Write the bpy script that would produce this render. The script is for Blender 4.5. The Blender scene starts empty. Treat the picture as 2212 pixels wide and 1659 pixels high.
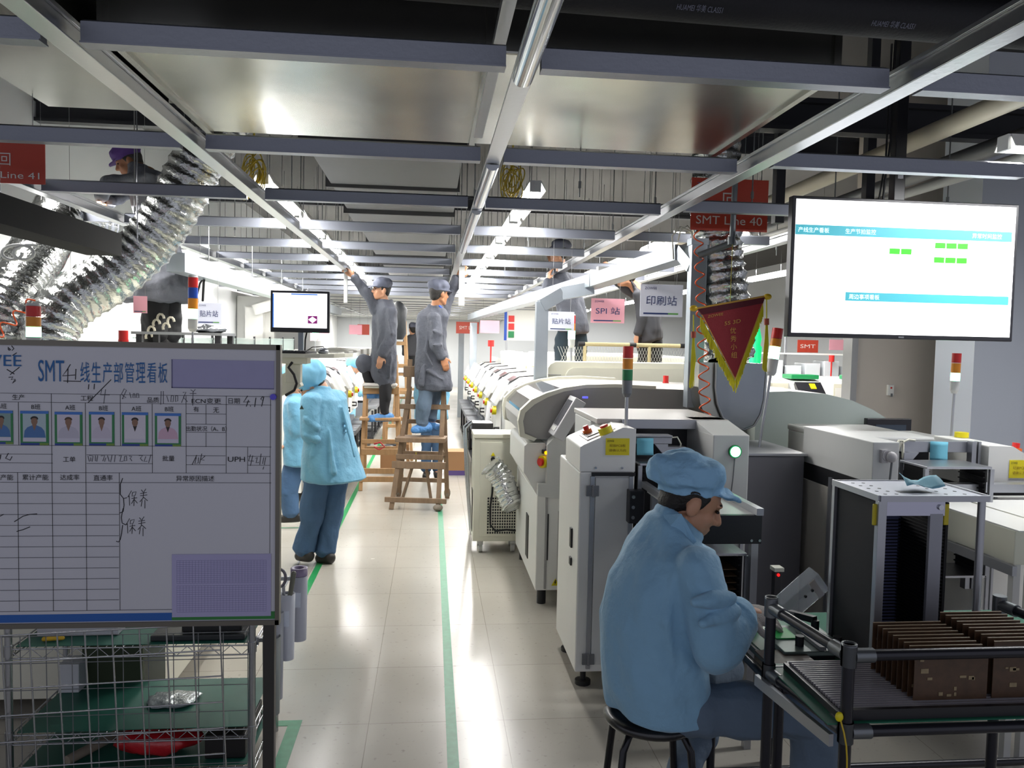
import bpy, math, random
from mathutils import Vector as V, Matrix as M, Quaternion, noise as N
random.seed(7)
sc = bpy.context.scene
COL = sc.collection
PI = math.pi
# ---------------------------------------------------------------- camera
FPX, CX, CY, H0 = 1700.0, 1106.0, 829.5, 1.7
Yc = V(((932-CX)/FPX, (735-CY)/FPX, 1)).normalized()
_h = V((1, .021, 0))
Xc = (_h - _h.dot(Yc)*Yc).normalized()
Zc = Xc.cross(Yc)
if Zc.y > 0: Zc = -Zc
cam = bpy.data.objects.new('camera', bpy.data.cameras.new('camera'))
COL.objects.link(cam)
cam.data.sensor_fit = 'HORIZONTAL'; cam.data.sensor_width = 36
cam.data.lens = 36*FPX/2212; cam.data.clip_end = 200; cam.data.clip_start = .05
_r = V((Xc.x, Yc.x, Zc.x)); _u = -V((Xc.y, Yc.y, Zc.y)); _b = -V((Xc.z, Yc.z, Zc.z))
cam.matrix_world = M(((_r.x, _u.x, _b.x, 0), (_r.y, _u.y, _b.y, 0), (_r.z, _u.z, _b.z, H0), (0, 0, 0, 1)))
sc.camera = cam
def at(px, py, X=None, Y=None, Z=None):
    d = V(((px-CX)/FPX, (py-CY)/FPX, 1)); r = V((d.dot(Xc), d.dot(Yc), d.dot(Zc)))
    t = X/r.x if X is not None else (Y/r.y if Y is not None else (Z-H0)/r.z)
    return V((0, 0, H0)) + r*t
# ---------------------------------------------------------------- view, world, lamps, fill lights
sc.view_settings.view_transform = 'Standard'; sc.view_settings.look = 'None'
sc.view_settings.gamma = 1; sc.view_settings.use_curve_mapping = False
sc.view_settings.exposure = 0.0
w = bpy.data.worlds.new('world'); sc.world = w; w.use_nodes = True
w.node_tree.nodes['Background'].inputs[0].default_value = (.66, .68, .79, 1)
w.node_tree.nodes['Background'].inputs[1].default_value = .74
sc.cycles.max_bounces = 7; sc.cycles.diffuse_bounces = 3; sc.cycles.glossy_bounces = 4
sc.cycles.transmission_bounces = 5; sc.cycles.transparent_max_bounces = 8
sc.cycles.sample_clamp_indirect = 6; sc.cycles.caustics_reflective = False; sc.cycles.caustics_refractive = False
def area_light(loc, sx, sy, power, col=(1, .98, .95), down=True, rot=None):
    l = bpy.data.lights.new('lamp_or_fill_light', 'AREA'); l.shape = 'RECTANGLE'; l.size = sx; l.size_y = sy
    l.energy = power; l.color = col
    o = bpy.data.objects.new('lamp_or_fill_light', l); COL.objects.link(o); o.location = loc
    if rot: o.rotation_euler = rot
    return o
# long rows of strip lamps over the lines and the aisle (their fixtures are built below)
AISLE_L = (-1.03, 2.66); AISLE_R = (.62, 2.66)
for x in (-1.03, .62):
    for y in (6.2, 9.0, 12.0, 15.5, 19.5, 24):
        area_light((x, y, 2.60), .12, 2.6, 60 if y < 11 else 150)
for y in (7.5, 11, 15, 20):
    area_light((-2.5, y, 2.70), .2, 3.0, 100 if y < 10 else 170)
    area_light((2.2, y+.6, 2.75), .15, 3.0, 90 if y < 10 else 170)
    area_light((4.6, y+2.2, 2.8), .25, 3.0, 190)
area_light((3.4, 3.36, 2.60), 1.8, .12, 34, (.97, .98, 1))  # serves the short lamp and the unseen one added for the right wall
for x in (-2.2, .3, 3.2, 6.5): area_light((x, 26.5, 2.45 if x < 2 else 2.9), 1.2, .3, 120)  # added fill lights without fixtures, brightening the far back wall
area_light((-2.5, 5.0, 2.7), .12, 1.2, 22)  # small light over the left line, no fixture built for it
# ---------------------------------------------------------------- helpers
def lin(c):
    c /= 255.0
    return c/12.92 if c <= .04045 else ((c+.055)/1.055)**2.4
def rgb(h):
    h = h.lstrip('#'); return tuple(lin(int(h[i:i+2], 16)) for i in (0, 2, 4))
MATS = {}
def mat(name, col='#888888', rough=.5, metal=0., var=0., vs=6., bump=0., bs=40., emit=None, es=0., alpha=1., trans=0., stretch=None, coat=0., sheen=0.):
    if name in MATS: return MATS[name]
    m = bpy.data.materials.new(name); m.use_nodes = True; MATS[name] = m
    nt = m.node_tree; b = nt.nodes['Principled BSDF']; I = b.inputs
    c = rgb(col) if isinstance(col, str) else col
    I['Base Color'].default_value = (*c, 1); I['Roughness'].default_value = rough; I['Metallic'].default_value = metal
    if coat: I['Coat Weight'].default_value = coat; I['Coat Roughness'].default_value = .15
    if sheen: I['Sheen Weight'].default_value = sheen
    if alpha < 1: I['Alpha'].default_value = alpha
    if trans: I['Transmission Weight'].default_value = trans
    if emit:
        e = rgb(emit) if isinstance(emit, str) else emit
        I['Emission Color'].default_value = (*e, 1); I['Emission Strength'].default_value = es
    if var or bump:
        tc = nt.nodes.new('ShaderNodeTexCoord'); src = tc.outputs['Object']
        if stretch:
            mp = nt.nodes.new('ShaderNodeMapping'); mp.inputs['Scale'].default_value = stretch
            nt.links.new(src, mp.inputs[0]); src = mp.outputs[0]
    if var:
        n = nt.nodes.new('ShaderNodeTexNoise'); n.inputs['Scale'].default_value = vs; n.inputs['Detail'].default_value = 5
        nt.links.new(src, n.inputs['Vector'])
        mx = nt.nodes.new('ShaderNodeMix'); mx.data_type = 'RGBA'
        mx.inputs[6].default_value = (*[max(0, v*(1-var)) for v in c], 1); mx.inputs[7].default_value = (*[min(1, v*(1+var)) for v in c], 1)
        nt.links.new(n.outputs[0], mx.inputs[0]); nt.links.new(mx.outputs[2], I['Base Color'])
    if bump:
        n2 = nt.nodes.new('ShaderNodeTexNoise'); n2.inputs['Scale'].default_value = bs; n2.inputs['Detail'].default_value = 4
        nt.links.new(src, n2.inputs['Vector'])
        bp = nt.nodes.new('ShaderNodeBump'); bp.inputs['Strength'].default_value = bump; bp.inputs['Distance'].default_value = .02
        nt.links.new(n2.outputs[0], bp.inputs['Height']); nt.links.new(bp.outputs[0], I['Normal'])
    return m
def frame(d):
    d = V(d).normalized(); a = V((0, 0, 1)) if abs(d.z) < .9 else V((1, 0, 0))
    u = d.cross(a).normalized(); return u, d.cross(u).normalized()
class MB:
    def __init__(s): s.v = []; s.f = []; s.sm = []; s.mi = []; s.m = 0
    def add(s, vs, fs, smooth=False):
        o = len(s.v); s.v += [V(p) for p in vs]
        for f in fs: s.f.append([i+o for i in f]); s.sm.append(smooth); s.mi.append(s.m)
        return s
    def bx(s, x0, x1, y0, y1, z0, z1, rz=0, piv=None):
        vs = [V((x, y, z)) for x in (x0, x1) for y in (y0, y1) for z in (z0, z1)]
        if rz:
            p = V(piv) if piv else V(((x0+x1)/2, (y0+y1)/2, 0)); p.z = 0; R = M.Rotation(rz, 3, 'Z'); vs = [R @ (q-p)+p for q in vs]
        return s.add(vs, [(0, 1, 3, 2), (4, 6, 7, 5), (0, 4, 5, 1), (2, 3, 7, 6), (0, 2, 6, 4), (1, 5, 7, 3)])
    def obx(s, c, sx, sy, sz, R):
        c = V(c); vs = [c + R @ V((x*sx/2, y*sy/2, z*sz/2)) for x in (-1, 1) for y in (-1, 1) for z in (-1, 1)]
        return s.add(vs, [(0, 1, 3, 2), (4, 6, 7, 5), (0, 4, 5, 1), (2, 3, 7, 6), (0, 2, 6, 4), (1, 5, 7, 3)])
    def bar(s, p0, p1, w, h=None, up=(0, 0, 1)):
        h = h or w; p0 = V(p0); p1 = V(p1); d = (p1-p0); L = d.length; d = d/L
        u = V(up)
        if abs(d.dot(u)) > .99: u = V((0, 1, 0))
        x = d.cross(u).normalized(); z = x.cross(d)
        R = M((x, d, z)).transposed(); return s.obx((p0+p1)/2, w, L, h, R)
    def cyl(s, p0, p1, r0, r1=None, n=12, caps=True):
        r1 = r0 if r1 is None else r1; p0 = V(p0); p1 = V(p1); u, w_ = frame(p1-p0); vs = []
        for p, r in ((p0, r0), (p1, r1)):
            for i in range(n):
                a = 2*PI*i/n; vs.append(p + r*(math.cos(a)*u + math.sin(a)*w_))
        s.add(vs, [(i, (i+1) % n, n+(i+1) % n, n+i) for i in range(n)], True)
        if caps: s.add(vs, [tuple(range(n))[::-1], tuple(range(n, 2*n))])
        return s
    def tube(s, pts, r, n=8, closed=False):
        pts = [V(p) for p in pts]; k = len(pts); rs = r if isinstance(r, (list, tuple)) else [r]*k; vs = []; u = None
        for i, p in enumerate(pts):
            d = (pts[(i+1) % k]-pts[i-1]) if closed else (pts[min(i+1, k-1)]-pts[max(i-1, 0)])
            if d.length < 1e-9: d = V((0, 0, 1))
            d.normalize()
            if u is None: u, _ = frame(d)
            else:
                u = u - u.dot(d)*d
                if u.length < 1e-6: u, _ = frame(d)
                u.normalize()
            w_ = d.cross(u)
            for j in range(n):
                a = 2*PI*j/n; vs.append(p + rs[i]*(math.cos(a)*u + math.sin(a)*w_))
        fs = []
        for i in range(k if closed else k-1):
            a = i*n; b = ((i+1) % k)*n
            fs += [(a+j, a+(j+1) % n, b+(j+1) % n, b+j) for j in range(n)]
        s.add(vs, fs, True)
        if not closed: s.add(vs[:n], [tuple(range(n))[::-1]]); s.add(vs[-n:], [tuple(range(n))])
        return s
    def prism(s, poly, axis, a0, a1, smooth=False):
        # poly: 2D points in the plane of the other two axes (x->(y,z), y->(x,z), z->(x,y))
        def mk(p, a): return V((a, p[0], p[1])) if axis == 'x' else (V((p[0], a, p[1])) if axis == 'y' else V((p[0], p[1], a)))
        n = len(poly); vs = [mk(p, a0) for p in poly]+[mk(p, a1) for p in poly]
        s.add(vs, [tuple(range(n))[::-1], tuple(range(n, 2*n))])
        return s.add(vs, [(i, (i+1) % n, n+(i+1) % n, n+i) for i in range(n)], smooth)
    def ell(s, c, r, n=12, R=None):
        c = V(c); r = V((r, r, r)) if isinstance(r, (int, float)) else V(r); R = R or M.Identity(3); m = max(6, n//2+1); vs = []
        for i in range(1, m):
            t = PI*i/m
            for j in range(n):
                a = 2*PI*j/n; vs.append(c + R @ V((r.x*math.sin(t)*math.cos(a), r.y*math.sin(t)*math.sin(a), r.z*math.cos(t))))
        top = len(vs); vs += [c + R @ V((0, 0, r.z)), c - R @ V((0, 0, r.z))]; fs = []
        for i in range(m-2):
            fs += [(i*n+j, (i+1)*n+j, (i+1)*n+(j+1) % n, i*n+(j+1) % n) for j in range(n)]
        fs += [(top, j, (j+1) % n) for j in range(n)]; b = (m-2)*n
        fs += [(top+1, b+(j+1) % n, b+j) for j in range(n)]
        return s.add(vs, fs, True)
    def lathe(s, prof, base, axis=(0, 0, 1), n=16, caps=True):
        base = V(base); ax = V(axis).normalized(); u, w_ = frame(ax); vs = []; k = len(prof)
        for r, h in prof:
            for j in range(n):
                a = 2*PI*j/n; vs.append(base + ax*h + r*(math.cos(a)*u + math.sin(a)*w_))
        s.add(vs, [(i*n+j, i*n+(j+1) % n, (i+1)*n+(j+1) % n, (i+1)*n+j) for i in range(k-1) for j in range(n)], True)
        if caps: s.add(vs[:n], [tuple(range(n))]); s.add(vs[-n:], [tuple(range(n))])
        return s
    def loft(s, rings, n=20, caps=True):
        # ring: (centre, u_axis*ru, w_axis*rw)
        vs = []
        for c, u, w_ in rings:
            c = V(c); u = V(u); w_ = V(w_)
            vs += [c + math.cos(2*PI*j/n)*u + math.sin(2*PI*j/n)*w_ for j in range(n)]
        k = len(rings)
        s.add(vs, [(i*n+j, i*n+(j+1) % n, (i+1)*n+(j+1) % n, (i+1)*n+j) for i in range(k-1) for j in range(n)], True)
        if caps: s.add(vs[:n], [tuple(range(n))], True); s.add(vs[-n:], [tuple(range(n))], True)
        return s
    def cap(s, p0, r0, p1, r1, n=12):
        # tapered capsule (closed)
        p0 = V(p0); p1 = V(p1); d = p1-p0; L = d.length
        if L < 1e-6: return s.ell(p0, max(r0, r1), n)
        d /= L; prof = []
        for i in range(4): a = -PI/2 + PI/2*i/4; prof.append((max(1e-4, r0*math.cos(a)), r0*math.sin(a)))
        for i in range(5): a = PI/2*i/4; prof.append((max(1e-4, r1*math.cos(a)), L + r1*math.sin(a)))
        return s.lathe(prof, p0, d, n)
    def quad(s, a, b, c, d): return s.add([a, b, c, d], [(0, 1, 2, 3)])
    def mesh(s, name):
        me = bpy.data.meshes.new(name); me.from_pydata([tuple(p) for p in s.v], [], s.f)
        me.polygons.foreach_set('use_smooth', s.sm); me.polygons.foreach_set('material_index', s.mi); me.update()
        return me
def finish(o, mats, parent=None, bevel=0, smooth_angle=None):
    for m_ in (mats if isinstance(mats, (list, tuple)) else [mats]): o.data.materials.append(m_)
    COL.objects.link(o)
    if parent is not None: adopt(o, parent)
    if bevel:
        b = o.modifiers.new('bevel', 'BEVEL'); b.width = bevel; b.segments = 2; b.limit_method = 'ANGLE'; b.angle_limit = .7
    return o
WLOC = {}
def adopt(o, parent):
    o.parent = parent; o.matrix_parent_inverse = M.Translation(-WLOC.get(parent.name, V((0, 0, 0))))
def part(name, mb, mats, parent=None, bevel=0, kind=None, label=None):
    o = bpy.data.objects.new(name, mb.mesh(name)); finish(o, mats, parent, bevel)
    if kind: o['kind'] = kind
    if label: o['label'] = label
    return o
def fixn(o):
    import bmesh
    bm = bmesh.new(); bm.from_mesh(o.data); bmesh.ops.recalc_face_normals(bm, faces=bm.faces); bm.to_mesh(o.data); bm.free(); return o
def tag(o, label, cat, group=None, kind=None):
    if label: o['label'] = label
    if cat: o['category'] = cat
    if group: o['group'] = group
    if kind: o['kind'] = kind
    return o
def thing(name, label, cat, loc=(0, 0, 0), group=None):
    o = bpy.data.objects.new(name, None); COL.objects.link(o); o.location = loc; o.empty_display_size = .05
    WLOC[o.name] = V(loc); return tag(o, label, cat, group)
def solo(name, mb, mats, label, cat, group=None, bevel=0, kind=None):
    return tag(part(name, mb, mats, None, bevel), label, cat, group, kind)
def struct(name, mb, mats, bevel=0): return tag(part(name, mb, mats, None, bevel), None, None, None, 'structure')
def copy_tree(root, delta, label=None, group=None, rz=0):
    def rec(o, p):
        c = o.copy(); COL.objects.link(c)
        if p is not None: inv = o.matrix_parent_inverse.copy(); c.parent = p; c.matrix_parent_inverse = inv
        for ch in [x for x in COL.objects if x.parent == o]: rec(ch, c)
        return c
    c = rec(root, None); c.location = root.location + V(delta); c.rotation_euler.z += rz
    if label: c['label'] = label
    if group: c['group'] = group
    return c
FONTM = {}
def text(s, h, loc, xd, up, m, parent, width=None, align='CENTER', name='lettering', bold=0, off=.0015, th=.0006):
    """lettering of cap height about h, laid on a surface; xd / up span the surface"""
    key = s
    if key not in FONTM:
        cu = bpy.data.curves.new('txt', 'FONT'); cu.body = s; cu.size = 1; cu.align_x = 'CENTER'; cu.align_y = 'CENTER'; cu.resolution_u = 3
        cu.offset = bold
        o = bpy.data.objects.new('txt', cu); COL.objects.link(o)
        me = bpy.data.meshes.new_from_object(o.evaluated_get(bpy.context.evaluated_depsgraph_get()))
        bpy.data.objects.remove(o); FONTM[key] = me
    me = FONTM[key].copy(); me.name = name; me.materials.clear()
    xs = [v.co.x for v in me.vertices]; ys = [v.co.y for v in me.vertices]
    if not xs: return None
    x0, x1, y0, y1 = min(xs), max(xs), min(ys), max(ys); sy = h/max(.001, (y1-y0)); sx = (width/(x1-x0)) if width else sy
    xd = V(xd).normalized(); up = V(up).normalized(); nn = xd.cross(up); loc = V(loc) + nn*off
    ax = {'CENTER': (x0+x1)/2, 'LEFT': x0, 'RIGHT': x1}[align]; ym = (y0+y1)/2
    for v in me.vertices: v.co = loc + xd*((v.co.x-ax)*sx) + up*((v.co.y-ym)*sy)
    o = bpy.data.objects.new(name, me); finish(o, m, parent); return o
# ---------------------------------------------------------------- common materials
white = mat('white enamel', '#e6e6e2', .35, var=.03)
cream = mat('cream enamel', '#dedccb', .4, var=.04)
pale = mat('pale grey enamel', '#c9cac8', .4, var=.04)
green_white = mat('pale green grey enamel', '#c8d2cc', .4, var=.03)
greyp = mat('mid grey enamel', '#9b9a99', .45, var=.04)
dkgrey = mat('dark grey enamel', '#55585f', .5, var=.06)
black = mat('black plastic', '#131316', .45)
blackm = mat('black painted metal', '#1b1b20', .35)
alu = mat('brushed aluminium', '#b9babf', .34, 1., bump=.08, bs=60, stretch=(1, .05, 1))
alud = mat('aluminium profile', '#a9abb0', .4, .85)
galv = mat('galvanised sheet', '#a9a9a2', .27, 1., var=.14, vs=5, bump=.05, bs=9)
chrome = mat('chromed wire', '#b4b6ba', .25, 1.)
screen_w = mat('lit white screen', '#ffffff', .3, emit='#ffffff', es=1.5)
ink = mat('black ink', '#15151a', .7)
blue_ink = mat('blue print', '#1d5f9c', .6)
navy = mat('navy print', '#1c2f63', .6)
redl = mat('red plastic', '#c81f1c', .35); amber = mat('amber plastic', '#dc8a12', .35)
greenl = mat('green plastic', '#0f7a45', .35); bluel = mat('blue plastic', '#1749b0', .35)
glow_g = mat('lit green lamp', '#d8ffe8', .3, emit=(.25, 1.0, .55), es=7)
yellow = mat('yellow plastic', '#d8c80f', .4)
wood = mat('worn wood', '#b08a60', .65, var=.25, vs=9, bump=.2, bs=30, stretch=(3, 3, .5))
wood_d = mat('old grey wood', '#7d6650', .7, var=.3, vs=9, bump=.2, bs=30, stretch=(3, 3, .5))
steel = mat('painted grey steel', '#74767a', .45, .3)
ZX, ZU = (1, 0, 0), (0, 0, 1)
# ---------------------------------------------------------------- setting
def floor_mat():
    m = bpy.data.materials.new('worn vinyl floor'); m.use_nodes = True; nt = m.node_tree; b = nt.nodes['Principled BSDF']
    tc = nt.nodes.new('ShaderNodeTexCoord'); L = nt.links.new
    n = nt.nodes.new('ShaderNodeTexNoise'); n.inputs['Scale'].default_value = 1.1; n.inputs['Detail'].default_value = 6; L(tc.outputs['Object'], n.inputs[0])
    n2 = nt.nodes.new('ShaderNodeTexNoise'); n2.inputs['Scale'].default_value = 38; n2.inputs['Detail'].default_value = 8; L(tc.outputs['Object'], n2.inputs[0])
    mx = nt.nodes.new('ShaderNodeMix'); mx.data_type = 'RGBA'; mx.inputs[6].default_value = (*rgb('#a9a49a'), 1); mx.inputs[7].default_value = (*rgb('#c0bbb0'), 1); L(n.outputs[0], mx.inputs[0])
    r = nt.nodes.new('ShaderNodeValToRGB'); r.color_ramp.elements[0].position = .24; r.color_ramp.elements[0].color = (.45, .44, .42, 1); r.color_ramp.elements[1].position = .38; r.color_ramp.elements[1].color = (1, 1, 1, 1); L(n2.outputs[0], r.inputs[0])
    mu = nt.nodes.new('ShaderNodeMix'); mu.data_type = 'RGBA'; mu.blend_type = 'MULTIPLY'; mu.inputs[0].default_value = .5; L(mx.outputs[2], mu.inputs[6]); L(r.outputs[0], mu.inputs[7])
    br = nt.nodes.new('ShaderNodeTexBrick'); br.offset = 0; br.inputs['Scale'].default_value = 1; br.inputs['Brick Width'].default_value = .6; br.inputs['Row Height'].default_value = .6
    br.inputs['Mortar Size'].default_value = .0016; br.inputs['Mortar Smooth'].default_value = .3; br.inputs['Color1'].default_value = (1, 1, 1, 1); br.inputs['Color2'].default_value = (.96, .96, .96, 1); br.inputs['Mortar'].default_value = (.5, .49, .47, 1)
    mp = nt.nodes.new('ShaderNodeMapping'); mp.inputs['Location'].default_value = (.25, .16, 0); L(tc.outputs['Object'], mp.inputs[0]); L(mp.outputs[0], br.inputs[0])
    m2 = nt.nodes.new('ShaderNodeMix'); m2.data_type = 'RGBA'; m2.blend_type = 'MULTIPLY'; m2.inputs[0].default_value = 1; L(mu.outputs[2], m2.inputs[6]); L(br.outputs[0], m2.inputs[7]); L(m2.outputs[2], b.inputs['Base Color'])
    rr = nt.nodes.new('ShaderNodeMapRange'); rr.inputs[3].default_value = .12; rr.inputs[4].default_value = .34; L(n.outputs[0], rr.inputs[0]); L(rr.outputs[0], b.inputs['Roughness'])
    n3 = nt.nodes.new('ShaderNodeTexNoise'); n3.inputs['Scale'].default_value = 1.7; L(tc.outputs['Object'], n3.inputs[0])
    bp = nt.nodes.new('ShaderNodeBump'); bp.inputs['Strength'].default_value = .06; bp.inputs['Distance'].default_value = .05; L(n3.outputs[0], bp.inputs['Height']); L(bp.outputs[0], b.inputs['Normal'])
    return m
struct('floor', MB().bx(-9, 11, -1.5, 31, -.1, 0), floor_mat())
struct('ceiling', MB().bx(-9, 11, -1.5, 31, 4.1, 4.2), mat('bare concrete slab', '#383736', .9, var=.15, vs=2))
wallm = mat('grey white painted wall', '#c2c6ca', .6, var=.03, vs=1)
struct('wall_back', MB().bx(-9, 11, 29, 29.15, 0, 4.1), wallm)
struct('wall_left', MB().bx(-3.5, -3.4, 3.0, 29, 0, 4.1), mat('white panel wall', '#e9ebec', .45, var=.02, vs=1))
struct('wall_right', MB().bx(3.96, 7.0, 7.0, 7.12, 0, 4.1), mat('beige grey partition', '#cdc4ba', .6, var=.03, vs=1))
struct('wall_far_right', MB().bx(9.9, 10, 7.0, 29, 0, 4.1), wallm)
struct('trim_1', MB().bx(4.40, 4.85, 6.0, 6.5, 0, 4.1).bx(4.85, 8.5, 6.1, 6.2, 0, 4.1), mat('blue grey painted column', '#c3c9d4', .6, var=.03, vs=1))
struct('trim_2', MB().bx(3.90, 3.96, 6.98, 7.14, 0, 2.46), mat('grey door jamb', '#a4a4a6', .5))
# closed ceiling panels far down the aisle
MP = mat('white coated ceiling panel', '#dcdcd6', .28, var=.04, vs=.6)
k = 0
for i in range(13):
    for j, (x0, x1) in enumerate(((-3.34, -2.16), (-2.16, -.98), (-.98, .25), (.25, 1.38), (1.38, 2.56))):
        y0 = 13.85+1.16*i
        struct('ceiling_panel', MB().bx(x0+.03, x1-.03, y0+.03, y0+1.13, 2.475, 2.49), MP)
# floor tape
tapem = mat('green floor tape', '#1f8a4c', .4, var=.1, vs=20)
taped = mat('worn green floor tape', '#3f8a66', .45, var=.25, vs=30)
solo('floor_tape', MB().bx(.09, .137, 2.0, 24, 0, .0015), taped, 'long green floor tape line running under the front ladder along the aisle', 'floor tape')
solo('floor_tape', MB().bx(-.835, -.79, 4.2, 24, 0, .0015), tapem, 'long green floor tape line beside the standing worker in blue', 'floor tape')
t = MB().bx(-.95, -.545, 3.44, 3.49, 0, .0015).bx(-.60, -.545, 2.0, 3.44, 0, .0015)
solo('floor_tape', t, taped, 'green floor tape corner beside the foot of the whiteboard stand', 'floor tape')
t = MB().bx(-1.7, -1.15, 7.10, 7.13, 0, .0015)
solo('floor_tape', t, taped, 'short green floor tape strip by the sandals behind the standing worker', 'floor tape')
# ---------------------------------------------------------------- ceiling grid
GZ = 2.463
GM = mat('aluminium grid channel', '#8b8f9a', .38, .4, bump=.04, bs=80)
GL = mat('bright aluminium runner', '#b4b6ba', .3, .9, bump=.03, bs=50)
def runner(x, y0, y1, label, m=GL):
    b = MB().bx(x-.032, x+.032, y0, y1, GZ, GZ+.006).bx(x-.016, x+.016, y0, y1, GZ+.006, GZ+.07)
    b.bx(x-.026, x-.016, y0, y1, GZ+.055, GZ+.07).bx(x+.016, x+.026, y0, y1, GZ+.055, GZ+.07)
    return solo('ceiling_runner', b, m, label, 'ceiling rail', bevel=.002)
runner(-2.16, 3.6, 29, 'main ceiling rail furthest left, above the foil hose')
runner(-.98, 1.2, 29, 'main ceiling rail left of the aisle, running back to the reaching hand in grey')
runner(1.38, 1.2, 29, 'main ceiling rail right of the aisle, passing in front of the large screen')
runner(2.56, 4.2, 29, 'main ceiling rail furthest right, behind the large screen')
# centre rail with its rounded clip-on cover
b = MB().bx(.218, .282, 1.2, 29, GZ, GZ+.006).bx(.235, .265, 1.2, 29, GZ+.006, GZ+.07)
cr = solo('ceiling_runner', b, GL, 'main ceiling rail along the middle of the aisle with rounded covers', 'ceiling rail', bevel=.002)
for y0, y1 in ((1.2, 2.30), (3.42, 4.40), (4.62, 6.7)):
    c = MB(); pr = [(.25+.03*math.cos(a), GZ-.004-.026*math.sin(a)) for a in [PI*i/10 for i in range(11)]]
    c.prism(pr, 'y', y0, y1, True); part('rail_cover', c, mat('clear rail cover', '#c6c9cd', .16, .8), cr)
solo('thin_rail', MB().bx(.185, .225, 1.2, 3.78, 2.66, 2.665).bx(.185, .19, 1.2, 3.78, 2.665, 2.69).bx(.22, .225, 1.2, 3.78, 2.665, 2.69), GL, 'thin open rail above and left of the middle ceiling rail', 'ceiling rail')
ROWS = [2.25+1.16*i for i in range(23)]
ORD = ['nearest', 'second', 'third', 'fourth', 'fifth', 'sixth', 'seventh', 'eighth', 'ninth', 'tenth', 'eleventh', 'twelfth', 'thirteenth', 'fourteenth', 'fifteenth', 'sixteenth', 'seventeenth', 'eighteenth', 'nineteenth', 'twentieth', 'twenty-first', 'twenty-second', 'twenty-third']
SPN = [(-3.34, -2.16, 'beyond the furthest left rail'), (-2.16, -.98, 'between the two left rails'), (-.98, .25, 'between the left and middle rails'), (.25, 1.38, 'between the middle and right rails'), (1.38, 2.56, 'between the two right rails')]
def crossbar(x0, x1, y):
    b = MB().bx(x0, x1, y-.026, y+.026, GZ+.001, GZ+.006).bx(x0, x1, y-.018, y+.018, GZ+.006, GZ+.060)
    b.add([(x0, y-.018, GZ+.06), (x1, y-.018, GZ+.06), (x1, y, GZ+.07), (x0, y, GZ+.07), (x0, y+.018, GZ+.06), (x1, y+.018, GZ+.06)], [(0, 1, 2, 3), (3, 2, 5, 4)], True)
    return b
for i, y in enumerate(ROWS):
    for j, (x0, x1, d) in enumerate(SPN):
        if j == 0 and i < 3: continue
        if j == 1 and i == 0: x0 = -2.9
        if j == 4 and i < 2: x1 = 2.62
        a0 = x0+.045; a1 = x1-.055
        solo('ceiling_cross_bar', crossbar(a0, a1, y-(.15 if (j == 4 and i in (1, 2)) else 0)), GM, 'grey ceiling cross bar %s, %s row from the camera' % (d, ORD[i]), 'ceiling bar', 'ceiling cross bars')
# thin hanger rods between the slab and the grid
RODM = mat('zinc hanger rod', '#77797b', .5, .5)
rod = MB().cyl((0, 0, GZ+.07), (0, 0, 4.1), .004, n=6).cyl((0, 0, GZ+.12), (0, 0, GZ+.16), .009, n=6).mesh('hanger_rod')
rod.materials.append(RODM)
k = 0
for i in range(2, 14):
    y = 2.25+1.16*i
    for x in (-2.16, -.98, .25, 1.38, 2.56):
        for dx in (0, .56):
            if dx and i % 2: continue
            if i < 3 and x < .2: continue
            if -.95 < x+dx < .30 and y < 13.5 and dx: continue
            o = bpy.data.objects.new('hanger_rod', rod); COL.objects.link(o); o.location = (x+dx+random.uniform(-.06, .06)*(dx > 0), y+random.uniform(-.1, .1)*(dx > 0), 0)
            if dx == 0: o.location = (x, y+.3, 0)
            tag(o, 'thin zinc hanger rod dropping from the slab to the ceiling grid', 'hanger rod', 'ceiling hanger rods')
# ---------------------------------------------------------------- big ducts above the grid
dk = MB().bx(-1.22, 1.60, 3.06, 4.46, 2.80, 3.13)
d = solo('supply_duct', dk, galv, 'wide galvanised air duct crossing above the nearest ceiling bars', 'air duct', bevel=.01)
for x in (-1.22, .19, 1.575): part('duct_flange', MB().bx(x, x+.03, 3.045, 4.475, 2.785, 3.145), galv, d)
dl = MB()
dl.prism([(2.5, 2.80), (2.6, 2.755), (3.95, 2.755), (4.08, 2.80), (4.1, 3.1), (2.48, 3.1)], 'x', -1.80, -1.30)
solo('branch_duct', dl, mat('dull duct sheet', '#6f6f66', .36, 1., var=.15, vs=4), 'short dull galvanised branch duct at upper left beside the wide duct', 'air duct', bevel=.05)
# long grey fabric-clad duct over the aisle
lg = mat('grey duct cladding', '#69696a', .7, var=.08, vs=3)
b = MB()
for i in range(9):
    y0 = 5.2+i*1.3; z = 2.93+.015*(i % 2)
    b.bx(-.82-.01*(i % 3), .19+.008*(i % 2), y0, y0+1.27, z, z+.42)
lgd = solo('clad_duct', b, lg, 'long grey clad duct hanging over the middle of the aisle above the grid', 'air duct', bevel=.01)
for i in range(10): part('seam_band', MB().bx(-.86, .21, 5.17+i*1.3, 5.2+i*1.3, 2.905, 3.40), mat('dark seam band', '#3a3a3c', .7), lgd)
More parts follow.
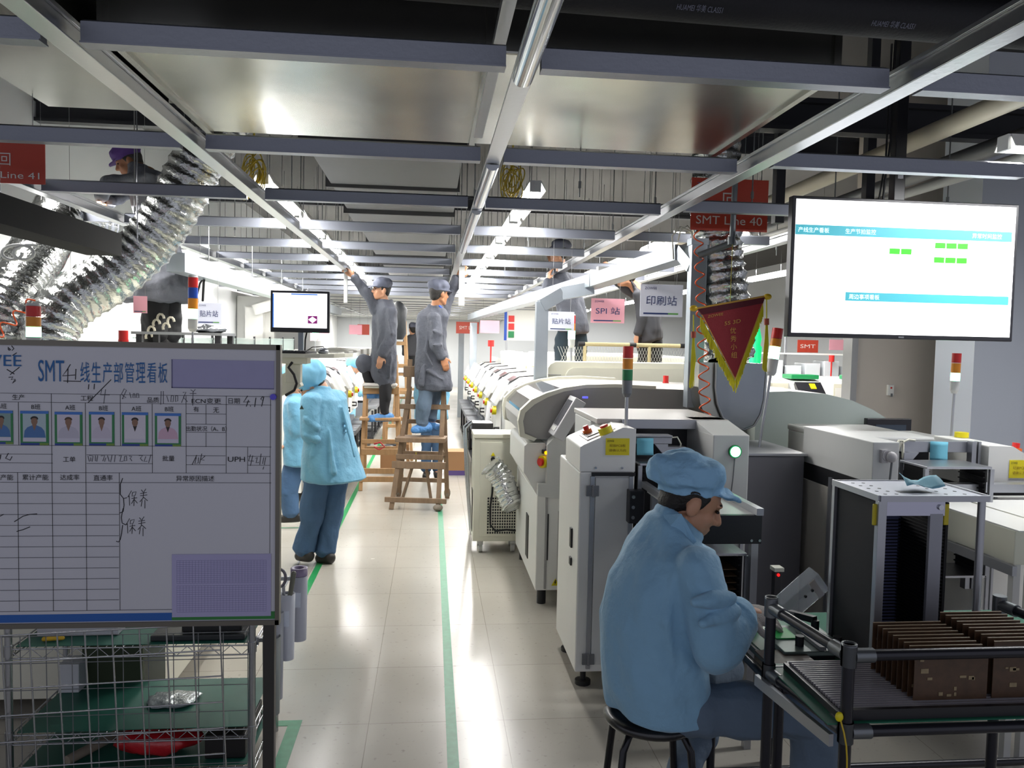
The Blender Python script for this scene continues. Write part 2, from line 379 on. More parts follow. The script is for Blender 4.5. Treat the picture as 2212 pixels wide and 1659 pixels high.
# black insulated pipes with printed lettering
pm = mat('black foam pipe insulation', '#17171b', .75, bump=.15, bs=90)
prt = mat('grey pipe print', '#77788a', .7)
q1 = at(1512, 17, Y=2.72); q2 = at(1930, 52, Y=2.74); dv = (q2-q1).normalized(); off_ = V((0, .062, .070))
def long_pipe(p, d, x0, x1, r, lab): return solo('insulated_pipe', MB().cyl(p+d*((x0-p.x)/d.x), p+d*((x1-p.x)/d.x), r, n=24), pm, lab, 'pipe')
o = long_pipe(q1+off_, dv, -.9, 6, .092, 'black foam-wrapped pipe with grey lettering at the top of the photo')
for q in (q1, q2): text('HUAMEI 华美 CLASS1', .026, q, dv, V((0, -.70, .62)), prt, o, width=.165, off=.003)
long_pipe(q1+off_+V((0, .06, .24)), dv, -3, 6, .11, 'black foam-wrapped pipe behind and above the lettered one')
long_pipe(q1+off_+V((0, -.24, .10)), dv, -3, 6, .10, 'black foam-wrapped pipe right at the top edge of the photo')
# dark steel beams and cable trays up in the ceiling void
bmx = mat('dark primed steel', '#2b2c31', .6, .3)
for (x0, x1, y, z, lab) in ((-3, 5, 3.62, 3.45, 'dark steel beam crossing above the wide duct'), (1.7, 6, 4.75, 3.05, 'dark steel beam above the large screen'), (-6, 6, 7.2, 3.5, 'dark steel beam crossing the void above the ladder'), (-6, 6, 11, 3.5, 'dark steel beam crossing the void further back')):
    solo('steel_beam', MB().bx(x0, x1, y, y+.1, z, z+.03).bx(x0, x1, y+.04, y+.06, z+.03, z+.17).bx(x0, x1, y, y+.1, z+.17, z+.2), bmx, lab, 'beam')
for (x, y, lab) in ((2.18, 4.9, 'dark upright post behind the large screen, left of its hanger'), (2.9, 5.1, 'dark upright post up in the void right of the screen hanger')):
    solo('steel_post', MB().bx(x, x+.06, y, y+.06, 2.5, 4.1), bmx, lab, 'post')
# cream plastic pipes running away on the right
pvc = mat('cream plastic pipe', '#cfc6b0', .4, var=.05)
for (p0, p1, r, lab, m_) in (((2.62, 2.6, 2.86), (2.60, 9.5, 2.80), .05, 'cream plastic pipe passing above the large screen', pvc), ((3.35, 2.8, 2.95), (3.3, 9.5, 2.85), .055, 'grey pipe running beside the cream pipe on the right', steel), ((3.0, 3.4, 2.70), (2.95, 9.0, 2.68), .03, 'thin pale conduit below the cream pipe on the right', pale), ((2.02, 4.6, 2.86), (2.0, 11, 2.9), .05, 'white pipe running back behind the red line sign', white)):
    solo('ceiling_pipe', MB().cyl(p0, p1, r, n=16), m_, lab, 'pipe')
# ---------------------------------------------------------------- strip lamps
tube_m = mat('glowing lamp tube', '#ffffff', .3, emit=(1, .98, .95), es=36)
troughm = mat('white lamp trough', '#e2e2de', .35)
def strip_lamp(x, y, z, L=1.2, wd=.07):
    t = thing('strip_lamp', '', 'strip lamp', (x, y, z))
    pr = [(x-wd, z), (x-wd*.55, z+.06), (x+wd*.55, z+.06), (x+wd, z), (x+wd-.006, z), (x+wd*.5, z+.052), (x-wd*.5, z+.052), (x-wd+.006, z)]
    part('reflector', MB().prism(pr, 'y', y, y+L), troughm, t)
    part('lamp_tube', MB().cyl((x-.022, y+.03, z+.008), (x-.022, y+L-.03, z+.008), .013, n=8).cyl((x+.022, y+.03, z+.008), (x+.022, y+L-.03, z+.008), .013, n=8), tube_m, t)
    for ya in (y-.012, y+L-.005): part('end_cap', MB().bx(x-wd*.5, x+wd*.5, ya, ya+.017, z-.008, z+.06), pale, t)
    for ya in (y+.2, y+L-.2): part('lamp_hanger', MB().cyl((x, ya, z+.06), (x, ya, z+1.46), .003, n=5), chrome, t)
    return t
pl = strip_lamp(0, 0, 0)
def place_lamp(x, y, z, label, group, first=[1]):
    if first[0]: first[0] = 0; o = pl; o.location = (x, y, z); o['label'] = label; o['group'] = group
    else: o = copy_tree(pl, V((x, y, z))-pl.location, label, group)
    return o
for nm, x, y0 in (('left', -1.03, 4.95), ('right', .62, 4.85)):
    for i in range(13):
        place_lamp(x, y0+1.32*i, 2.63, 'strip lamp in the lit row %s of the aisle, %s from the camera' % (nm, ORD[i] if i else 'first'), 'aisle strip lamps')
for i in range(8): place_lamp(-2.5, 7.8+1.9*i, 2.65, 'strip lamp over the left machine line, %s from the camera' % (ORD[i] if i else 'first'), 'left line lamps')
for i in range(8): place_lamp(2.2, 6.9+1.9*i, 2.65, 'strip lamp in the row behind the large screen, %s from the camera' % (ORD[i] if i else 'first'), 'right line lamps')
for i in range(9): place_lamp(4.6, 8.0+1.9*i, 2.65, 'strip lamp in the row past the beige partition, %s from the camera' % (ORD[i] if i else 'first'), 'far right lamps')
o = place_lamp(2.56, 3.36, 2.615, 'short strip lamp at the right edge above the large screen', None); o.rotation_euler.z = -PI/2
o = place_lamp(3.78, 3.36, 2.615, 'unseen strip lamp added right of the large screen to brighten the right wall', None); o.rotation_euler.z = -PI/2  # out-of-view lamp, added to brighten the right wall
o = place_lamp(2.0, 5.3, 2.60, 'strip lamp glowing between the red line sign and the large screen', None); o.rotation_euler.z = -.5
# ---------------------------------------------------------------- machines on the right
def screws(pts, d, parent, r=.006):
    b = MB()
    for p in pts: b.cyl(V(p), V(p)+V(d)*.004, r, n=8)
    return part('screw', b, chrome, parent)
def tower(base, zs, cols, r, label, lean=(0, 0), lit=None, pole_r=.007, cat='signal tower', body=None, zb=None, cap=False):
    """signal tower: pole from base to zs[0], grey body, stacked lenses"""
    t = thing('signal_tower', label, cat, base); bx_, by, bz = base
    def P(z): f = (z-bz); return V((bx_+lean[0]*f, by+lean[1]*f, z))
    zb = zb if zb is not None else zs[0]-.07
    if zb-bz > .01: part('pole', MB().cyl(P(bz), P(zb), pole_r, n=10), alud, t)
    part('lamp_base', MB().cyl(P(zb), P(zb+.02), r*.6, r*.95, n=16).cyl(P(zb+.02), P(zs[0]), r*.95, r, n=16), body or pale, t)
    for i, c in enumerate(cols):
        l = part('lens', MB().cyl(P(zs[i]+.001), P(zs[i+1]-.001), r, n=18), c, t)
    if cap: part('top_cap', MB().cyl(P(zs[-1]), P(zs[-1]+.012), r, r*.9, n=16), pale, t)
    return t
# --- first loader: control column, bay, lamp column
t = thing('board_loader', 'white board loader behind the seated worker with green lit button on its right column', 'machine', (.72, 3.72, 0))
b = MB().bx(.722, .995, 3.72, 4.30, .09, 1.08); part('control_column', b, white, t, .008)
b = MB().prism([(.722, 1.082), (.722, 1.20), (.74, 1.212), (.93, 1.297), (.995, 1.292), (.995, 1.082)], 'y', 3.72, 4.12); c = part('control_head', fixn and b, white, t, .006)
d = part('column_door', MB().bx(.80, .985, 3.712, 3.722, .13, 1.055), pale, t, .003)
part('door_frame', MB().bx(.775, .795, 3.708, 3.722, .11, 1.06).bx(.965, .985, 3.706, 3.716, .11, 1.06), alud, t)
part('door_seal', MB().bx(.78, .995, 3.708, 3.722, 1.062, 1.078), black, t)
for z in (.99, .16): part('hinge', MB().bx(.755, .815, 3.700, 3.714, z-.025, z+.025).cyl((.785, 3.700, z-.028), (.785, 3.700, z+.028), .006), steel, t)
for z in (.72, .60): part('door_latch', MB().bx(.712, .724, 3.86, 3.90, z-.05 if z > .7 else z-.02, z+.05 if z > .7 else z+.02), black, t, .003)
screws([(.80, 3.72, 1.10), (.93, 3.72, 1.10)], (0, -1, 0), t)
part('foot', MB().cyl((.78, 3.80, 0), (.78, 3.80, .02), .04).cyl((.78, 3.80, .02), (.78, 3.80, .1), .015), black, t)
part('foot', MB().cyl((.78, 4.22, 0), (.78, 4.22, .02), .04).cyl((.78, 4.22, .02), (.78, 4.22, .1), .015), black, t)
Rs = M.Rotation(-.40, 3, 'Y'); up = Rs @ V((0, 0, 1)); xs_ = Rs @ V((1, 0, 0))
def onslope(u, y): return V((.74, y, 1.212)) + xs_*u
part('touch_panel', MB().obx(onslope(.105, 3.88)+up*.003, .15, .22, .006, Rs), mat('panel overlay', '#b9b0b0', .35), t)
part('panel_screen', MB().obx(onslope(.10, 3.83)+up*.008, .10, .012, .004, Rs).obx(onslope(.05, 3.9)+up*.008, .012, .15, .004, Rs), black, t)
e = part('emergency_stop', MB().cyl(onslope(.13, 3.765), onslope(.13, 3.765)+up*.035, .034, n=18), yellow, t)
part('stop_button', MB().cyl(onslope(.13, 3.765)+up*.03, onslope(.13, 3.765)+up*.045, .02, n=14), redl, e)
e = part('reset_switch', MB().cyl(onslope(.07, 3.94), onslope(.07, 3.94)+up*.025, .024, n=16), mat('orange plastic', '#d8641c', .4), t)
part('switch_cap', MB().cyl(onslope(.07, 3.94)+up*.025, onslope(.07, 3.94)+up*.045, .014, n=12), redl, e)
# back housing and top plate
part('rear_housing', MB().bx(.86, 1.57, 4.16, 4.62, .09, 1.285), pale, t, .006)
part('top_plate', MB().bx(.86, 1.57, 4.00, 4.66, 1.285, 1.312), mat('top plate grey', '#b9b6b2', .4), t, .004)
part('front_rail', MB().bx(.99, 1.39, 3.985, 4.005, 1.262, 1.312), alud, t, .003)
part('bay_lining', MB().bx(.995, 1.384, 4.12, 4.16, .1, 1.28).bx(.995, 1.384, 3.75, 4.12, .08, .10), blackm, t)
part('lamp_column', MB().bx(1.384, 1.568, 3.72, 4.16, .92, 1.265).prism([(3.72, 1.262), (4.02, 1.312), (4.16, 1.312), (4.16, 1.262)], 'x', 1.384, 1.568), pale, t, .005)
part('column_band', MB().bx(1.386, 1.566, 3.722, 4.16, .895, .92), black, t)
part('lower_column', MB().bx(1.386, 1.566, 3.722, 4.16, .09, .895), pale, t, .004)
part('column_frame', MB().bx(1.40, 1.415, 3.71, 3.724, .1, .89).bx(1.535, 1.55, 3.71, 3.724, .1, .89), alud, t)
e = part('lit_button', MB().cyl((1.492, 3.72, 1.185), (1.492, 3.705, 1.185), .032, n=20), greenl, t)
part('button_glow', MB().ell((1.492, 3.704, 1.185), (.026, .012, .026), 16), glow_g, e)
part('button_cable', MB().tube([(1.492, 3.712, 1.15), (1.485, 3.708, 1.05), (1.475, 3.708, .95), (1.478, 3.708, .88), (1.482, 3.708, .8)], .003, 6), steel, t)
for x in (1.43, 1.53): part('foot', MB().cyl((x, 3.82, 0), (x, 3.82, .1), .03), black, t)
# pusher arm in the bay
part('pusher', MB().bx(1.0, 1.22, 3.86, 3.92, 1.20, 1.235).bx(1.0, 1.22, 3.85, 3.93, 1.235, 1.245).prism([(1.13, 1.20), (1.20, 1.20), (1.20, 1.12)], 'y', 3.86, 3.88).bx(1.20, 1.30, 3.88, 3.93, 1.14, 1.185), alud, t, .003)
part('pusher_cable', MB().tube([(1.22, 3.88, 1.23), (1.25, 3.87, 1.235), (1.27, 3.87, 1.20), (1.27, 3.88, 1.185)], .004, 6), cream, t)
part('side_bracket', MB().bx(.955, 1.03, 3.66, 3.715, .84, 1.0), blackm, t, .004)
screws([(.975, 3.66, .97), (.975, 3.66, .92), (.975, 3.66, .87)], (0, -1, 0), t, .009)
# out-feed platform and its posts
b = MB().bx(1.03, 1.375, 3.10, 3.12, .885, 1.005); part('platform_panel', b, blackm, t, .003)
part('platform_top', MB().bx(1.03, 1.375, 3.12, 3.62, 1.0, 1.006), pale, t)
part('platform_rail', MB().bx(1.345, 1.375, 3.09, 3.72, 1.006, 1.035).bx(1.03, 1.055, 3.09, 3.72, 1.006, 1.035), alud, t)
for x in (1.05, 1.355): part('platform_post', MB().bx(x-.015, x+.015, 3.12, 3.15, 0, .885).bx(x-.015, x+.015, 3.55, 3.58, 0, 1.0), alud, t)
screws([(1.06, 3.10, .90), (1.10, 3.10, .90), (1.33, 3.10, .90), (1.365, 3.10, .90)], (0, -1, 0), t)
# magazines (open board racks)
mblack = mat('matt black wall', '#0f0f12', .8)
def magazine(x0, x1, y0, y1, z0, z1, label, nslot=18, boards=0):
    m_ = thing('board_magazine', label, 'magazine rack', ((x0+x1)/2, (y0+y1)/2, z0))
    part('top_plate', MB().bx(x0, x1, y0, y1, z1-.012, z1), alu, m_, .002); part('bottom_plate', MB().bx(x0, x1, y0, y1, z0, z0+.012), alu, m_, .002)
    for x in (x0, x1):
        s = 1 if x == x0 else -1
        sl = MB().bx(min(x+s*.012, x+s*.02), max(x+s*.012, x+s*.02), y0+.02, y1-.02, z0+.012, z1-.012)
        n = nslot
        for i in range(n):
            z = z0+.03+(z1-z0-.06)*i/(n-1); sl.bx(min(x+s*.02, x+s*.03), max(x+s*.02, x+s*.03), y0+.02, y1-.02, z, z+.006)
        part('slotted_wall', sl, mblack, m_)
        for y in (y0+.008, y1-.008): part('corner_post', MB().bx(x-.008, x+.012, y-.008, y+.008, z0, z1-.012), alud, m_)
    for i in range(boards):
        z = z0+.03+(z1-z0-.06)*i/(nslot-1)+.008
        part('circuit_board', MB().bx(x0+.03, x1-.03, y0+.03, y1-.03, z, z+.0025), mat('brown board', '#5d4328', .5, var=.3, vs=40), m_)
    return m_
magazine(1.025, 1.36, 3.74, 4.05, .60, 1.12, 'empty black and aluminium rack standing in the bay of the white board loader')
magazine(1.06, 1.34, 3.16, 3.48, .40, .83, 'rack of brown circuit boards under the out-feed platform behind the worker', 14, 12)
# blue sticky notes and yellow labels
cy_note = mat('light blue paper', '#6fb9cf', .8, bump=.1, bs=20); ylab = mat('yellow label', '#e3d21c', .55)
def note(x, y, z, w_, h, label, tilt=0, m=cy_note):
    b = MB(); n = 5; R = M.Rotation(tilt, 3, 'Y')
    vs = []
    for i in range(n+1):
        for j in range(2): vs.append(V((x, y, z)) + R @ V(((j-.5)*w_, -.003-.008*(i/n)**2, -h*i/n)))
    b.add(vs, [(2*i, 2*i+1, 2*i+3, 2*i+2) for i in range(n)], True)
    o = solo('sticky_note', b, m, label, 'note'); sm = o.modifiers.new('th', 'SOLIDIFY'); sm.thickness = .001; return o
note(1.075, 3.845, 1.232, .085, .085, 'blue sticky note on the pusher arm of the white board loader')
def warn(x0, x1, y, z0, z1, label, tx=0):
    o = solo('warning_label', MB().bx(x0, x1, y-.0015, y, z0, z1), ylab, label, 'label')
    w_ = x1-x0; h = z1-z0; og = mat('dark yellow print', '#8a6a10', .6)
    text('ZOWEE', h*.11, (x0+w_*.05, y-.0015, z1-h*.16), ZX, ZU, ink, o, width=w_*.30, align='LEFT')
    text('轻放PCB板', h*.17, ((x0+x1)/2, y-.0015, z0+h*.57), ZX, ZU, og, o, width=w_*.68)
    text('请确认方向', h*.17, ((x0+x1)/2, y-.0015, z0+h*.29), ZX, ZU, og, o, width=w_*.72)
    return o
warn(.846, .963, 3.719, 1.163, 1.245, 'yellow warning label on the control column of the white board loader')
# --- stainless cabinet between the two loaders
o = solo('steel_cabinet', MB().bx(1.70, 2.02, 4.05, 4.6, .08, 1.115), mat('dull stainless', '#6d6d72', .42, .55, var=.1, vs=2), 'dull grey steel cabinet between the two board loaders', 'cabinet', bevel=.005)
part('cabinet_top', MB().bx(1.695, 2.035, 4.045, 4.62, 1.115, 1.13), alud, o, .002)
for x, y in ((1.73, 4.1), (1.98, 4.1), (1.73, 4.5), (1.98, 4.5)): part('foot', MB().cyl((x, y, 0), (x, y, .085), .02), black, o)
# --- second loader at right
t = thing('board_loader', 'grey board loader at right with round grey sensor on its end panel', 'machine', (2.05, 3.45, 0))
part('upper_box', MB().bx(2.052, 2.182, 3.45, 4.14, 1.075, 1.27), pale, t, .004)
part('box_band', MB().bx(2.056, 2.18, 3.455, 4.14, .985, 1.075), black, t)
part('lower_box', MB().bx(2.052, 2.182, 3.45, 4.14, .09, .985), mat('warm grey enamel', '#a8a49d', .45, var=.03), t, .004)
part('side_profile', MB().bx(2.042, 2.054, 3.80, 3.83, .09, 1.04), alud, t)
part('rear_housing', MB().bx(2.182, 2.99, 4.05, 4.6, .09, 1.20), pale, t, .005)
part('top_cover', MB().bx(2.182, 2.70, 3.95, 4.62, 1.20, 1.235), pale, t, .01)
e = part('sensor', MB().cyl((2.108, 3.45, 1.21), (2.108, 3.425, 1.21), .022, n=16).ell((2.125, 3.418, 1.205), (.026, .02, .026), 14).bx(2.085, 2.115, 3.43, 3.452, 1.175, 1.235), mat('grey sensor plastic', '#b5b2b4', .4), t)
part('sensor_cable', MB().tube([(2.122, 3.41, 1.18), (2.126, 3.425, 1.10), (2.132, 3.44, 1.02), (2.135, 3.445, .9)], .005, 6), steel, t)
part('bay_beam', MB().bx(2.36, 2.74, 3.70, 3.76, 1.19, 1.245).bx(2.70, 2.725, 3.66, 3.70, .5, 1.25).bx(2.735, 2.75, 3.66, 3.70, .5, 1.25), alud, t, .002)
part('pusher', MB().prism([(2.36, 1.19), (2.44, 1.19), (2.36, 1.10)], 'y', 3.69, 3.71).bx(2.20, 2.36, 3.72, 3.76, 1.12, 1.18), alud, t, .002)
part('pusher_cable', MB().tube([(2.30, 3.70, 1.18), (2.33, 3.69, 1.25), (2.35, 3.69, 1.25), (2.36, 3.70, 1.16)], .006, 6).tube([(2.32, 3.70, 1.17), (2.34, 3.69, 1.235), (2.38, 3.69, 1.255), (2.42, 3.7, 1.25)], .005, 6), cream, t)
part('bay_lining', MB().bx(2.182, 2.72, 4.03, 4.05, .1, 1.19), blackm, t)
part('control_column', MB().prism([(2.76, 1.01), (2.76, 1.235), (2.89, 1.232), (3.07, 1.13), (3.07, 1.01)], 'y', 3.62, 4.05), white, t, .006)
part('column_band', MB().bx(2.763, 3.065, 3.625, 4.05, .985, 1.01), black, t)
part('lower_column', MB().bx(2.76, 3.07, 3.62, 4.05, .09, .985), white, t, .005)
part('column_frame', MB().bx(2.775, 2.79, 3.61, 3.622, .1, .98).bx(2.80, 2.812, 3.61, 3.622, .1, .98), alud, t)
screws([(2.795, 3.62, 1.035)], (0, -1, 0), t)
part('emergency_stop', MB().cyl((2.87, 3.98, 1.235), (2.87, 3.98, 1.262), .035, n=16), yellow, t)
e = part('reset_switch', MB().cyl((3.0, 3.75, 1.17), (3.005, 3.75, 1.21), .03, n=16), mat('orange plastic', '#d8641c', .4), t); part('switch_cap', MB().cyl((3.005, 3.75, 1.205), (3.008, 3.75, 1.235), .018), redl, e)
for x in (2.1, 2.15, 2.82, 3.0): part('foot', MB().cyl((x, 3.75, 0), (x, 3.75, .1), .03), black, t)
warn(2.872, 2.99, 3.619, 1.075, 1.165, 'yellow warning label on the right column of the grey board loader')
# its out-feed conveyor
part('conveyor_box', MB().bx(2.36, 3.0, 2.92, 3.50, .84, .98), cream, t, .004)
part('conveyor_plate', MB().bx(2.36, 2.56, 2.90, 3.55, .98, .985).bx(2.58, 3.0, 2.90, 3.55, .98, .985), white, t)
part('conveyor_rail', MB().bx(2.34, 3.02, 3.52, 3.58, 1.02, 1.06).bx(2.34, 2.36, 2.90, 3.58, .80, .84), alud, t)
part('conveyor_panel', MB().bx(2.60, 3.0, 2.885, 2.90, .82, .97), blackm, t)
part('conveyor_leg', MB().bx(2.37, 2.40, 2.93, 2.96, 0, .84), pale, t); part('conveyor_leg', MB().bx(2.44, 2.46, 2.93, 2.96, 0, .84), pale, t); part('conveyor_leg', MB().bx(2.95, 2.98, 2.93, 2.96, 0, .84), pale, t)
magazine(2.33, 2.66, 3.46, 3.68, .62, 1.155, 'empty black and aluminium rack standing in the bay of the grey board loader')
note(2.545, 3.695, 1.245, .095, .10, 'blue sticky note hanging from the beam of the grey board loader', .04)
# --- screen printer with rounded hood
t = thing('screen_printer', 'grey screen printer with curved hood, tilted operator panel and lightning warning triangle', 'machine', (.69, 4.95, 0))
def arc(pts): return pts
pA = [(.69, 1.07), (.60, 1.10), (.585, 1.19), (.60, 1.25), (.66, 1.31), (.75, 1.355), (.86, 1.39), (1.0, 1.412), (1.2, 1.42), (1.45, 1.412), (2.05, 1.40), (2.05, .10), (1.32, .10), (1.32, 1.07)]
part('body', fixn and MB().prism(pA, 'y', 5.06, 6.2), mat('printer side grey', '#a5a39f', .45, var=.03), t, .004)
ph = [(.672, 1.06), (.58, 1.09), (.565, 1.19), (.58, 1.262), (.65, 1.33), (.745, 1.375), (.86, 1.41), (1.0, 1.432), (1.2, 1.44), (1.47, 1.43), (1.47, 1.41), (1.2, 1.418), (1.0, 1.41), (.86, 1.386), (.755, 1.348), (.67, 1.30), (.61, 1.245), (.597, 1.19), (.61, 1.11), (.69, 1.08)]
for y0, y1 in ((5.03, 5.10), (6.16, 6.24)): part('hood_rim', MB().prism(ph, 'y', y0, y1), cream, t, .003)
pwin = [(.60, 1.19), (.612, 1.25), (.672, 1.31), (.755, 1.355), (.86, 1.393), (.86, 1.40), (.75, 1.366), (.662, 1.32), (.60, 1.255), (.588, 1.19)]
part('hood_window', MB().prism(pwin, 'y', 5.10, 6.16), mat('smoked window', '#2e2c30', .06, .0, coat=.5), t)
# lower front cabinet with stepped panels
part('front_cabinet', MB().bx(.69, 1.32, 4.96, 6.15, .10, .72), white, t, .006)
part('upper_cabinet', MB().prism([(.69, .72), (.69, .80), (.745, .80), (.745, 1.05), (.79, 1.10), (1.12, 1.10), (1.12, .70), (.86, .70)], 'y', 4.93, 5.35), pale, t, .004)
part('side_shelf', MB().prism([(.62, .84), (.605, .86), (.605, 1.03), (.625, 1.05), (.745, 1.05), (.745, .80), (.69, .72)], 'y', 5.0, 5.9), white, t, .008)
part('lower_panel', MB().bx(.745, .76, 4.952, 4.962, .11, .72).bx(.83, 1.30, 4.954, 4.962, .14, .62).bx(1.125, 1.30, 4.954, 4.962, .70, .78), greyp, t, .003)
part('vent_slot', MB().bx(.76, .768, 4.951, 4.962, .30, .60).bx(.684, .692, 5.35, 5.47, .20, .50), black, t)
e = part('emergency_stop', MB().cyl((.745, 4.99, .935), (.715, 4.97, .935), .040, n=18), yellow, t); part('stop_button', MB().cyl((.715, 4.97, .935), (.70, 4.962, .935), .026, n=14), redl, e)
part('selector_switch', MB().cyl((.745, 4.99, 1.0), (.72, 4.985, 1.0), .014, n=10), black, t)
part('pilot_light', MB().cyl((.746, 4.965, .995), (.738, 4.96, .995), .012, n=10), mat('amber pilot light', '#ffb000', .3, emit='#ffa800', es=2), t)
for z in (1.03, 1.055): part('cabinet_hinge', MB().bx(.742, .748, 4.98, 5.0, z-.012, z+.008), steel, t)
for x, y in ((.74, 5.02), (1.25, 5.02), (.74, 6.05), (1.25, 6.05)): part('foot', MB().cyl((x, y, 0), (x, y, .11), .03), black, t)
tri = MB().prism([(.795, .135), (.845, .135), (.82, .18)], 'y', 4.946, 4.953); o = part('warning_triangle', tri, yellow, t)
part('triangle_mark', MB().prism([(.818, .172), (.824, .172), (.82, .158), (.826, .158), (.815, .142), (.817, .154), (.812, .154)], 'y', 4.944, 4.946), ink, o)
# tilted operator panel
Rp = M.Rotation(.52, 3, 'Y')@M.Rotation(0, 3, 'X'); pc = V((.862, 4.92, 1.225))
e = part('operator_panel', MB().obx(pc, .075, .22, .28, Rp), mat('light panel grey', '#c3c3c6', .35), t, .006)
nx = Rp @ V((-1, 0, 0)); part('panel_display', MB().obx(pc+nx*.0385+Rp @ V((0, 0, .02)), .003, .16, .18, Rp), mat('dark display', '#55565c', .2), e)
part('display_key', MB().obx(pc+nx*.0395+Rp @ V((0, 0, -.095)), .004, .14, .03, Rp), white, e)
part('panel_arm', MB().tube([(.83, 4.94, 1.09), (.85, 4.95, 1.11), (.93, 4.97, 1.10), (.96, 5.04, 1.10)], .012, 8), blackm, t)
part('indicator_lamp', MB().cyl((.98, 4.93, 1.352), (.98, 4.93, 1.362), .018, n=12), mat('blue indicator', '#4a4aff', .3, emit='#4040ff', es=2.5), t)
# --- exhaust hood and coiled hose behind the loader
t = thing('exhaust_hood', 'curved galvanised exhaust hood hanging behind the red pennant', 'exhaust hood', (1.88, 4.62, 1.15))
pr = [(1.72, 1.60), (1.72, 1.45), (1.735, 1.35), (1.77, 1.27), (1.83, 1.215), (1.91, 1.195), (1.97, 1.22), (2.01, 1.29), (2.03, 1.38), (2.04, 1.60)]
part('hood_face', MB().prism(pr, 'y', 4.62, 4.64), mat('hood sheet', '#8b9096', .3, 1., var=.12, vs=4), t)
part('hood_body', MB().prism([(x-.10 if x < 1.9 else x-.02, z) for x, z in pr], 'y', 4.64, 4.93), galv, t)
part('hood_rim', MB().tube([(x, 4.618, z) for x, z in pr], .007, 6), alud, t)
tower((.982, 3.87, 1.292), [1.52, 1.575, 1.63, 1.692], [greenl, amber, redl], .026, 'red, amber and green signal tower standing on the loader behind the seated worker', body=steel, zb=1.435, pole_r=.009)
tower((1.87, 4.30, 1.13), [1.635, 1.705, 1.75, 1.81], [glow_g, amber, redl], .030, 'leaning signal tower with lit green lens below the left edge of the large screen', lean=(.125, 0), zb=1.54, pole_r=.008)
tower((2.894, 4.10, 1.20), [1.535, 1.58, 1.635, 1.69], [glow_g, amber, redl], .024, 'signal tower with lit green lens in front of the beige partition', lean=(.02, 0), zb=1.465, pole_r=.007)
tower((1.235, 6.9, 1.54), [1.735, 1.81, 1.875, 1.945], [glow_g, amber, redl], .032, 'signal tower with lit green lens in front of the white hanging station sign', zb=1.66, pole_r=.010, cap=True)
# --- second printer behind the grey loader
t = thing('screen_printer', 'pale green grey screen printer with rounded hood below the large screen', 'machine', (2.1, 4.95, 0))
pB = [(2.12, .1), (2.12, 1.405), (2.35, 1.415), (2.6, 1.40), (2.78, 1.36), (2.93, 1.30), (3.05, 1.23), (3.14, 1.16), (3.2, 1.07), (3.2, .1)]
part('body', MB().prism(pB, 'y', 4.95, 6.4), green_white, t, .006)
part('hood_rim', MB().prism([(x, z+.012) for x, z in pB[1:-1]]+[(x, z-.02) for x, z in pB[1:-1]][::-1], 'y', 6.38, 6.46), white, t)
e = part('monitor', MB().bx(2.84, 3.15, 4.86, 4.90, 1.06, 1.25), blackm, t, .004); part('monitor_screen', MB().bx(2.90, 3.11, 4.856, 4.861, 1.10, 1.21), mat('dim monitor screen', '#28323e', .2, emit='#3a4654', es=.15), e)
part('monitor_arm', MB().bx(2.98, 3.02, 4.90, 4.955, 1.10, 1.14), black, t)
for x, y in ((2.2, 5.05), (3.1, 5.05), (2.2, 6.3), (3.1, 6.3)): part('foot', MB().cyl((x, y, 0), (x, y, .11), .03), black, t)
# --- cream mounting machine with rounded top
t = thing('placement_machine', 'long cream rounded machine behind the grey screen printer', 'machine', (.98, 6.55, 0))
part('body', MB().bx(.985, 2.6, 6.55, 6.93, .1, 1.30).prism([(.98, 1.30), (.98, 1.49), (1.0, 1.52), (1.04, 1.54), (2.6, 1.545), (2.6, 1.30)], 'y', 6.55, 6.94), cream, t, .01)
rr = [(1.13+.0, 1.30), (1.13, 1.44), (1.15, 1.475), (1.19, 1.495), (2.6, 1.50), (2.6, 1.30)]
part('front_panel', MB().prism(rr, 'y', 6.52, 6.552), cream, t, .012)
part('corner_window', MB().bx(.99, 1.085, 6.542, 6.552, 1.13, 1.40), black, t, .01); part('hood_seam', MB().bx(.978, 1.09, 6.545, 6.56, 1.428, 1.434), greyp, t)
part('window_screen', MB().bx(1.005, 1.06, 6.538, 6.543, 1.25, 1.32), mat('small green screen', '#5f7a5a', .3), t)
for x in (1.1, 2.4): part('foot', MB().cyl((x, 6.7, 0), (x, 6.7, .11), .03).cyl((x, 6.85, 0), (x, 6.85, .11), .03), black, t)
t2 = solo('signal_lamp', MB().cyl((1.83, 6.0, 1.395), (1.83, 6.0, 1.41), .025, n=14).cyl((1.83, 6.0, 1.41), (1.83, 6.0, 1.462), .021, n=14), redl, 'small red signal lamp on top of the printer hood beside the cream machine', 'lamp')
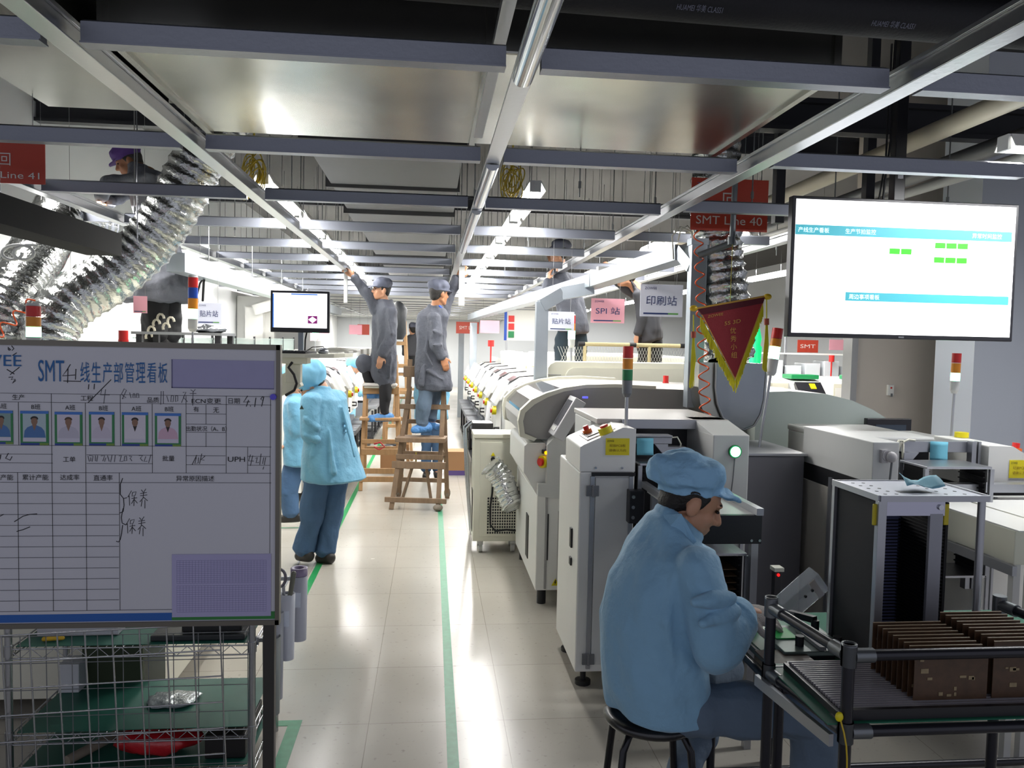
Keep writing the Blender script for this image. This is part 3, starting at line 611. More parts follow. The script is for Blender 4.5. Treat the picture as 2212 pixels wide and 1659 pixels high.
# --- chiller cabinet with grille
t = thing('chiller_cabinet', 'cream cabinet on castors with square-hole grille and black cable, in front of the printer', 'cabinet', (.35, 6.2, 0))
part('cabinet_body', MB().bx(.352, .72, 6.22, 6.54, .10, .93), cream, t, .005); part('cabinet_lid', MB().bx(.345, .725, 6.21, 6.55, .93, .965), cream, t, .005)
part('side_panel', MB().bx(.40, .715, 6.213, 6.222, .14, .90), cream, t, .003)
gr = MB(); n = 13
x0, x1, z0, z1 = .462, .715, .16, .46
for i in range(n+1):
    x = x0+(x1-x0)*i/n; gr.bx(x-.003, x+.003, 6.206, 6.213, z0, z1)
    z = z0+(z1-z0)*i/n; gr.bx(x0, x1, 6.207, 6.212, z-.003, z+.003)
part('grille', gr, cream, t); part('grille_backing', MB().bx(x0, x1, 6.2125, 6.2135, z0, z1), black, t)
part('power_cable', MB().tube([(.502, 6.215, .76), (.503, 6.19, .75), (.505, 6.185, .70), (.50, 6.185, .5), (.485, 6.19, .38), (.49, 6.19, .24), (.53, 6.19, .19), (.62, 6.19, .2), (.70, 6.2, .19)], .008, 8).cyl((.502, 6.215, .765), (.502, 6.195, .765), .018), black, t)
part('caution_mark', MB().prism([(.485, .79), (.52, .79), (.5025, .82)], 'y', 6.209, 6.213), yellow, t)
part('side_opening', MB().bx(.348, .353, 6.3, 6.42, .16, .5), black, t)
for x, y in ((.42, 6.28), (.68, 6.28), (.42, 6.48), (.68, 6.48)): part('castor', MB().cyl((x-.015, y, .035), (x+.015, y, .035), .035, n=14).bx(x-.02, x+.02, y-.01, y+.01, .06, .10), pale, t)
# --- row of placement modules on the right
paper_m = mat('white paper', '#e8e8ea', .7); smoke = mat('tinted cover', '#55555c', .12, coat=.4)
def module(x, y, w_, s=1):
    """one placement module; front faces -x when s = 1"""
    t = thing('placement_module', '', 'machine', (x, y, 0))
    X = lambda d: x+s*d
    pr = [(X(.06), .74), (X(.06), 1.10), (X(.14), 1.24), (X(.28), 1.33), (X(.9), 1.36), (X(.9), .1), (X(.35), .1), (X(.35), .74)]
    part('housing', fixn(bpy.data.objects.new('h', MB().prism(pr, 'y', y, y+w_).mesh('h'))) and MB().prism(pr, 'y', y+.01, y+w_-.01), white, t, .006)
    part('cover_edge', MB().tube([(X(.035), y-.004, .78), (X(.035), y-.004, 1.10), (X(.13), y-.004, 1.26), (X(.28), y-.004, 1.345), (X(.5), y-.004, 1.365)], .007, 6), black, t)
    part('tinted_cover', MB().prism([(X(.05), .98), (X(.05), 1.10), (X(.13), 1.25), (X(.27), 1.34), (X(.28), 1.33), (X(.14), 1.24), (X(.06), 1.10), (X(.06), .98)], 'y', y+.04, y+w_*.45), smoke, t)
    part('front_flap', MB().bx(min(X(.0), X(.055)), max(X(.0), X(.055)), y+w_*.5, y+w_-.03, .80, 1.14), white, t, .005)
    part('operator_panel', MB().prism([(X(-.03), 1.12), (X(.0), 1.10), (X(.12), 1.33), (X(.09), 1.35)], 'y', y+w_*.42, y+w_*.85), white, t, .004)
    e = part('emergency_stop', MB().cyl((X(.0), y+w_*.46, 1.05), (X(-.04), y+w_*.46, 1.05), .042, n=14), yellow, t); part('stop_button', MB().cyl((X(-.04), y+w_*.46, 1.05), (X(-.055), y+w_*.46, 1.05), .025, n=12), redl, e)
    part('handle', MB().tube([(X(.02), y+w_*.3, .90), (X(-.03), y+w_*.3, .90), (X(-.03), y+w_*.3, .86), (X(.02), y+w_*.3, .86)], .012, 6), black, t)
    part('feeder_bank', MB().bx(min(X(.04), X(.34)), max(X(.04), X(.34)), y+.03, y+w_-.03, .50, .70), dkgrey, t, .004)
    fd = MB().bx(min(X(-.10), X(.05)), max(X(-.10), X(.05)), y+.05, y+.05+6*w_*.125+.025, .605, .62)
    for i in range(7): fd.bx(min(X(-.12), X(.05)), max(X(-.12), X(.05)), y+.05+i*w_*.125, y+.05+i*w_*.125+.025, .60, .655)
    part('feeder_row', fd, alud, t)
    part('reel_cart', MB().bx(min(X(-.08), X(.3)), max(X(-.08), X(.3)), y+.05, y+w_-.05, .12, .17).bx(min(X(-.07), X(-.04)), max(X(-.07), X(-.04)), y+.06, y+.09, .15, .58).bx(min(X(-.07), X(-.04)), max(X(-.07), X(-.04)), y+w_-.09, y+w_-.06, .15, .58), blackm, t)
    for yy in (y+.1, y+w_-.1): part('castor', MB().cyl((X(.1), yy-.015, .05), (X(.1), yy+.015, .05), .05, n=12), black, t)
    for i in range(2): part('top_post', MB().bx(min(X(.42), X(.47)), max(X(.42), X(.47)), y+.1+i*.4, y+.14+i*.4, 1.36, 1.44), pale, t)
    return t
m0 = module(.62, 6.95, 1.02); mods = [m0]
m0['label'] = 'white placement module with paper on its flap, nearest of the row right of the aisle'; m0['group'] = 'placement modules right of the aisle'
for i in range(1, 7):
    copy_tree(m0, (0, 1.05*i, 0), 'white placement module in the row right of the aisle, %s from the camera' % ORD[i], 'placement modules right of the aisle')
# flat end panel with vent facing the camera
t = thing('end_cabinet', 'white end cabinet with vent slots closing the near end of the module row', 'machine', (.63, 6.6, 0))
part('cabinet_body', MB().prism([(.62, .45), (.62, 1.04), (.66, 1.10), (.74, 1.18), (1.75, 1.36), (1.75, .1), (.78, .1), (.78, .45)][0:0] or [(.63, .5), (.63, 1.10), (.70, 1.22), (.78, 1.335), (.965, 1.345), (.965, .1), (.74, .1), (.74, .5)], 'y', 6.60, 6.92), white, t, .006)
vs_ = MB()
for i in range(16): vs_.bx(.80+i*.010, .806+i*.010, 6.594, 6.602, 1.215, 1.26)
part('vent', vs_, dkgrey, t)
solo('notice_sheet', MB().prism([(.545, .78), (.60, .76), (.615, 1.08), (.575, 1.10)], 'y', 7.96, 7.964), paper_m, 'loose white paper hanging from the flap of the nearest placement module', 'paper')
t = thing('feeder_cart', 'black feeder bin on a chrome trolley at the near end of the module row', 'trolley', (.45, 6.8, 0))
part('bin', MB().bx(.36, .54, 6.72, 6.94, .84, 1.0), blackm, t, .006); part('bin_label', MB().bx(.39, .43, 6.715, 6.721, .90, .935), mat('lime label', '#a9b92c', .6), t)
part('trolley_leg', MB().tube([(.36, 6.74, 1.0), (.31, 6.75, .95), (.33, 6.76, .55), (.37, 6.76, .02)], .011, 8).tube([(.36, 6.92, 1.0), (.30, 6.92, .95), (.32, 6.92, .55), (.37, 6.92, .02)], .011, 8).cyl((.53, 6.74, 0), (.53, 6.74, .84), .012).cyl((.53, 6.92, 0), (.53, 6.92, .84), .012), chrome, t)
# upright galvanised trunking posts and the cable channel they carry
trunk = mat('galvanised trunking', '#a5adb4', .38, .75, var=.12, vs=8)
def post(x, y, w_, z1, lab): return solo('trunking_post', MB().bx(x, x+w_, y, y+w_*.8, 0, z1), trunk, lab, 'post', bevel=.003)
post(1.56, 4.95, .095, 2.36, 'galvanised trunking post nearest the camera, with reddish reflections, left of the pennant') if False else None
o = solo('trunking_post', MB().bx(1.605, 1.705, 4.80, 4.88, 1.31, 2.36), trunk, 'galvanised trunking post left of the red pennant', 'post', bevel=.003); part('top_cap', MB().bx(1.60, 1.71, 4.795, 4.885, 2.33, 2.37), trunk, o)
post(.835, 6.30, .10, 2.03, 'galvanised trunking post left of the white station sign'); post(.50, 9.3, .08, 2.0, 'thin trunking post beyond the module row, second from the camera') if False else None
for i, (x, y, z1) in enumerate(((.66, 13.6, 2.02), (.60, 17.5, 2.05))): solo('trunking_post', MB().bx(x, x+.12, y, y+.1, 0, z1), trunk, 'pale trunking post far down the module row, %s one' % ('nearer', 'further')[i], 'post')
t = thing('cable_channel', 'galvanised cable channel running back above the station signs on the right', 'cable channel', (1.2, 5, 2.1))
part('channel_run', MB().bar((1.62, 5.0, 2.30), (1.30, 6.15, 2.20), .14, .10).bar((1.30, 6.15, 2.20), (.92, 9.6, 2.14), .14, .10).bar((.92, 9.6, 2.14), (.70, 14, 2.12), .14, .1), trunk, t)
part('channel_elbow', MB().bar((1.62, 5.0, 2.31), (1.66, 4.86, 2.2), .12, .08), trunk, t)
part('channel_elbow', MB().bar((1.05, 6.35, 2.10), (.88, 6.34, 2.0), .1, .10).bar((1.05, 6.35, 2.10), (1.30, 6.3, 2.15), .1, .1), trunk, t)
part('channel_lug', MB().bx(1.28, 1.36, 6.05, 6.13, 2.16, 2.30), pale, t)
# ---------------------------------------------------------------- whiteboard on its stand
BY = 2.60
def wbp(px, py): return at(px, py, Y=BY-.0105)
wbm = mat('whiteboard face', '#c6c6ce', .28, var=.03, vs=3)
t = thing('whiteboard', 'large production whiteboard with printed table and handwriting on a dark steel stand', 'whiteboard', (-.9, BY, 0))
part('writing_surface', MB().bx(-2.02, -.49, BY-.01, BY+.005, .775, 1.665), wbm, t)
part('frame', MB().bx(-2.04, -.482, BY-.016, BY+.012, 1.658, 1.675).bx(-2.04, -.482, BY-.016, BY+.012, .762, .778).bx(-.494, -.480, BY-.016, BY+.012, .762, 1.675), mat('worn aluminium frame', '#6f6b63', .4, .7), t)
for x in (-.532, -1.95): part('stand_leg', MB().bx(x, x+.036, BY-.01, BY+.02, .03, .765), mat('dark steel tube', '#3a3836', .5, .3), t); part('stand_foot', MB().bx(x-.005, x+.04, BY-.28, BY+.28, 0, .03), mat('dark steel tube', '#3a3836', .5, .3), t)
part('blue_stripe', MB().bx(-2.0, wbp(371, 1340).x, BY-.0108, BY-.010, .781, .806), mat('board blue', '#1f5aa8', .5), t, label='dark blue stripe along the lower edge')
part('green_stripe', MB().bx(wbp(371, 1340).x, -.494, BY-.0108, BY-.010, .781, .806), mat('board green', '#2f7d3c', .5), t, label='green stripe along the lower edge')
ln = MB(); lw = .0011
def hl(x0, x1, y, xr=None):
    a = wbp(max(x0, -260), y); b_ = wbp(x1, y); z = wbp(xr if xr is not None else (max(x0, 0)+x1)/2, y).z
    ln.bx(a.x, b_.x, BY-.0112, BY-.010, z-lw/2, z+lw/2); return z
def vl(x, y0, y1, z0=None, z1=None):
    a = wbp(x, (y0+y1)/2).x
    if z0 is None: z0 = wbp(x, y0).z; z1 = wbp(x, y1).z
    ln.bx(a-lw/2, a+lw/2, BY-.0112, BY-.010, min(z0, z1), max(z0, z1))
R_ = 586
Z1 = hl(-260, R_, 853, 300); Z2 = hl(-260, R_, 871.5, 300); Z6 = hl(-260, R_, 963.5, 300); Z9 = hl(-260, R_, 1021.5, 300); Z10 = hl(-260, R_, 1042.5, 300)
hl(402, 488, 894); hl(402, 488, 916.5); hl(402, 488, 934)
for y in (981, 1000): hl(-260, 114, y, 60)
for y in (983, 1001.5): hl(187, 330, y)
for y in (984.5, 1004): hl(402, 487, y)
for y in (986, 1005): hl(535, 584, y)
ROWY = (1065, 1088, 1111.3, 1134.6, 1157.8, 1181, 1204.2, 1227.5, 1250.7, 1274, 1297)
for y in ROWY: hl(-260, 257, y, 128)
ZB = hl(-260, 372, 1319, 180)
vl(37, 0, 1900, ZB, Z9); vl(40, 0, 1800, Z6, Z2)
vl(113, 0, 2160, ZB, Z1); vl(186, 0, 2180, ZB, Z2); vl(258, 0, 2160, ZB, Z9); vl(260, 0, 1800, Z6, Z1); vl(329, 0, 1880, Z9, Z2); vl(402, 0, 1880, Z9, Z1)
vl(445, 874, 916); vl(445, 934, 965.5); vl(488.5, 0, 1880, Z9, Z1); vl(535, 966, 1022); vl(584, 0, 1880, wbp(584, 1195).z, Z1)
part('printed_grid', ln, ink, t)
def wt(s, px, py, hpx, wpx=None, m=ink, bold=0, align='CENTER'):
    k = BY/FPX*1.0; return text(s, hpx*k, wbp(px, py)+V((0, -.0004, 0)), ZX, ZU, m, t, width=wpx*k if wpx else None, align=align, bold=bold)
wt('SMT', 111, 801, 44, 50, blue_ink)
for i, ch in enumerate('线生产部管理看板'): wt(ch, 184+i*24.0, 804+i*.2, 42, 18, blue_ink)
wt('ZOWEE', -28, 778, 23, 132, blue_ink)
for s, x, y in (('生产', 40, 858), ('工程', 188, 860), ('品质', 331, 864)): wt(s, x, y, 11.5)
wt('ECN变更', 446, 866, 11.5, 59); wt('日期', 506, 866, 12)
for s, x, y in (('A班', 4, 877), ('B班', 78, 878.5), ('A班', 152, 880), ('B班', 224, 881.5), ('A班', 295, 882.5), ('B班', 366, 883.5), ('有', 424, 884), ('无', 467, 886)): wt(s, x, y, 11)
wt('出勤状况（A、B）', 446, 926, 11, 82)
wt('工单', 150, 992, 11.5); wt('批量', 364, 990, 11.5); wt('UPH', 511, 992, 10.5, 35)
for s, x, y in (('产能', 15, 1031), ('累计产能', 77, 1031), ('达成率', 151, 1031), ('直通率', 223, 1032), ('异常原因描述', 422, 1033.5)): wt(s, x, y, 12)
# handwriting
pen = mat('marker pen', '#1b1b22', .6); penl = mat('faded marker pen', '#5a5a64', .7)
def strokes(ls, m=pen, r=.0013):
    b = MB()
    for l in ls:
        p = [wbp(*q) for q in l]; b.tube([(q.x, BY-.0106, q.z) for q in p], r, 5)
    return part('handwriting', b, m, t)
strokes([[(152, 787), (144, 800), (135, 812), (162, 810)], [(147, 795), (146, 827)], [(164, 797), (163, 820)], [(137, 823), (175, 824)]])
strokes([[(17, 750), (23, 756), (20, 757), (17, 753)], [(25, 747), (30, 753), (26, 757)], [(36, 762), (27, 768)], [(15, 798), (31, 808)], [(42, 793), (22, 809)], [(19, 815), (28, 814), (24, 820), (33, 819), (27, 828), (34, 822)]])
strokes([[(240, 820), (222, 838), (190, 870)], [(192, 830), (191, 841)], [(204, 829), (203, 841)]])
strokes([[(220, 842), (217, 853), (237, 853)], [(228, 841), (224, 872)], [(262, 852), (268, 840), (273, 843), (264, 862), (272, 859), (262, 852)], [(280, 848), (283, 860)], [(288, 850), (287, 859), (292, 859), (291, 850), (288, 850)], [(295, 850), (295, 859), (300, 859), (299, 850), (295, 850)]], penl, .001)
strokes([[(348, 845), (347, 874)], [(353, 845), (353, 872)], [(360, 855), (364, 868)], [(370, 855), (369, 868), (374, 868), (375, 855), (370, 855)], [(379, 855), (379, 868), (384, 866), (384, 855), (379, 855)], [(395, 848), (402, 847), (396, 858), (405, 868)], [(399, 853), (392, 870)], [(412, 842), (418, 846), (422, 841)], [(410, 850), (424, 850)], [(417, 846), (416, 876)]], penl, .001)
strokes([[(535, 855), (526, 869), (540, 868)], [(537, 864), (532, 878)], [(541, 876), (541, 878)], [(553, 859), (550, 879)], [(568, 856), (563, 862), (568, 866), (570, 857), (565, 878)]])
strokes([[(190, 985), (193, 997)], [(193, 984), (201, 985), (199, 997)], [(196, 988), (196, 996)], [(206, 984), (206, 996)], [(211, 984), (209, 997)], [(218, 985), (226, 984), (222, 996), (229, 989), (226, 997)], [(232, 984), (236, 997)], [(242, 983), (239, 998)], [(249, 983), (247, 998)], [(257, 985), (262, 984), (259, 997), (266, 996)], [(269, 986), (268, 996), (274, 995), (273, 985), (269, 986)], [(279, 985), (285, 986), (281, 990), (285, 996)], [(300, 984), (308, 984), (303, 990), (308, 996)], [(315, 986), (311, 997), (318, 996)], [(326, 982), (321, 1000)]], penl, .0011)
strokes([[(425, 983), (415, 1004)], [(424, 988), (421, 1002), (428, 1000), (429, 988)], [(436, 980), (431, 1002)], [(443, 985), (434, 993), (441, 994)]], pen, .001)
strokes([[(541, 982), (537, 996), (548, 996)], [(546, 984), (541, 1006)], [(552, 990), (556, 988), (553, 1000), (559, 999)], [(564, 980), (561, 1004)], [(570, 988), (567, 1002)], [(574, 988), (571, 1004)], [(570, 1008), (568, 1014)]], pen, .001)
for x0, y0, s in ((276, 1060, 0), (272, 1120, 1)):
    strokes([[(x0+8, y0), (x0, y0+14), (x0+3, y0+11), (x0+4, y0+32)], [(x0+10, y0+4), (x0+18, y0+2), (x0+16, y0+10), (x0+9, y0+12), (x0+10, y0+4)], [(x0+8, y0+17), (x0+20, y0+15)], [(x0+14, y0+12), (x0+13, y0+33)], [(x0+13, y0+19), (x0+8, y0+28)], [(x0+14, y0+19), (x0+21, y0+27)],
             [(x0+29, y0-2), (x0+33, y0+3)], [(x0+39, y0-4), (x0+34, y0+4)], [(x0+27, y0+6), (x0+41, y0+4)], [(x0+27, y0+11), (x0+42, y0+9)], [(x0+34, y0+4), (x0+33, y0+16), (x0+26, y0+24)], [(x0+34, y0+14), (x0+43, y0+22)], [(x0+31, y0+20), (x0+29, y0+34)], [(x0+37, y0+20), (x0+37, y0+38)]], pen, .001)
strokes([[(265, 1033), (260, 1046), (260, 1068), (267, 1077), (274, 1075)], [(267, 1077), (268, 1092), (266, 1105), (259, 1108)], [(266, 1098), (262, 1118), (264, 1130), (272, 1134)], [(265, 1134), (263, 1150), (260, 1165), (256, 1171), (251, 1169)]])
strokes([[(31, 1127), (50, 1115), (65, 1111), (80, 1110)], [(36, 1148), (50, 1144), (65, 1138)], [(-2, 1116), (8, 1111)], [(-2, 985), (2, 982), (0, 992), (-4, 994)], [(18, 979), (12, 990), (22, 994), (26, 986)]])
# staff photo cards stuck to the board
cblue = mat('card blue', '#3b74c4', .5); cgreen = mat('card green', '#2c7d4b', .5); cwhite = mat('card white', '#c9c6d6', .55)
skin_p = mat('printed skin', '#8a6a58', .6); hair_p = mat('printed hair', '#2a2426', .6)
CARDS = ((-21, 28, 887, 959, '#4a72a8', 'blue shirt, cut by the left edge of the photo', '#7f9a98'), (45, 105, 888, 961, '#4a72a8', 'blue shirt, second from the left', '#a9bcc4'), (119, 178, 890, 962, '#b9b6c6', 'white coat, third from the left', '#c9c3d2'), (193, 247, 890, 962, '#c3bccd', 'white coat, fourth from the left', '#c9c3d2'), (264, 320, 891, 963, '#d3cfda', 'white coat and dark cap', '#cfcad6'), (335, 391, 893, 964, '#caa9bd', 'pink coat, rightmost', '#cbc9da'))
for i, (x0, x1, y0, y1, cc, d, bg) in enumerate(CARDS):
    a = wbp(x0, y1); b_ = wbp(x1, y0); X0, X1, Z0, Z1_ = a.x, b_.x, a.z, b_.z; w_ = X1-X0; h = Z1_-Z0
    c = solo('photo_card', MB().bx(X0, X1, BY-.0122, BY-.0102, Z0, Z1_), cgreen, 'staff photo card, person in %s' % d, 'photo card', 'staff photo cards')
    def fl(nm, u0, u1, v0, v1, m_, dy): return part(nm, MB().bx(X0+w_*u0, X0+w_*u1, BY-.0122-dy, BY-.0121, Z0+h*v0, Z0+h*v1), m_, c)
    fl('card_photo', .09, .91, .10, .92, mat('photo ground '+bg, bg, .5), .0002)
    fl('card_header', 0, 1, .92, 1, cblue, .0003); fl('card_footer', 0, .68, 0, .06, mat('card navy', '#24408f', .5), .0003); fl('card_footer', .68, 1, 0, .06, mat('card olive', '#6f8f3c', .5), .0003)
    def pic(nm, pts, m_, dy): return part(nm, MB().prism([(X0+w_*u, Z0+h*v) for u, v in pts], 'y', BY-.0122-dy, BY-.0121), m_, c)
    pic('pictured_coat', [(.12, .22), (.15, .42), (.25, .52), (.42, .58), (.58, .58), (.75, .52), (.85, .42), (.9, .22)], mat('printed coat '+cc, cc, .6), .0004)
    pic('pictured_neck', [(.42, .60), (.50, .42), (.58, .60)], skin_p if i not in (4, 5) else hair_p, .0005)
    pic('pictured_face', [(.5+.115*math.cos(q*PI/8), .70+.12*math.sin(q*PI/8)) for q in range(16)], skin_p, .0006)
    pic('pictured_hair', [(.5+.14*math.cos(q*PI/8), .765+.085*math.sin(q*PI/8)) for q in range(9)]+[(.5+.10*math.cos(q*PI/8), .745+.05*math.sin(q*PI/8)) for q in range(8, -1, -1)], hair_p if i != 2 else mat('printed brown hair', '#4a3a2c', .6), .0007)
    fl('card_caption', .09, .91, .10, .21, cwhite, .0005)
    text('□□ □□□', .0035, (X0+w_*.5, BY-.0128, Z0+h*.16), ZX, ZU, ink, c, width=w_*.5) if False else None
# purple pocket, printed sheet and magnet
a = wbp(371, 838); b_ = wbp(595, 780)
o = solo('document_pocket', MB().bx(a.x, b_.x-.004, BY-.0125, BY-.0102, a.z, b_.z), mat('lilac pocket', '#9896bb', .35, var=.05, vs=20), 'empty lilac document pocket at the top right of the whiteboard', 'pocket')
part('pocket_edge', MB().bx(a.x, b_.x-.004, BY-.0135, BY-.0124, a.z, a.z+.003).bx(a.x, a.x+.003, BY-.0135, BY-.0124, a.z, b_.z), mat('pocket edge', '#5c5a80', .4), o)
a = wbp(372, 1333); b_ = wbp(586, 1196)
o = solo('printed_sheet', MB().bx(a.x, b_.x, BY-.0125, BY-.0112, a.z, b_.z), mat('lilac paper', '#a9a5cb', .6), 'lilac printed sheet with tiny tables at the lower right of the whiteboard', 'paper')
g = MB(); gm_ = mat('fine lilac print', '#77749f', .6)
for (v0, v1) in ((.08, .50), (.54, .90)):
    for i in range(13): z = a.z+(b_.z-a.z)*(v0+(v1-v0)*i/12); g.bx(a.x+.015, b_.x-.015, BY-.0127, BY-.0124, z-.0004, z+.0004)
    for i in range(30): x = a.x+.015+(b_.x-a.x-.03)*i/29; g.bx(x-.0003, x+.0003, BY-.0127, BY-.0124, a.z+(b_.z-a.z)*v0, a.z+(b_.z-a.z)*v1)
part('table_print', g, gm_, o)
m_ = wbp(597, 857); solo('magnet', MB().cyl((m_.x-.008, BY-.016, m_.z), (m_.x-.008, BY-.024, m_.z), .010, n=14), mat('violet magnet', '#5a4fd0', .4), 'small violet magnet at the right edge of the whiteboard frame', 'magnet')
# ---------------------------------------------------------------- chrome wire rack behind the board
RX0, RX1, RY0, RY1 = -1.50, -.645, 2.95, 3.40
t = thing('wire_rack', 'chrome wire shelving rack standing behind the whiteboard', 'shelf rack', (-1.07, 3.17, 0))
for x in (RX0, RX1):
    for y in (RY0, RY1): part('rack_post', MB().cyl((x, y, 0), (x, y, 1.05), .0127, n=12).cyl((x, y, .53), (x, y, .57), .016, n=12).cyl((x, y, .21), (x, y, .25), .016, n=12), chrome, t)
for y in (RY0+.0, ): pass
part('side_rail', MB().cyl((RX1, RY0, .70), (RX1, RY1, .70), .004, n=6).cyl((RX1, RY0, .62), (RX1, RY1, .62), .004, n=6).cyl((RX1, RY0, .54), (RX1, RY1, .54), .004, n=6), chrome, t)
for z in (.09, .235, .555, .98):
    s = MB()
    for y in (RY0, RY1):
        s.cyl((RX0, y, z), (RX1, y, z), .003, n=6); s.cyl((RX0, y, z-.035), (RX1, y, z-.035), .003, n=6)
        pts = [(RX0+(RX1-RX0)*i/22, y, z-.035*(i % 2)) for i in range(23)]; s.tube(pts, .002, 5)
    for x in (RX0, RX1):
        s.cyl((x, RY0, z), (x, RY1, z), .003, n=6); s.cyl((x, RY0, z-.035), (x, RY1, z-.035), .003, n=6); s.tube([(x, RY0+(RY1-RY0)*i/12, z-.035*(i % 2)) for i in range(13)], .002, 5)
    for i in range(1, 28): x = RX0+(RX1-RX0)*i/28; s.cyl((x, RY0, z+.003), (x, RY1, z+.003), .0015, n=5)
    part('wire_shelf', s, chrome, t)
matm = mat('green rubber mat', '#1f5c4e', .5, var=.12, vs=14)
solo('shelf_mat', MB().bx(RX0+.02, RX1-.02, RY0+.01, RY1-.01, .5595, .562), matm, 'green rubber mat on the upper wire shelf just below the whiteboard', 'mat')
solo('shelf_mat', MB().bx(RX0+.02, RX1-.02, RY0+.01, RY1-.01, .2395, .242), matm, 'green rubber mat on the middle wire shelf under the clear bag', 'mat')
solo('shelf_mat', MB().bx(RX0+.02, RX1-.02, RY0+.01, RY1-.01, .0945, .097), matm, 'green rubber mat on the lowest wire shelf under the red bag', 'mat')
o = solo('rack_side_board', MB().bx(-1.42, -1.18, 3.36, 3.38, .25, .545), mat('olive board', '#2f3a22', .6), 'dark olive board standing at the back of the middle wire shelf', 'board')
solo('paper_stack', MB().bx(-1.45, -1.16, 3.05, 3.34, .564, .600), mat('grey white paper', '#b9b9c0', .6, var=.06, vs=30), 'stack of pale sheets on the left of the upper wire shelf', 'paper', bevel=.002)
solo('yellow_clip', MB().cap((-1.40, 3.0, .572), .009, (-1.34, 3.01, .571), .007), mat('yellow rubber', '#c9a324', .5), 'small yellow clip in front of the pale sheets on the upper shelf', 'clip')
solo('equipment_box', MB().bx(-.92, -.70, 3.02, 3.30, .563, .70), mat('near black box', '#1d1f20', .5), 'black box on the right of the upper wire shelf', 'box', bevel=.006)
o = solo('black_tray', MB().bx(-1.02, -.68, 2.98, 3.34, .5625, .585), mat('near black tray', '#24282a', .4), 'flat black tray under the black box on the upper shelf', 'tray', bevel=.004)
def crumple(c, rx, ry, rz, m, name, label, cat, seed, amp=.3, n=26, sm=True):
    b = MB().ell(c, (rx, ry, rz), n)
    for i, p in enumerate(b.v):
        q = (p-V(c)); k = N.fractal((q*16+V((seed, seed*2, 0))), 1, 2, 4); b.v[i] = V(c)+q*(1+amp*k); b.v[i].z = max(b.v[i].z, c[2]-rz*.9)
    return solo(name, b, m, label, cat)
crumple((-1.02, 3.075, .150), .15, .085, .055, mat('red plastic bag', '#c2222c', .22, coat=.5, bump=.4, bs=25), 'plastic_bag', 'shiny red plastic bag on the lowest wire shelf', 'bag', 3, .22)
crumple((-1.0, 3.18, .252), .10, .085, .012, mat('clear foil bag', '#9fa6a8', .12, .35, bump=.8, bs=22), 'plastic_bag', 'clear foil bag lying on the green mat of the middle shelf', 'bag', 8, .3)
solo('equipment_box', MB().bx(-.83, -.68, 3.0, 3.3, .098, .19), mat('black component box', '#191516', .5), 'black box on the lowest shelf right of the red bag', 'box', bevel=.004)
solo('cardboard_tube', MB().cyl((-1.32, 2.99, .115), (-1.16, 3.25, .125), .018, n=12), mat('cardboard tube', '#8d8375', .7), 'grey cardboard tube lying on the lowest shelf left of the red bag', 'tube')
solo('white_box', MB().bx(-1.48, -1.40, 3.28, 3.38, .2425, .36), mat('white carton', '#c5c7cc', .6), 'small white box at the left end of the middle wire shelf', 'box', bevel=.003)
# mesh panels
def mesh_panel(name, x0, z0, nx, nz, dx, dz, y, rot, r, label, m_=chrome):
    b = MB(); R = M.Rotation(rot, 3, 'Y'); o0 = V((x0, y, z0))
    for i in range(nx+1): b.cyl(o0+R @ V((i*dx, 0, 0)), o0+R @ V((i*dx, 0, nz*dz)), r, n=6)
    for j in range(nz+1): b.cyl(o0+R @ V((0, -.004, j*dz)), o0+R @ V((nx*dx, -.004, j*dz)), r, n=6)
    return solo(name, b, m_, label, 'wire mesh')
mesh_panel('mesh_panel', -1.742, .03, 12, 7, .0885, .0915, 2.74, -.042, .0028, 'tilted chrome wire mesh panel nearest the camera under the whiteboard')
mesh_panel('mesh_panel', -1.62, .02, 11, 6, .088, .0985, 2.925, -.006, .0016, 'thin wire mesh panel fixed to the front of the rack', steel)
for i, (x, y, z0, z1, r, m_, lab) in enumerate(((-.588, 3.02, .26, .56, .034, mat('grey plastic tube', '#7c8180', .5), 'grey plastic holder tube hanging on the right side of the wire rack'), (-.545, 3.10, .44, .70, .030, mat('white holder', '#c9ccd6', .45), 'white holder tube with scissors beside the whiteboard leg'), (-.520, 3.22, .47, .735, .034, mat('pale holder', '#b9bbc6', .45), 'pale holder tube furthest right beside the whiteboard leg'), (-.575, 3.06, .30, .64, .024, mat('grey holder', '#a9abb2', .5), 'tall narrow grey holder tube just behind the whiteboard leg'))):
    o = solo('tool_holder', MB().lathe([(r*.9, z0), (r, z1), (r*.9, z1), (r*.8, z0+.01)], (x, y, 0), n=18).cyl((x, y, z0), (x, y, z0+.01), r*.9, n=18), m_, lab, 'holder')
    part('holder_hook', MB().bx(-.645, x, y-.004, y+.004, z1-.02, z1-.005).bx(-.655, -.635, y-.006, y+.006, z1-.03, z1), chrome, o)
    if i in (1, 2): part('holder_label', MB().bx(x-.012, x+.012, y-r-.003, y-r+.002, z1-.12, z1-.06), mat('blue white label', '#dfe6f4', .6), o)
o = solo('tape_roll', MB().lathe([(.034, 0), (.034, .03), (.02, .03), (.02, 0), (.034, 0)], (-.520, 3.22, .737), n=20, caps=False), mat('purple tape roll', '#8d7f9c', .4), 'tape roll on top of the furthest right holder tube', 'tape')
sc1 = thing('scissors', 'scissors with grey loop handle standing in the white holder tube', 'scissors', (-.55, 3.10, .70))
part('handle_loop', MB().tube([(-.572+.022*math.cos(a), 3.09, .765+.034*math.sin(a)) for a in [2*PI*i/14 for i in range(14)]], .006, 8, True), mat('grey handle', '#77757c', .4), sc1)
part('blade', MB().bar((-.560, 3.095, .735), (-.545, 3.10, .50), .012, .003), chrome, sc1)
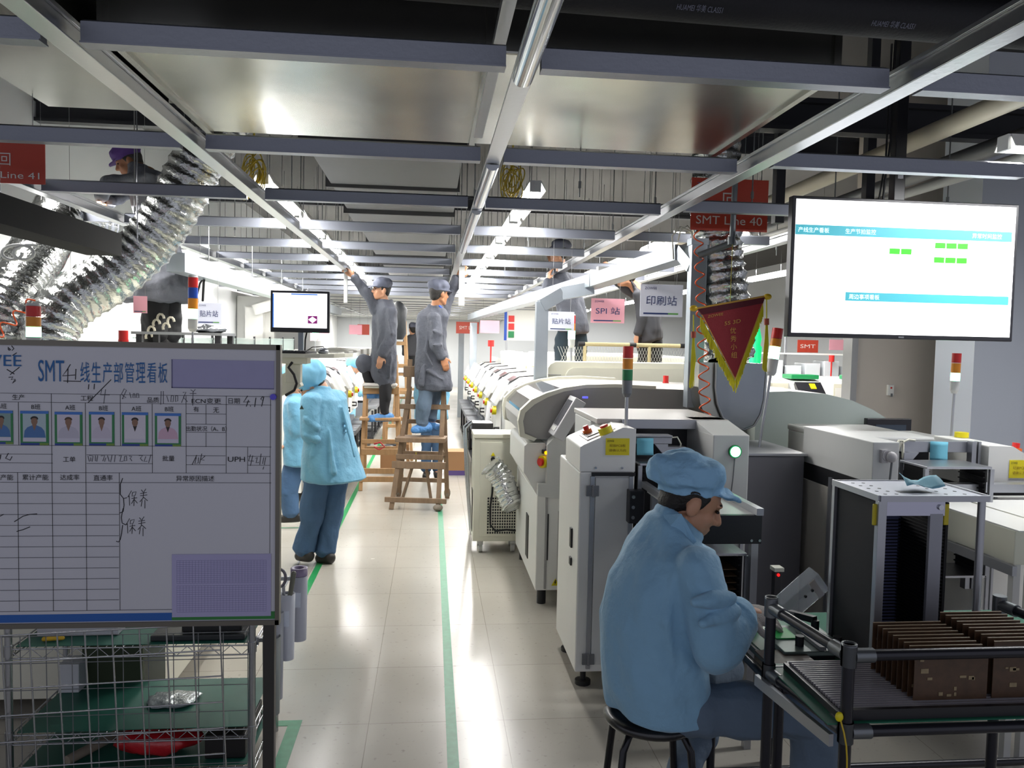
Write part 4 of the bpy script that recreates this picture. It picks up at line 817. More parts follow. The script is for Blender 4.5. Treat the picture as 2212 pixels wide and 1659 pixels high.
solo('hand_tool', MB().cap((-.553, 3.09, .56), .008, (-.518, 3.08, .785), .010), mat('olive handle', '#6f7064', .4), 'olive tool handle sticking out of the white holder tube', 'tool')
# ---------------------------------------------------------------- front right: pipe cart, slotted tray, boards, tall magazine, bench
pipe_m = mat('dark coated pipe', '#24242b', .3, .35); joint_m = mat('grey pipe joint', '#6e7275', .35, .7); mat_g = mat('green bench mat', '#1f6b52', .45, var=.08, vs=10)
t = thing('pipe_cart', 'black pipe-frame cart in the lower right corner carrying a slotted tray', 'cart', (1.3, 1.9, 0))
PX0, PX1, PY0, PY1 = .955, 1.64, 1.735, 2.075
XF = .995   # front left post sits a little to the right
posts = ((PX0, PY1), (XF, PY0), (PX1, PY1), (PX1+.03, PY0))
for x, y in posts:
    part('cart_post', MB().cyl((x, y, .07), (x, y, .99), .0145, n=14), pipe_m, t)
    part('castor', MB().cyl((x-.012, y, .035), (x+.012, y, .035), .035, n=14).bx(x-.015, x+.015, y-.01, y+.01, .04, .08), black, t)
def rail(z, joints=True, r=.0135):
    for (a, b_) in ((0, 1), (1, 3), (3, 2), (2, 0)):
        if z > .9 and (a, b_) == (2, 0): continue
        pa = V((*posts[a], z)); pb = V((*posts[b_], z)); d = (pb-pa).normalized()
        part('cart_rail', MB().cyl(pa, pb, r, n=14), pipe_m, t)
        if joints:
            for p, s in ((pa, 1), (pb, -1)): part('pipe_joint', MB().cyl(p+d*s*.012, p+d*s*.06, .0175, n=14).cyl(p-V((0, 0, .025)), p+V((0, 0, .025)), .0185, n=14), joint_m, t)
rail(.975); rail(.79); rail(.30)
for q in ((PX0, PY1, .985), (XF, PY0, .985)): part('post_cap', MB().lathe([(.0145, 0), (.018, 0), (.018, .02), (.0145, .02), (.0145, 0)], q, n=16, caps=False), joint_m, t)
part('cart_mat', MB().bx(PX0+.0, PX1+.02, PY0+.01, PY1+.02, .803, .806), mat_g, t)
part('side_bar', MB().bar((PX0-.035, PY1+.0, .77), (XF-.035, PY0, .77), .012, .03), alud, t)
# slotted tray
traym = mat('dark slotted plastic', '#18181d', .35); ribm = mat('grey tray rib', '#8b878c', .35)
TX0, TX1, TY0, TY1, TZ = 1.0, 1.60, 1.765, 2.055, .807
t = thing('slotted_tray', 'black slotted board tray with rows of grey ribs lying on the pipe cart', 'tray', (1.3, 1.9, TZ))
part('tray_base', MB().bx(TX0, TX1, TY0, TY1, TZ, TZ+.016).bx(TX0-.012, TX0, TY0, TY1, TZ, TZ+.018).bx(TX0, TX1, TY0-.012, TY0, TZ, TZ+.026).bx(TX0, TX1, TY1, TY1+.01, TZ, TZ+.018), traym, t)
NR = 23
for i in range(NR): y = TY0+.008+(TY1-TY0-.016)*i/(NR-1); part('tray_rib', MB().bx(TX0+.002, TX1-.002, y-.0028, y+.0028, TZ+.016, TZ+.024), ribm, t)
# circuit boards standing in the slots
brd = mat('brown circuit board', '#4a3524', .45, var=.5, vs=45); edge = mat('pale board edge', '#a8957a', .5)
ORDN = ['nearest', 'second', 'third', 'fourth', 'fifth', 'sixth', 'seventh', 'eighth', 'ninth', 'tenth', 'eleventh']
def stand_board(x0, x1, y, h, label, grp):
    b = MB().bx(x0, x1, y-.0012, y+.0012, TZ+.0165, TZ+.017+h)
    o = solo('circuit_board', b, brd, label, 'circuit board', grp)
    part('board_edge', MB().bx(x0, x1, y-.0016, y+.0016, TZ+.017+h, TZ+.0185+h), edge, o)
    chips = MB(); r_ = random.Random(int(y*1000))
    for i in range(10):
        x = r_.uniform(x0+.01, x1-.03); z = r_.uniform(TZ+.03, TZ+h-.01); chips.bx(x, x+r_.uniform(.006, .02), y-.0025, y-.001, z, z+r_.uniform(.004, .012))
    part('board_components', chips, mat('board parts', '#8a7a5c', .5, var=.4, vs=60), o)
    return o
for i in range(9):
    y = 1.80+i*.0235; stand_board(1.205+.0*i, 1.40, y, .135, 'brown circuit board upright in the left file of the slotted tray, %s from the camera' % ORDN[i], 'circuit boards in the tray, left file')
for i in range(10):
    y = 1.805+i*.0235; stand_board(1.418, 1.60, y, .15, 'brown circuit board upright in the right file of the slotted tray, %s from the camera' % ORDN[i], 'circuit boards in the tray, right file')
solo('circuit_board', MB().bx(1.0, 1.15, 2.10, 2.2, .806, .809) if False else MB().bx(.985, 1.13, 2.10, 2.24, .783, .787), brd, 'single tan circuit board lying flat behind the slotted tray', 'circuit board')
yp = thing('yellow_strap', 'yellow strap with round end tied at the front corner post of the cart', 'strap', (.98, 1.72, .8))
part('strap_end', MB().ell((.972, 1.725, .832), (.010, .007, .012), 12), yellow, yp); part('strap_cord', MB().tube([(.974, 1.722, .825), (.978, 1.712, .80), (.983, 1.708, .77), (.985, 1.706, .74), (.986, 1.705, .70)], .002, 6), mat('dull yellow cord', '#c2a51c', .5), yp)
# bench under the cart / magazine
t = thing('workbench', 'pipe-frame workbench with green mat in front of the seated worker', 'workbench', (1.6, 2.5, 0))
WX0, WX1, WY0, WY1, WZ = 1.02, 2.5, 2.12, 2.66, .75
part('bench_top', MB().bx(WX0+.01, WX1, WY0, WY1, WZ-.02, WZ), mat('bench board', '#5d6462', .5), t); part('bench_mat', MB().bx(WX0+.02, WX1, WY0+.01, WY1-.01, WZ, WZ+.003), mat_g, t)
part('bench_rail', MB().cyl((WX0-.01, WY0+.02, WZ-.035), (WX0-.01, WY1, WZ-.035), .0145), pipe_m, t); part('bench_rail', MB().cyl((WX0, WY0+.01, WZ-.035), (WX1, WY0+.01, WZ-.035), .0145), pipe_m, t)
for x, y in ((WX0, WY0+.02), (WX1-.03, WY0+.02), (WX1-.03, WY1), (WX0, WY1)): part('bench_leg', MB().cyl((x, y, 0), (x, y, WZ-.02), .0145, n=12), pipe_m, t)
part('foot_rail', MB().cyl((WX0, WY0+.03, .17), (WX1, WY0+.03, .17), .0145).cyl((WX0, WY1, .17), (WX1, WY1, .17), .0145), pipe_m, t)
for x in (WX0+.05, WX0+.55): part('pipe_joint', MB().cyl((x-.03, WY0+.03, .17), (x+.03, WY0+.03, .17), .019, n=14), joint_m, t)
# tall magazine
MX0, MX1, MY0, MY1, MZ0, MZ1 = 1.30, 1.632, 2.165, 2.44, .754, 1.275
MX0, MX1, MY0, MY1 = 1.298, 1.635, 2.135, 2.40
sc_ = 1
t = thing('board_magazine', 'tall aluminium board magazine with black slotted walls on the workbench at right', 'magazine rack', ((MX0+MX1)/2, (MY0+MY1)/2, MZ0))
pl_ = MB(); pl_.bx(MX0, MX1, MY0, MY1, MZ1-.010, MZ1)
part('top_plate', pl_, mat('plate grey', '#a9acb8', .4, .5), t, .002)
part('plate_edge', MB().bx(MX0, MX1, MY0-.006, MY0, MZ1-.014, MZ1+.004).bx(MX0-.006, MX0, MY0, MY1, MZ1-.014, MZ1+.004).bx(MX1, MX1+.006, MY0, MY1, MZ1-.014, MZ1+.004).bx(MX0, MX1, MY1, MY1+.005, MZ1-.014, MZ1+.002), alud, t)
hl_ = MB()
for i in range(5):
    for x in (MX0+.04, MX0+.075, MX0+.23, MX0+.29): hl_.cyl((x, MY0+.04+i*.045, MZ1+.0002), (x, MY0+.04+i*.045, MZ1+.0008), .0055, n=10)
hl_.bx(MX0+.10, MX0+.20, MY0+.06, MY0+.09, MZ1+.0002, MZ1+.0008)
part('plate_hole', hl_, black, t, kind='stuff')
part('bottom_plate', MB().bx(MX0, MX1, MY0, MY1, MZ0, MZ0+.012), alu, t)
def swall(x, s):
    w_ = MB().bx(min(x, x+s*.008), max(x, x+s*.008), MY0+.015, MY1-.01, MZ0+.012, MZ1-.02)
    for i in range(46): z = MZ0+.03+i*.0103; w_.bx(min(x+s*.008, x+s*.016), max(x+s*.008, x+s*.016), MY0+.018, MY1-.012, z, z+.0035)
    return w_
part('slotted_wall', swall(MX0+.006, 1), mblack, t); part('slotted_wall', swall(MX0+.225, -1), mblack, t)
part('frame_post', MB().bx(MX0-.006, MX0+.020, MY0-.006, MY0+.014, MZ0, MZ1-.012), alud, t, .002)
part('frame_post', MB().bx(MX0+.155, MX0+.195, MY0-.004, MY0+.008, MZ0, MZ1-.05), mat('flat grey bar', '#8f9199', .45, .5), t, .001)
part('frame_post', MB().cyl((MX1-.012, MY0+.012, MZ0), (MX1-.012, MY0+.012, MZ1-.012), .011, n=16), alud, t)
part('frame_post', MB().bx(MX0-.004, MX0+.012, MY1-.016, MY1, MZ0, MZ1-.012), alud, t)
part('head_bracket', MB().bx(MX0+.02, MX0+.20, MY0-.003, MY0+.008, MZ1-.055, MZ1-.012), mat('glossy bracket', '#a6a6b4', .18, .8), t)
part('bracket_screw', MB().cyl((MX0+.185, MY0-.009, MZ1-.03), (MX0+.185, MY0-.002, MZ1-.03), .008, n=12), chrome, t)
for x in (MX0-.012, MX0+.207): part('yellow_latch', MB().bx(x-.004, x+.012, MY0+.004, MY0+.012, MZ1-.085, MZ1-.022), mat('latch yellow', '#b8a91c', .5), t, .003)
bk = MB().bx(MX0+.02, MX0+.22, MY1-.03, MY1-.02, MZ0+.02, MZ1-.10)
part('back_panel', bk, mat('panel with painted screen sheen', '#7c82ae', .3, .2), t)  # the screen's bluish reflection is painted into the base colour
sl = MB()
for i in range(36): z = MZ0+.03+i*.0105; sl.bx(MX0+.02, MX0+.22, MY1-.034, MY1-.029, z, z+.003)
sl.bx(MX0+.118, MX0+.123, MY1-.036, MY1-.028, MZ0+.02, MZ1-.10)
part('back_slot', sl, black, t, kind='stuff')
b = MB(); c0 = V((1.50, 2.25, MZ1+.004)); g_ = 6; vs = []
for i in range(g_+1):
    for j in range(g_+1):
        u, v_ = i/g_, j/g_; z = .006+.030*abs(u-.5)*v_*1.6+.012*math.sin(u*7+v_*3)*.5+.008; vs.append(c0+V(((u-.5)*.11+(v_-.5)*.03, (v_-.5)*.09-(u-.5)*.02, z)))
b.add(vs, [(i*(g_+1)+j, (i+1)*(g_+1)+j, (i+1)*(g_+1)+j+1, i*(g_+1)+j+1) for i in range(g_) for j in range(g_)], True)
o = solo('paper_slip', b, mat('pale blue paper', '#8fcbe0', .7), 'crumpled pale blue paper slip lying on top of the tall magazine', 'paper'); o.modifiers.new('th', 'SOLIDIFY').thickness = .001
# fixture, clear box and hand tool on the bench
t = thing('test_fixture', 'grey metal fixture plate with round knobs between the gloves and the tall magazine', 'fixture', (1.2, 2.3, WZ+.003))
part('fixture_plate', MB().bx(1.06, 1.27, 2.20, 2.42, WZ+.03, WZ+.045), mat('fixture grey', '#63706c', .35, .5), t, .003); part('fixture_base', MB().bx(1.09, 1.24, 2.24, 2.38, WZ+.003, WZ+.03), blackm, t)
for x, y in ((1.245, 2.24), (1.13, 2.25), (1.245, 2.38)): part('knob', MB().cyl((x, y, WZ+.045), (x, y, WZ+.075), .013, n=14), black, t)
part('green_board', MB().bx(1.08, 1.15, 2.30, 2.39, WZ+.046, WZ+.049), mat('bright green board', '#2fae57', .4), t)  # plain bright green base colour
part('fixture_lever', MB().bx(1.17, 1.19, 2.20, 2.36, WZ+.047, WZ+.058), steel, t)
cl = bpy.data.materials.new('clear acrylic'); cl.use_nodes = True; pb = cl.node_tree.nodes['Principled BSDF'].inputs
pb['Base Color'].default_value = (.80, .82, .82, 1); pb['Alpha'].default_value = .30; pb['Roughness'].default_value = .15
Rb = M.Rotation(-.72, 3, 'Y') @ M.Rotation(.30, 3, 'X'); c0 = V((1.235, 2.46, .885))
t = thing('acrylic_box', 'clear acrylic box tilted on the fixture beside the tall magazine', 'box', c0)
part('box_shell', MB().obx(c0, .16, .05, .085, Rb), cl, t, .003)
part('pale_strip', MB().obx(c0+Rb @ V((.045, -.027, .0)), .022, .003, .08, Rb), mat('pale strip', '#b7aea2', .5), t)
part('box_screw', MB().cyl(c0+Rb @ V((0, -.026, .01)), c0+Rb @ V((0, -.031, .01)), .005, n=8).cyl(c0+Rb @ V((.03, -.026, .01)), c0+Rb @ V((.03, -.031, .01)), .005, n=8), black, t)
part('box_stand', MB().bar(c0+Rb @ V((-.07, 0, -.03)), (1.245, 2.38, .826), .02), black, t)
solo('scanner_lamp', MB().bx(1.232, 1.262, 2.84, 2.87, .60, .86).bx(1.228, 1.268, 2.835, 2.875, .86, .875), blackm, 'slim black scanner with red light standing behind the bench', 'scanner') if False else None
t = thing('scanner', 'slim black scanner post with pale cap and red light behind the seated worker', 'scanner', (1.40, 3.0, 0))
part('scanner_post', MB().bx(1.392, 1.418, 3.0, 3.03, 0, .80), blackm, t); part('scanner_cap', MB().bx(1.385, 1.425, 2.99, 3.035, .80, .815), cream, t)
part('red_light', MB().ell((1.405, 2.998, .785), .006, 8), mat('red indicator', '#ff2020', .3, emit='#ff1010', es=4), t)
# stool
t = thing('stool', 'round black stool under the seated worker', 'stool', (.745, 2.52, 0))
cx_, cy_ = .755, 2.52
part('seat', MB().lathe([(.0, .435), (.13, .435), (.155, .445), (.162, .458), (.155, .472), (.13, .478), (.0, .478)], (cx_, cy_, 0), n=36, caps=False), mat('black stool seat', '#16161a', .28, coat=.3), t)
for a in (-2.5, -.75, .75, 2.4):
    dx, dy = math.cos(a), math.sin(a)
    part('leg', MB().tube([(cx_+dx*.05, cy_+dy*.05, .435), (cx_+dx*.115, cy_+dy*.115, .425), (cx_+dx*.145, cy_+dy*.145, .38), (cx_+dx*.165, cy_+dy*.165, .2), (cx_+dx*.19, cy_+dy*.19, 0)], .0125, 10), mat('black stool steel', '#1a1a1f', .22, .4), t)
part('stretcher', MB().tube([(cx_+.172*math.cos(2*PI*i/24), cy_+.172*math.sin(2*PI*i/24), .17) for i in range(24)], .008, 8, True), mat('black stool steel', '#1a1a1f', .22, .4), t)
# ---------------------------------------------------------------- large screen
t = thing('wall_screen', 'large white lit screen with teal bars hanging at right from a black pole', 'screen', (2.45, 3.93, 1.75))
SX0, SX1, SZ0, SZ1, SY = 1.826, 3.072, 1.757, 2.478, 3.90
part('screen_frame', MB().bx(SX0, SX1, SY, SY+.05, SZ0, SZ1), blackm, t, .004)
part('screen_panel', MB().bx(SX0+.018, SX1-.018, SY-.002, SY, SZ0+.022, SZ1-.016), screen_w, t)
teal = mat('lit teal bar', '#4aa3b0', .4, emit='#3fa0b0', es=.85); tile = mat('lit green tile', '#35c21f', .4, emit='#2cbf18', es=.9); ltxt = mat('lit pale text', '#e8f6fa', .4, emit='#e8f6fa', es=1.2); gtxt = mat('faint grey text', '#c9d2d6', .4, emit='#cdd8dc', es=.9)
def sx(u): return SX0+.018+(SX1-SX0-.036)*u
def sz(v): return SZ1-.016-(SZ1-SZ0-.038)*v
def srect(u0, u1, v0, v1, m_, nm): return part(nm, MB().bx(sx(u0), sx(u1), SY-.0032, SY-.002, sz(v1), sz(v0)), m_, t)
srect(.0, .985, .19, .265, teal, 'title_bar'); srect(.235, .985, .685, .75, teal, 'title_bar')
for u, v in ((.425, .345), (.478, .345), (.632, .29), (.684, .29), (.736, .29), (.63, .40), (.682, .40), (.734, .40)): srect(u, u+.047, v, v+.042, tile, 'status_tile')
for s, u, v in (('产线生产看板', .012, .228), ('生产节拍监控', .222, .228), ('异常时间监控', .80, .228), ('周边事项看板', .25, .718)): text(s, .026, (sx(u), SY-.0032, sz(v)), ZX, ZU, ltxt, t, align='LEFT')
text('□', .022, (sx(.94), SY-.002, sz(.07)), ZX, ZU, gtxt, t); text('⋮', .026, (sx(.978), SY-.002, sz(.07)), ZX, ZU, gtxt, t); text('SMT-40', .014, (sx(.93), SY-.002, sz(.90)), ZX, ZU, gtxt, t)
t2 = part('maker_mark', MB().bx(2.43, 2.46, SY-.002, SY+.001, SZ0+.006, SZ0+.014), steel, t)
part('hanger_pole', MB().bx(2.41, 2.47, 3.965, 4.02, 2.2, 4.1).bx(2.36, 2.52, 3.95, 3.965, 2.0, 2.40), blackm, t, .003); part('hanger_holes', MB().bx(2.425, 2.455, 3.962, 3.966, 2.6, 2.62), chrome, t)
part('screen_cable', MB().tube([(2.35, 3.97, 2.45), (2.36, 3.97, 2.6), (2.39, 3.985, 2.8), (2.385, 3.985, 3.1), (2.395, 3.985, 3.4)], .006, 6).tube([(2.33, 3.98, 2.45), (2.37, 3.99, 2.7), (2.375, 3.99, 3.3)], .005, 6), black, t)
area_light((2.45, 3.88, 2.12), 1.2, .68, 9, (.80, .86, 1), rot=(PI/2, 0, PI)) if False else None
# ---------------------------------------------------------------- hanging signs
redsign = mat('red sign card', '#b8402c', .45, emit='#a03020', es=.02); pinks = mat('pink sign card', '#e6a3b2', .5); whites = mat('pale sign card', '#d7d9e6', .45); wtx = mat('white print', '#e4e0da', .5)
def sign(px0, py0, px1, py1, Y, m_, big, label, grp=None, strip=True, th=.004, small='ZOWEE', fs=.30, bold=0, tm=navy, top=2.463):
    top = 4.1 if Y < 13.6 else 2.475
    a = at(px0, py1, Y=Y); b_ = at(px1, py0, Y=Y); c = thing('hanging_sign', label, 'sign', ((a.x+b_.x)/2, Y, a.z), grp)
    w_ = b_.x-a.x; h = b_.z-a.z
    part('sign_card', MB().bx(a.x, b_.x, Y, Y+th, a.z, b_.z), m_, c, .001)
    if strip: part('sign_stripe', MB().bx(a.x+w_*.08, a.x+w_*.66, Y-.001, Y, a.z+h*.07, a.z+h*.12), navy, c); part('sign_stripe', MB().bx(a.x+w_*.66, a.x+w_*.9, Y-.001, Y, a.z+h*.07, a.z+h*.12), mat('stripe green', '#5f9a52', .5), c)
    if small: text(small, h*.075, (a.x+w_*.10, Y-.0005, b_.z-h*.12), ZX, ZU, tm, c, width=w_*.28, align='LEFT')
    if big: text(big, h*fs, ((a.x+b_.x)/2, Y-.0005, a.z+h*.50), ZX, ZU, tm, c, width=w_*.72, bold=bold)
    for x in (a.x+w_*.15, b_.x-w_*.15): part('sign_string', MB().cyl((x, Y+th/2, b_.z), (x, Y+th/2, max(top, b_.z+.05)), .0015, n=5), mat('sign wire', '#8a8a8c', .5), c)
    return c, a, b_
sign(1382, 616, 1476, 683, 5.6, whites, '印刷站', 'pale hanging station sign 印刷站 behind the trunking post left of the pennant', top=2.463)
sign(1276, 646, 1350, 697, 7.0, pinks, 'SPI 站', 'pink hanging station sign reading SPI 站')
sign(1184, 674, 1241, 714, 6.75, whites, '贴片站', 'white hanging station sign 贴片站 behind the signal tower right of the aisle')
sign(78, 588, 165, 645, 5.5, mat('greenish sign card', '#b9d3cd', .45), '印刷站', 'greenish hanging station sign 印刷站 at left, half hidden by the foil hose')
sign(424, 655, 479, 700, 6.4, whites, '贴片站', 'pale hanging station sign 贴片站 at left behind the four-colour signal tower')
sign(288, 640, 318, 676, 6.0, pinks, '', 'pink hanging sign at left beside the stooping ladder worker\'s trousers', strip=True, small='')
def linesign(px0, py0, px1, py1, Y, n, ch, label, cut=False):
    c, a, b_ = sign(px0, py0, px1, py1, Y, redsign, '', label, strip=False, small='', top=4.1)
    w_ = b_.x-a.x; h = b_.z-a.z
    text('ZOWEE', h*.075, (a.x+w_*.07, Y-.0005, b_.z-h*.13), ZX, ZU, blue_ink, c, width=w_*.2, align='LEFT')
    text(ch, h*.30, ((a.x+b_.x)/2, Y-.0005, b_.z-h*.42), ZX, ZU, wtx, c); text('SMT Line '+n, h*.16, ((a.x+b_.x)/2, Y-.0005, a.z+h*.20), ZX, ZU, wtx, c, width=w_*.86)
linesign(1491, 390, 1661, 496, 4.72, '40', '回', 'red hanging line sign reading SMT Line 40 in front of the upright foil hose')
linesign(-78, 310, 97, 392, 3.75, '41', '回', 'red hanging line sign at the left edge ending in 41')
for i, (px, py, w_, h, Y, m_, s, lab) in enumerate(((1010, 708, 50, 24, 16, redsign, 'SMT Line', 'small red line sign far down the right line'), (768, 712, 28, 20, 15, pinks, '', 'small pink sign far away between monitor and ladder'), (785, 712, 26, 22, 15.6, redsign, '', 'small red sign just behind the small pink one far away'), (1058, 706, 42, 26, 14.5, pinks, '', 'small pink sign far down the right line'), (1745, 748, 46, 26, 13, redsign, 'SMT', 'small red sign in the bright hall below the large screen'), (1808, 745, 34, 22, 12.5, pinks, '', 'small pink sign in the bright hall below the large screen'), (690, 726, 40, 20, 12.2, pinks, '', 'small pink sign below the monitor at left'))):
    sign(px-w_/2, py-h/2, px+w_/2, py+h/2, Y, m_, s, lab, strip=False, small='', fs=.3, tm=wtx if m_ is redsign else navy)
# ---------------------------------------------------------------- foil hoses
foil = mat('crinkled aluminium foil', '#cfd1cf', .22, 1., bump=.5, bs=28)
def foil_hose(ctrl, r, label, pitch=.055, n=30, jit=.0035, seed=1, grp=None, amp=.05):
    pts = [V(c) for c in ctrl]; fine = []
    for i in range(len(pts)-1):
        p0 = pts[max(i-1, 0)]; p1 = pts[i]; p2 = pts[i+1]; p3 = pts[min(i+2, len(pts)-1)]
        for k in range(16):
            s = k/16; fine.append(.5*((2*p1)+(p2-p0)*s+(2*p0-5*p1+4*p2-p3)*s*s+(3*p1-p0-3*p2+p3)*s**3))
    fine.append(pts[-1]); L = [0]
    for a, b_ in zip(fine, fine[1:]): L.append(L[-1]+(b_-a).length)
    m_ = max(8, int(L[-1]/pitch*4)); path = []; rs = []; j = 0
    for i in range(m_+1):
        d = L[-1]*i/m_
        while j < len(L)-2 and L[j+1] < d: j += 1
        f = (d-L[j])/max(1e-6, L[j+1]-L[j]); path.append(fine[j].lerp(fine[j+1], min(1, f))); rs.append(r*(1+amp*(1.1, .1, -.25, .1)[i % 4]))
    b = MB().tube(path, rs, n); rr = random.Random(seed)
    for i, p in enumerate(b.v): b.v[i] = p + V((rr.uniform(-jit, jit), rr.uniform(-jit, jit), rr.uniform(-jit, jit)))
    return solo('foil_hose', b, foil, label, 'flexible hose', grp)
FY = 5.08
foil_hose([at(x, y, Y=Y) for x, y, Y in ((490, 250, 5.15), (452, 310, FY), (425, 355, FY), (385, 430, FY), (340, 500, FY), (295, 550, FY-.02), (226, 607, FY-.1), (155, 650, FY-.2), (112, 700, FY-.28), (98, 765, FY-.33))], .152, 'large crinkled foil air hose curving down from the ceiling at left', .068, seed=2, amp=.06)
foil_hose([at(x, y, Y=Y) for x, y, Y in ((128, 455, 5.7), (88, 535, 5.3), (35, 620, 4.95), (-5, 690, 4.8), (-15, 765, 4.75))], .15, 'foil air hose at the far left edge behind the green lit signal tower', .05, seed=5, amp=.07)
foil_hose([at(x, y, Y=Y) for x, y, Y in ((95, 425, 6.2), (170, 468, 6.3), (240, 492, 6.5))], .105, 'small dark foil hose lying along the channel at upper left', .05, seed=7)
foil_hose([(1.79, 4.98, 3.4), (1.80, 4.97, 2.9), (1.815, 4.95, 2.4), (1.86, 4.90, 2.0), (1.89, 4.84, 1.62)], .148, 'upright foil air hose behind the red line sign and the pennant', .07, seed=9, jit=.008, amp=.09)
foil_hose([at(x, y, Y=6.0) for x, y in ((1060, 1005), (1082, 1030))]+[at(1098, 1070, Y=5.95), at(1110, 1095, Y=5.9)], .085, 'foil hose between the chiller cabinet and the printer', .04, seed=11, amp=.12)
# dark channel and cable channel along the left line
t = thing('cable_channel', 'long metal cable channel running back along the left machine line', 'cable channel', (-1.75, 5, 2.2))
part('channel_run', MB().bx(-1.86, -1.68, 2.2, 4.5, 2.12, 2.24), mat('black channel', '#0c0c0e', .95), t); part('channel_run', MB().bx(-1.80, -1.68, 5.6, 15, 2.13, 2.26), trunk, t, label='bright zinc stretch of the channel')
for i in range(6): part('channel_bracket', MB().cyl((-1.74, 3.4+1.5*i, 2.24), (-1.74, 3.4+1.5*i, 4.1), .004, n=6), chrome, t)
solo('cable_bundle', MB().tube([at(400, 575, Y=6.5), at(430, 570, Y=6.4), at(445, 578, Y=6.3), at(440, 610, Y=6.3), at(438, 650, Y=6.4)], .01, 6).tube([at(410, 580, Y=6.5), at(450, 585, Y=6.3), at(432, 612, Y=6.4), at(425, 640, Y=6.4)], .008, 6), black, 'black cable bundle hanging off the left cable channel beside the signal tower', 'cable')
solo('cable_coil', MB().tube([at(20+28*math.cos(a)+4*a, 545+16*math.sin(a), Y=4.4) for a in [i*.4 for i in range(30)]], .009, 6), mat('white cable', '#d6d8d6', .4), 'white cable loops at the far left above the foil hose', 'cable')
ylw = mat('yellow wire', '#bda52a', .5); kk = 0
for (px, py, Y, lab) in ((545, 375, 4.9, 'hank of yellow and black wires above the left lamp row'), (1105, 390, 4.85, 'hank of yellow wires hanging beside the first lamp right of the aisle')):
    b = MB(); rr = random.Random(px)
    for i in range(9):
        c = at(px+rr.uniform(-12, 12), py+rr.uniform(-14, 18), Y=Y+rr.uniform(-.03, .03)); ra = rr.uniform(.03, .06); rb = rr.uniform(.07, .12); th = rr.uniform(-.5, .5)
        b.tube([c+V((ra*math.cos(a)*math.cos(th)-rb*math.sin(a)*math.sin(th), rr.uniform(-.01, .01), ra*math.cos(a)*math.sin(th)+rb*math.sin(a)*math.cos(th))) for a in [2*PI*q/16 for q in range(16)]], .004, 5, True)
    b.tube([at(px, py-20, Y=Y), at(px+4, py-80, Y=Y), at(px+4, py-160, Y=Y)], .006, 5); o = solo('wire_hank', b, ylw, lab, 'wire')
# ---------------------------------------------------------------- orange coil hoses
orange = mat('orange coil hose', '#e2571b', .3)
def coil(p0, p1, turns, r0, r1, label, tr=.0045):
    p0 = V(p0); p1 = V(p1); u, w_ = frame(p1-p0); pts = []; n = turns*14
    for i in range(n+1): s = i/n; a = 2*PI*turns*s; r = r0+(r1-r0)*s; pts.append(p0.lerp(p1, s)+r*(math.cos(a)*u+math.sin(a)*w_))
    return solo('coil_hose', MB().tube(pts, tr, 6), orange, label, 'coil hose')
coil(at(1508, 500, Y=4.62), at(1524, 905, Y=4.5), 12, .026, .032, 'orange coiled air hose hanging left of the red pennant')
coil(at(-10, 725, Y=4.5), at(75, 650, Y=4.6), 3, .03, .03, 'orange coiled hose at the far left edge above the whiteboard')
coil(at(165, 588, Y=5.6), at(190, 578, Y=5.6), 2, .03, .02, 'short orange coil hose above the bend of the large foil hose')
solo('grey_drop_pipe', MB().cyl(at(1590, 350, Y=4.45), at(1582, 512, Y=4.45), .017, n=12).cyl(at(1580, 512, Y=4.45), at(1580, 528, Y=4.45), .022, n=12).cyl(at(1588, 522, Y=4.47), at(1510, 552, Y=4.6), .020, n=12), mat('dark zinc pipe', '#6d7274', .4, .6), 'grey drop pipe in front of the red line sign with a side branch', 'pipe')
solo('air_tube', MB().tube([at(x, y, Y=4.7) for x, y in ((1455, 560), (1452, 510), (1470, 490), (1492, 500), (1498, 515))], .005, 6).tube([at(x, y, Y=4.72) for x, y in ((1465, 520), (1470, 498), (1485, 488), (1497, 505))], .005, 6), mat('clear tube', '#c9c7b8', .3), 'pale air tubes looping over the top of the trunking post', 'tube')
# ---------------------------------------------------------------- pennant
PY = 4.05
def pn(x, y, d=0): return at(x, y, Y=PY) + V((0, d, 0))
t = thing('pennant', 'red triangular pennant with gold lettering and yellow fringe hanging on a rod', 'pennant', pn(1578, 655))
pred = mat('red velvet', '#8c1420', .75, sheen=.4, bump=.15, bs=120); gold = mat('gold print', '#c99a3f', .5)
tl, tr, tip = pn(1507, 668), pn(1652, 642), pn(1589, 840)
tl2, tr2 = pn(1516, 680), pn(1648, 655)
def tri3(a, b_, c, th): b = MB(); b.add([a, b_, c, a+V((0, th, 0)), b_+V((0, th, 0)), c+V((0, th, 0))], [(0, 1, 2), (5, 4, 3), (0, 3, 4, 1), (1, 4, 5, 2), (2, 5, 3, 0)]); return b
part('pennant_cloth', tri3(tl2, tr2, pn(1588, 818), .004), pred, t)
b = MB(); b.add([tl-V((0, .004, 0)), tr-V((0, .004, 0)), tr2-V((0, .004, 0)), tl2-V((0, .004, 0)), tl+V((0, .012, 0)), tr+V((0, .012, 0)), tr2+V((0, .012, 0)), tl2+V((0, .012, 0))], [(0, 1, 2, 3), (7, 6, 5, 4), (0, 4, 5, 1), (1, 5, 6, 2), (2, 6, 7, 3), (3, 7, 4, 0)]); part('pennant_sleeve', b, mat('dark red velvet', '#520c1a', .8), t)
part('rod', MB().cyl(pn(1503, 667, .005), pn(1655, 640, .005), .006, n=8), gold, t)
kn = mat('yellow knob', '#d8b21c', .35)
for p in (pn(1499, 666, .005), pn(1659, 641, .005)): part('rod_knob', MB().ell(p, (.022, .02, .017), 12), kn, t)
fr = mat('yellow fringe', '#cfc51a', .7); rr = random.Random(4); F = MB()
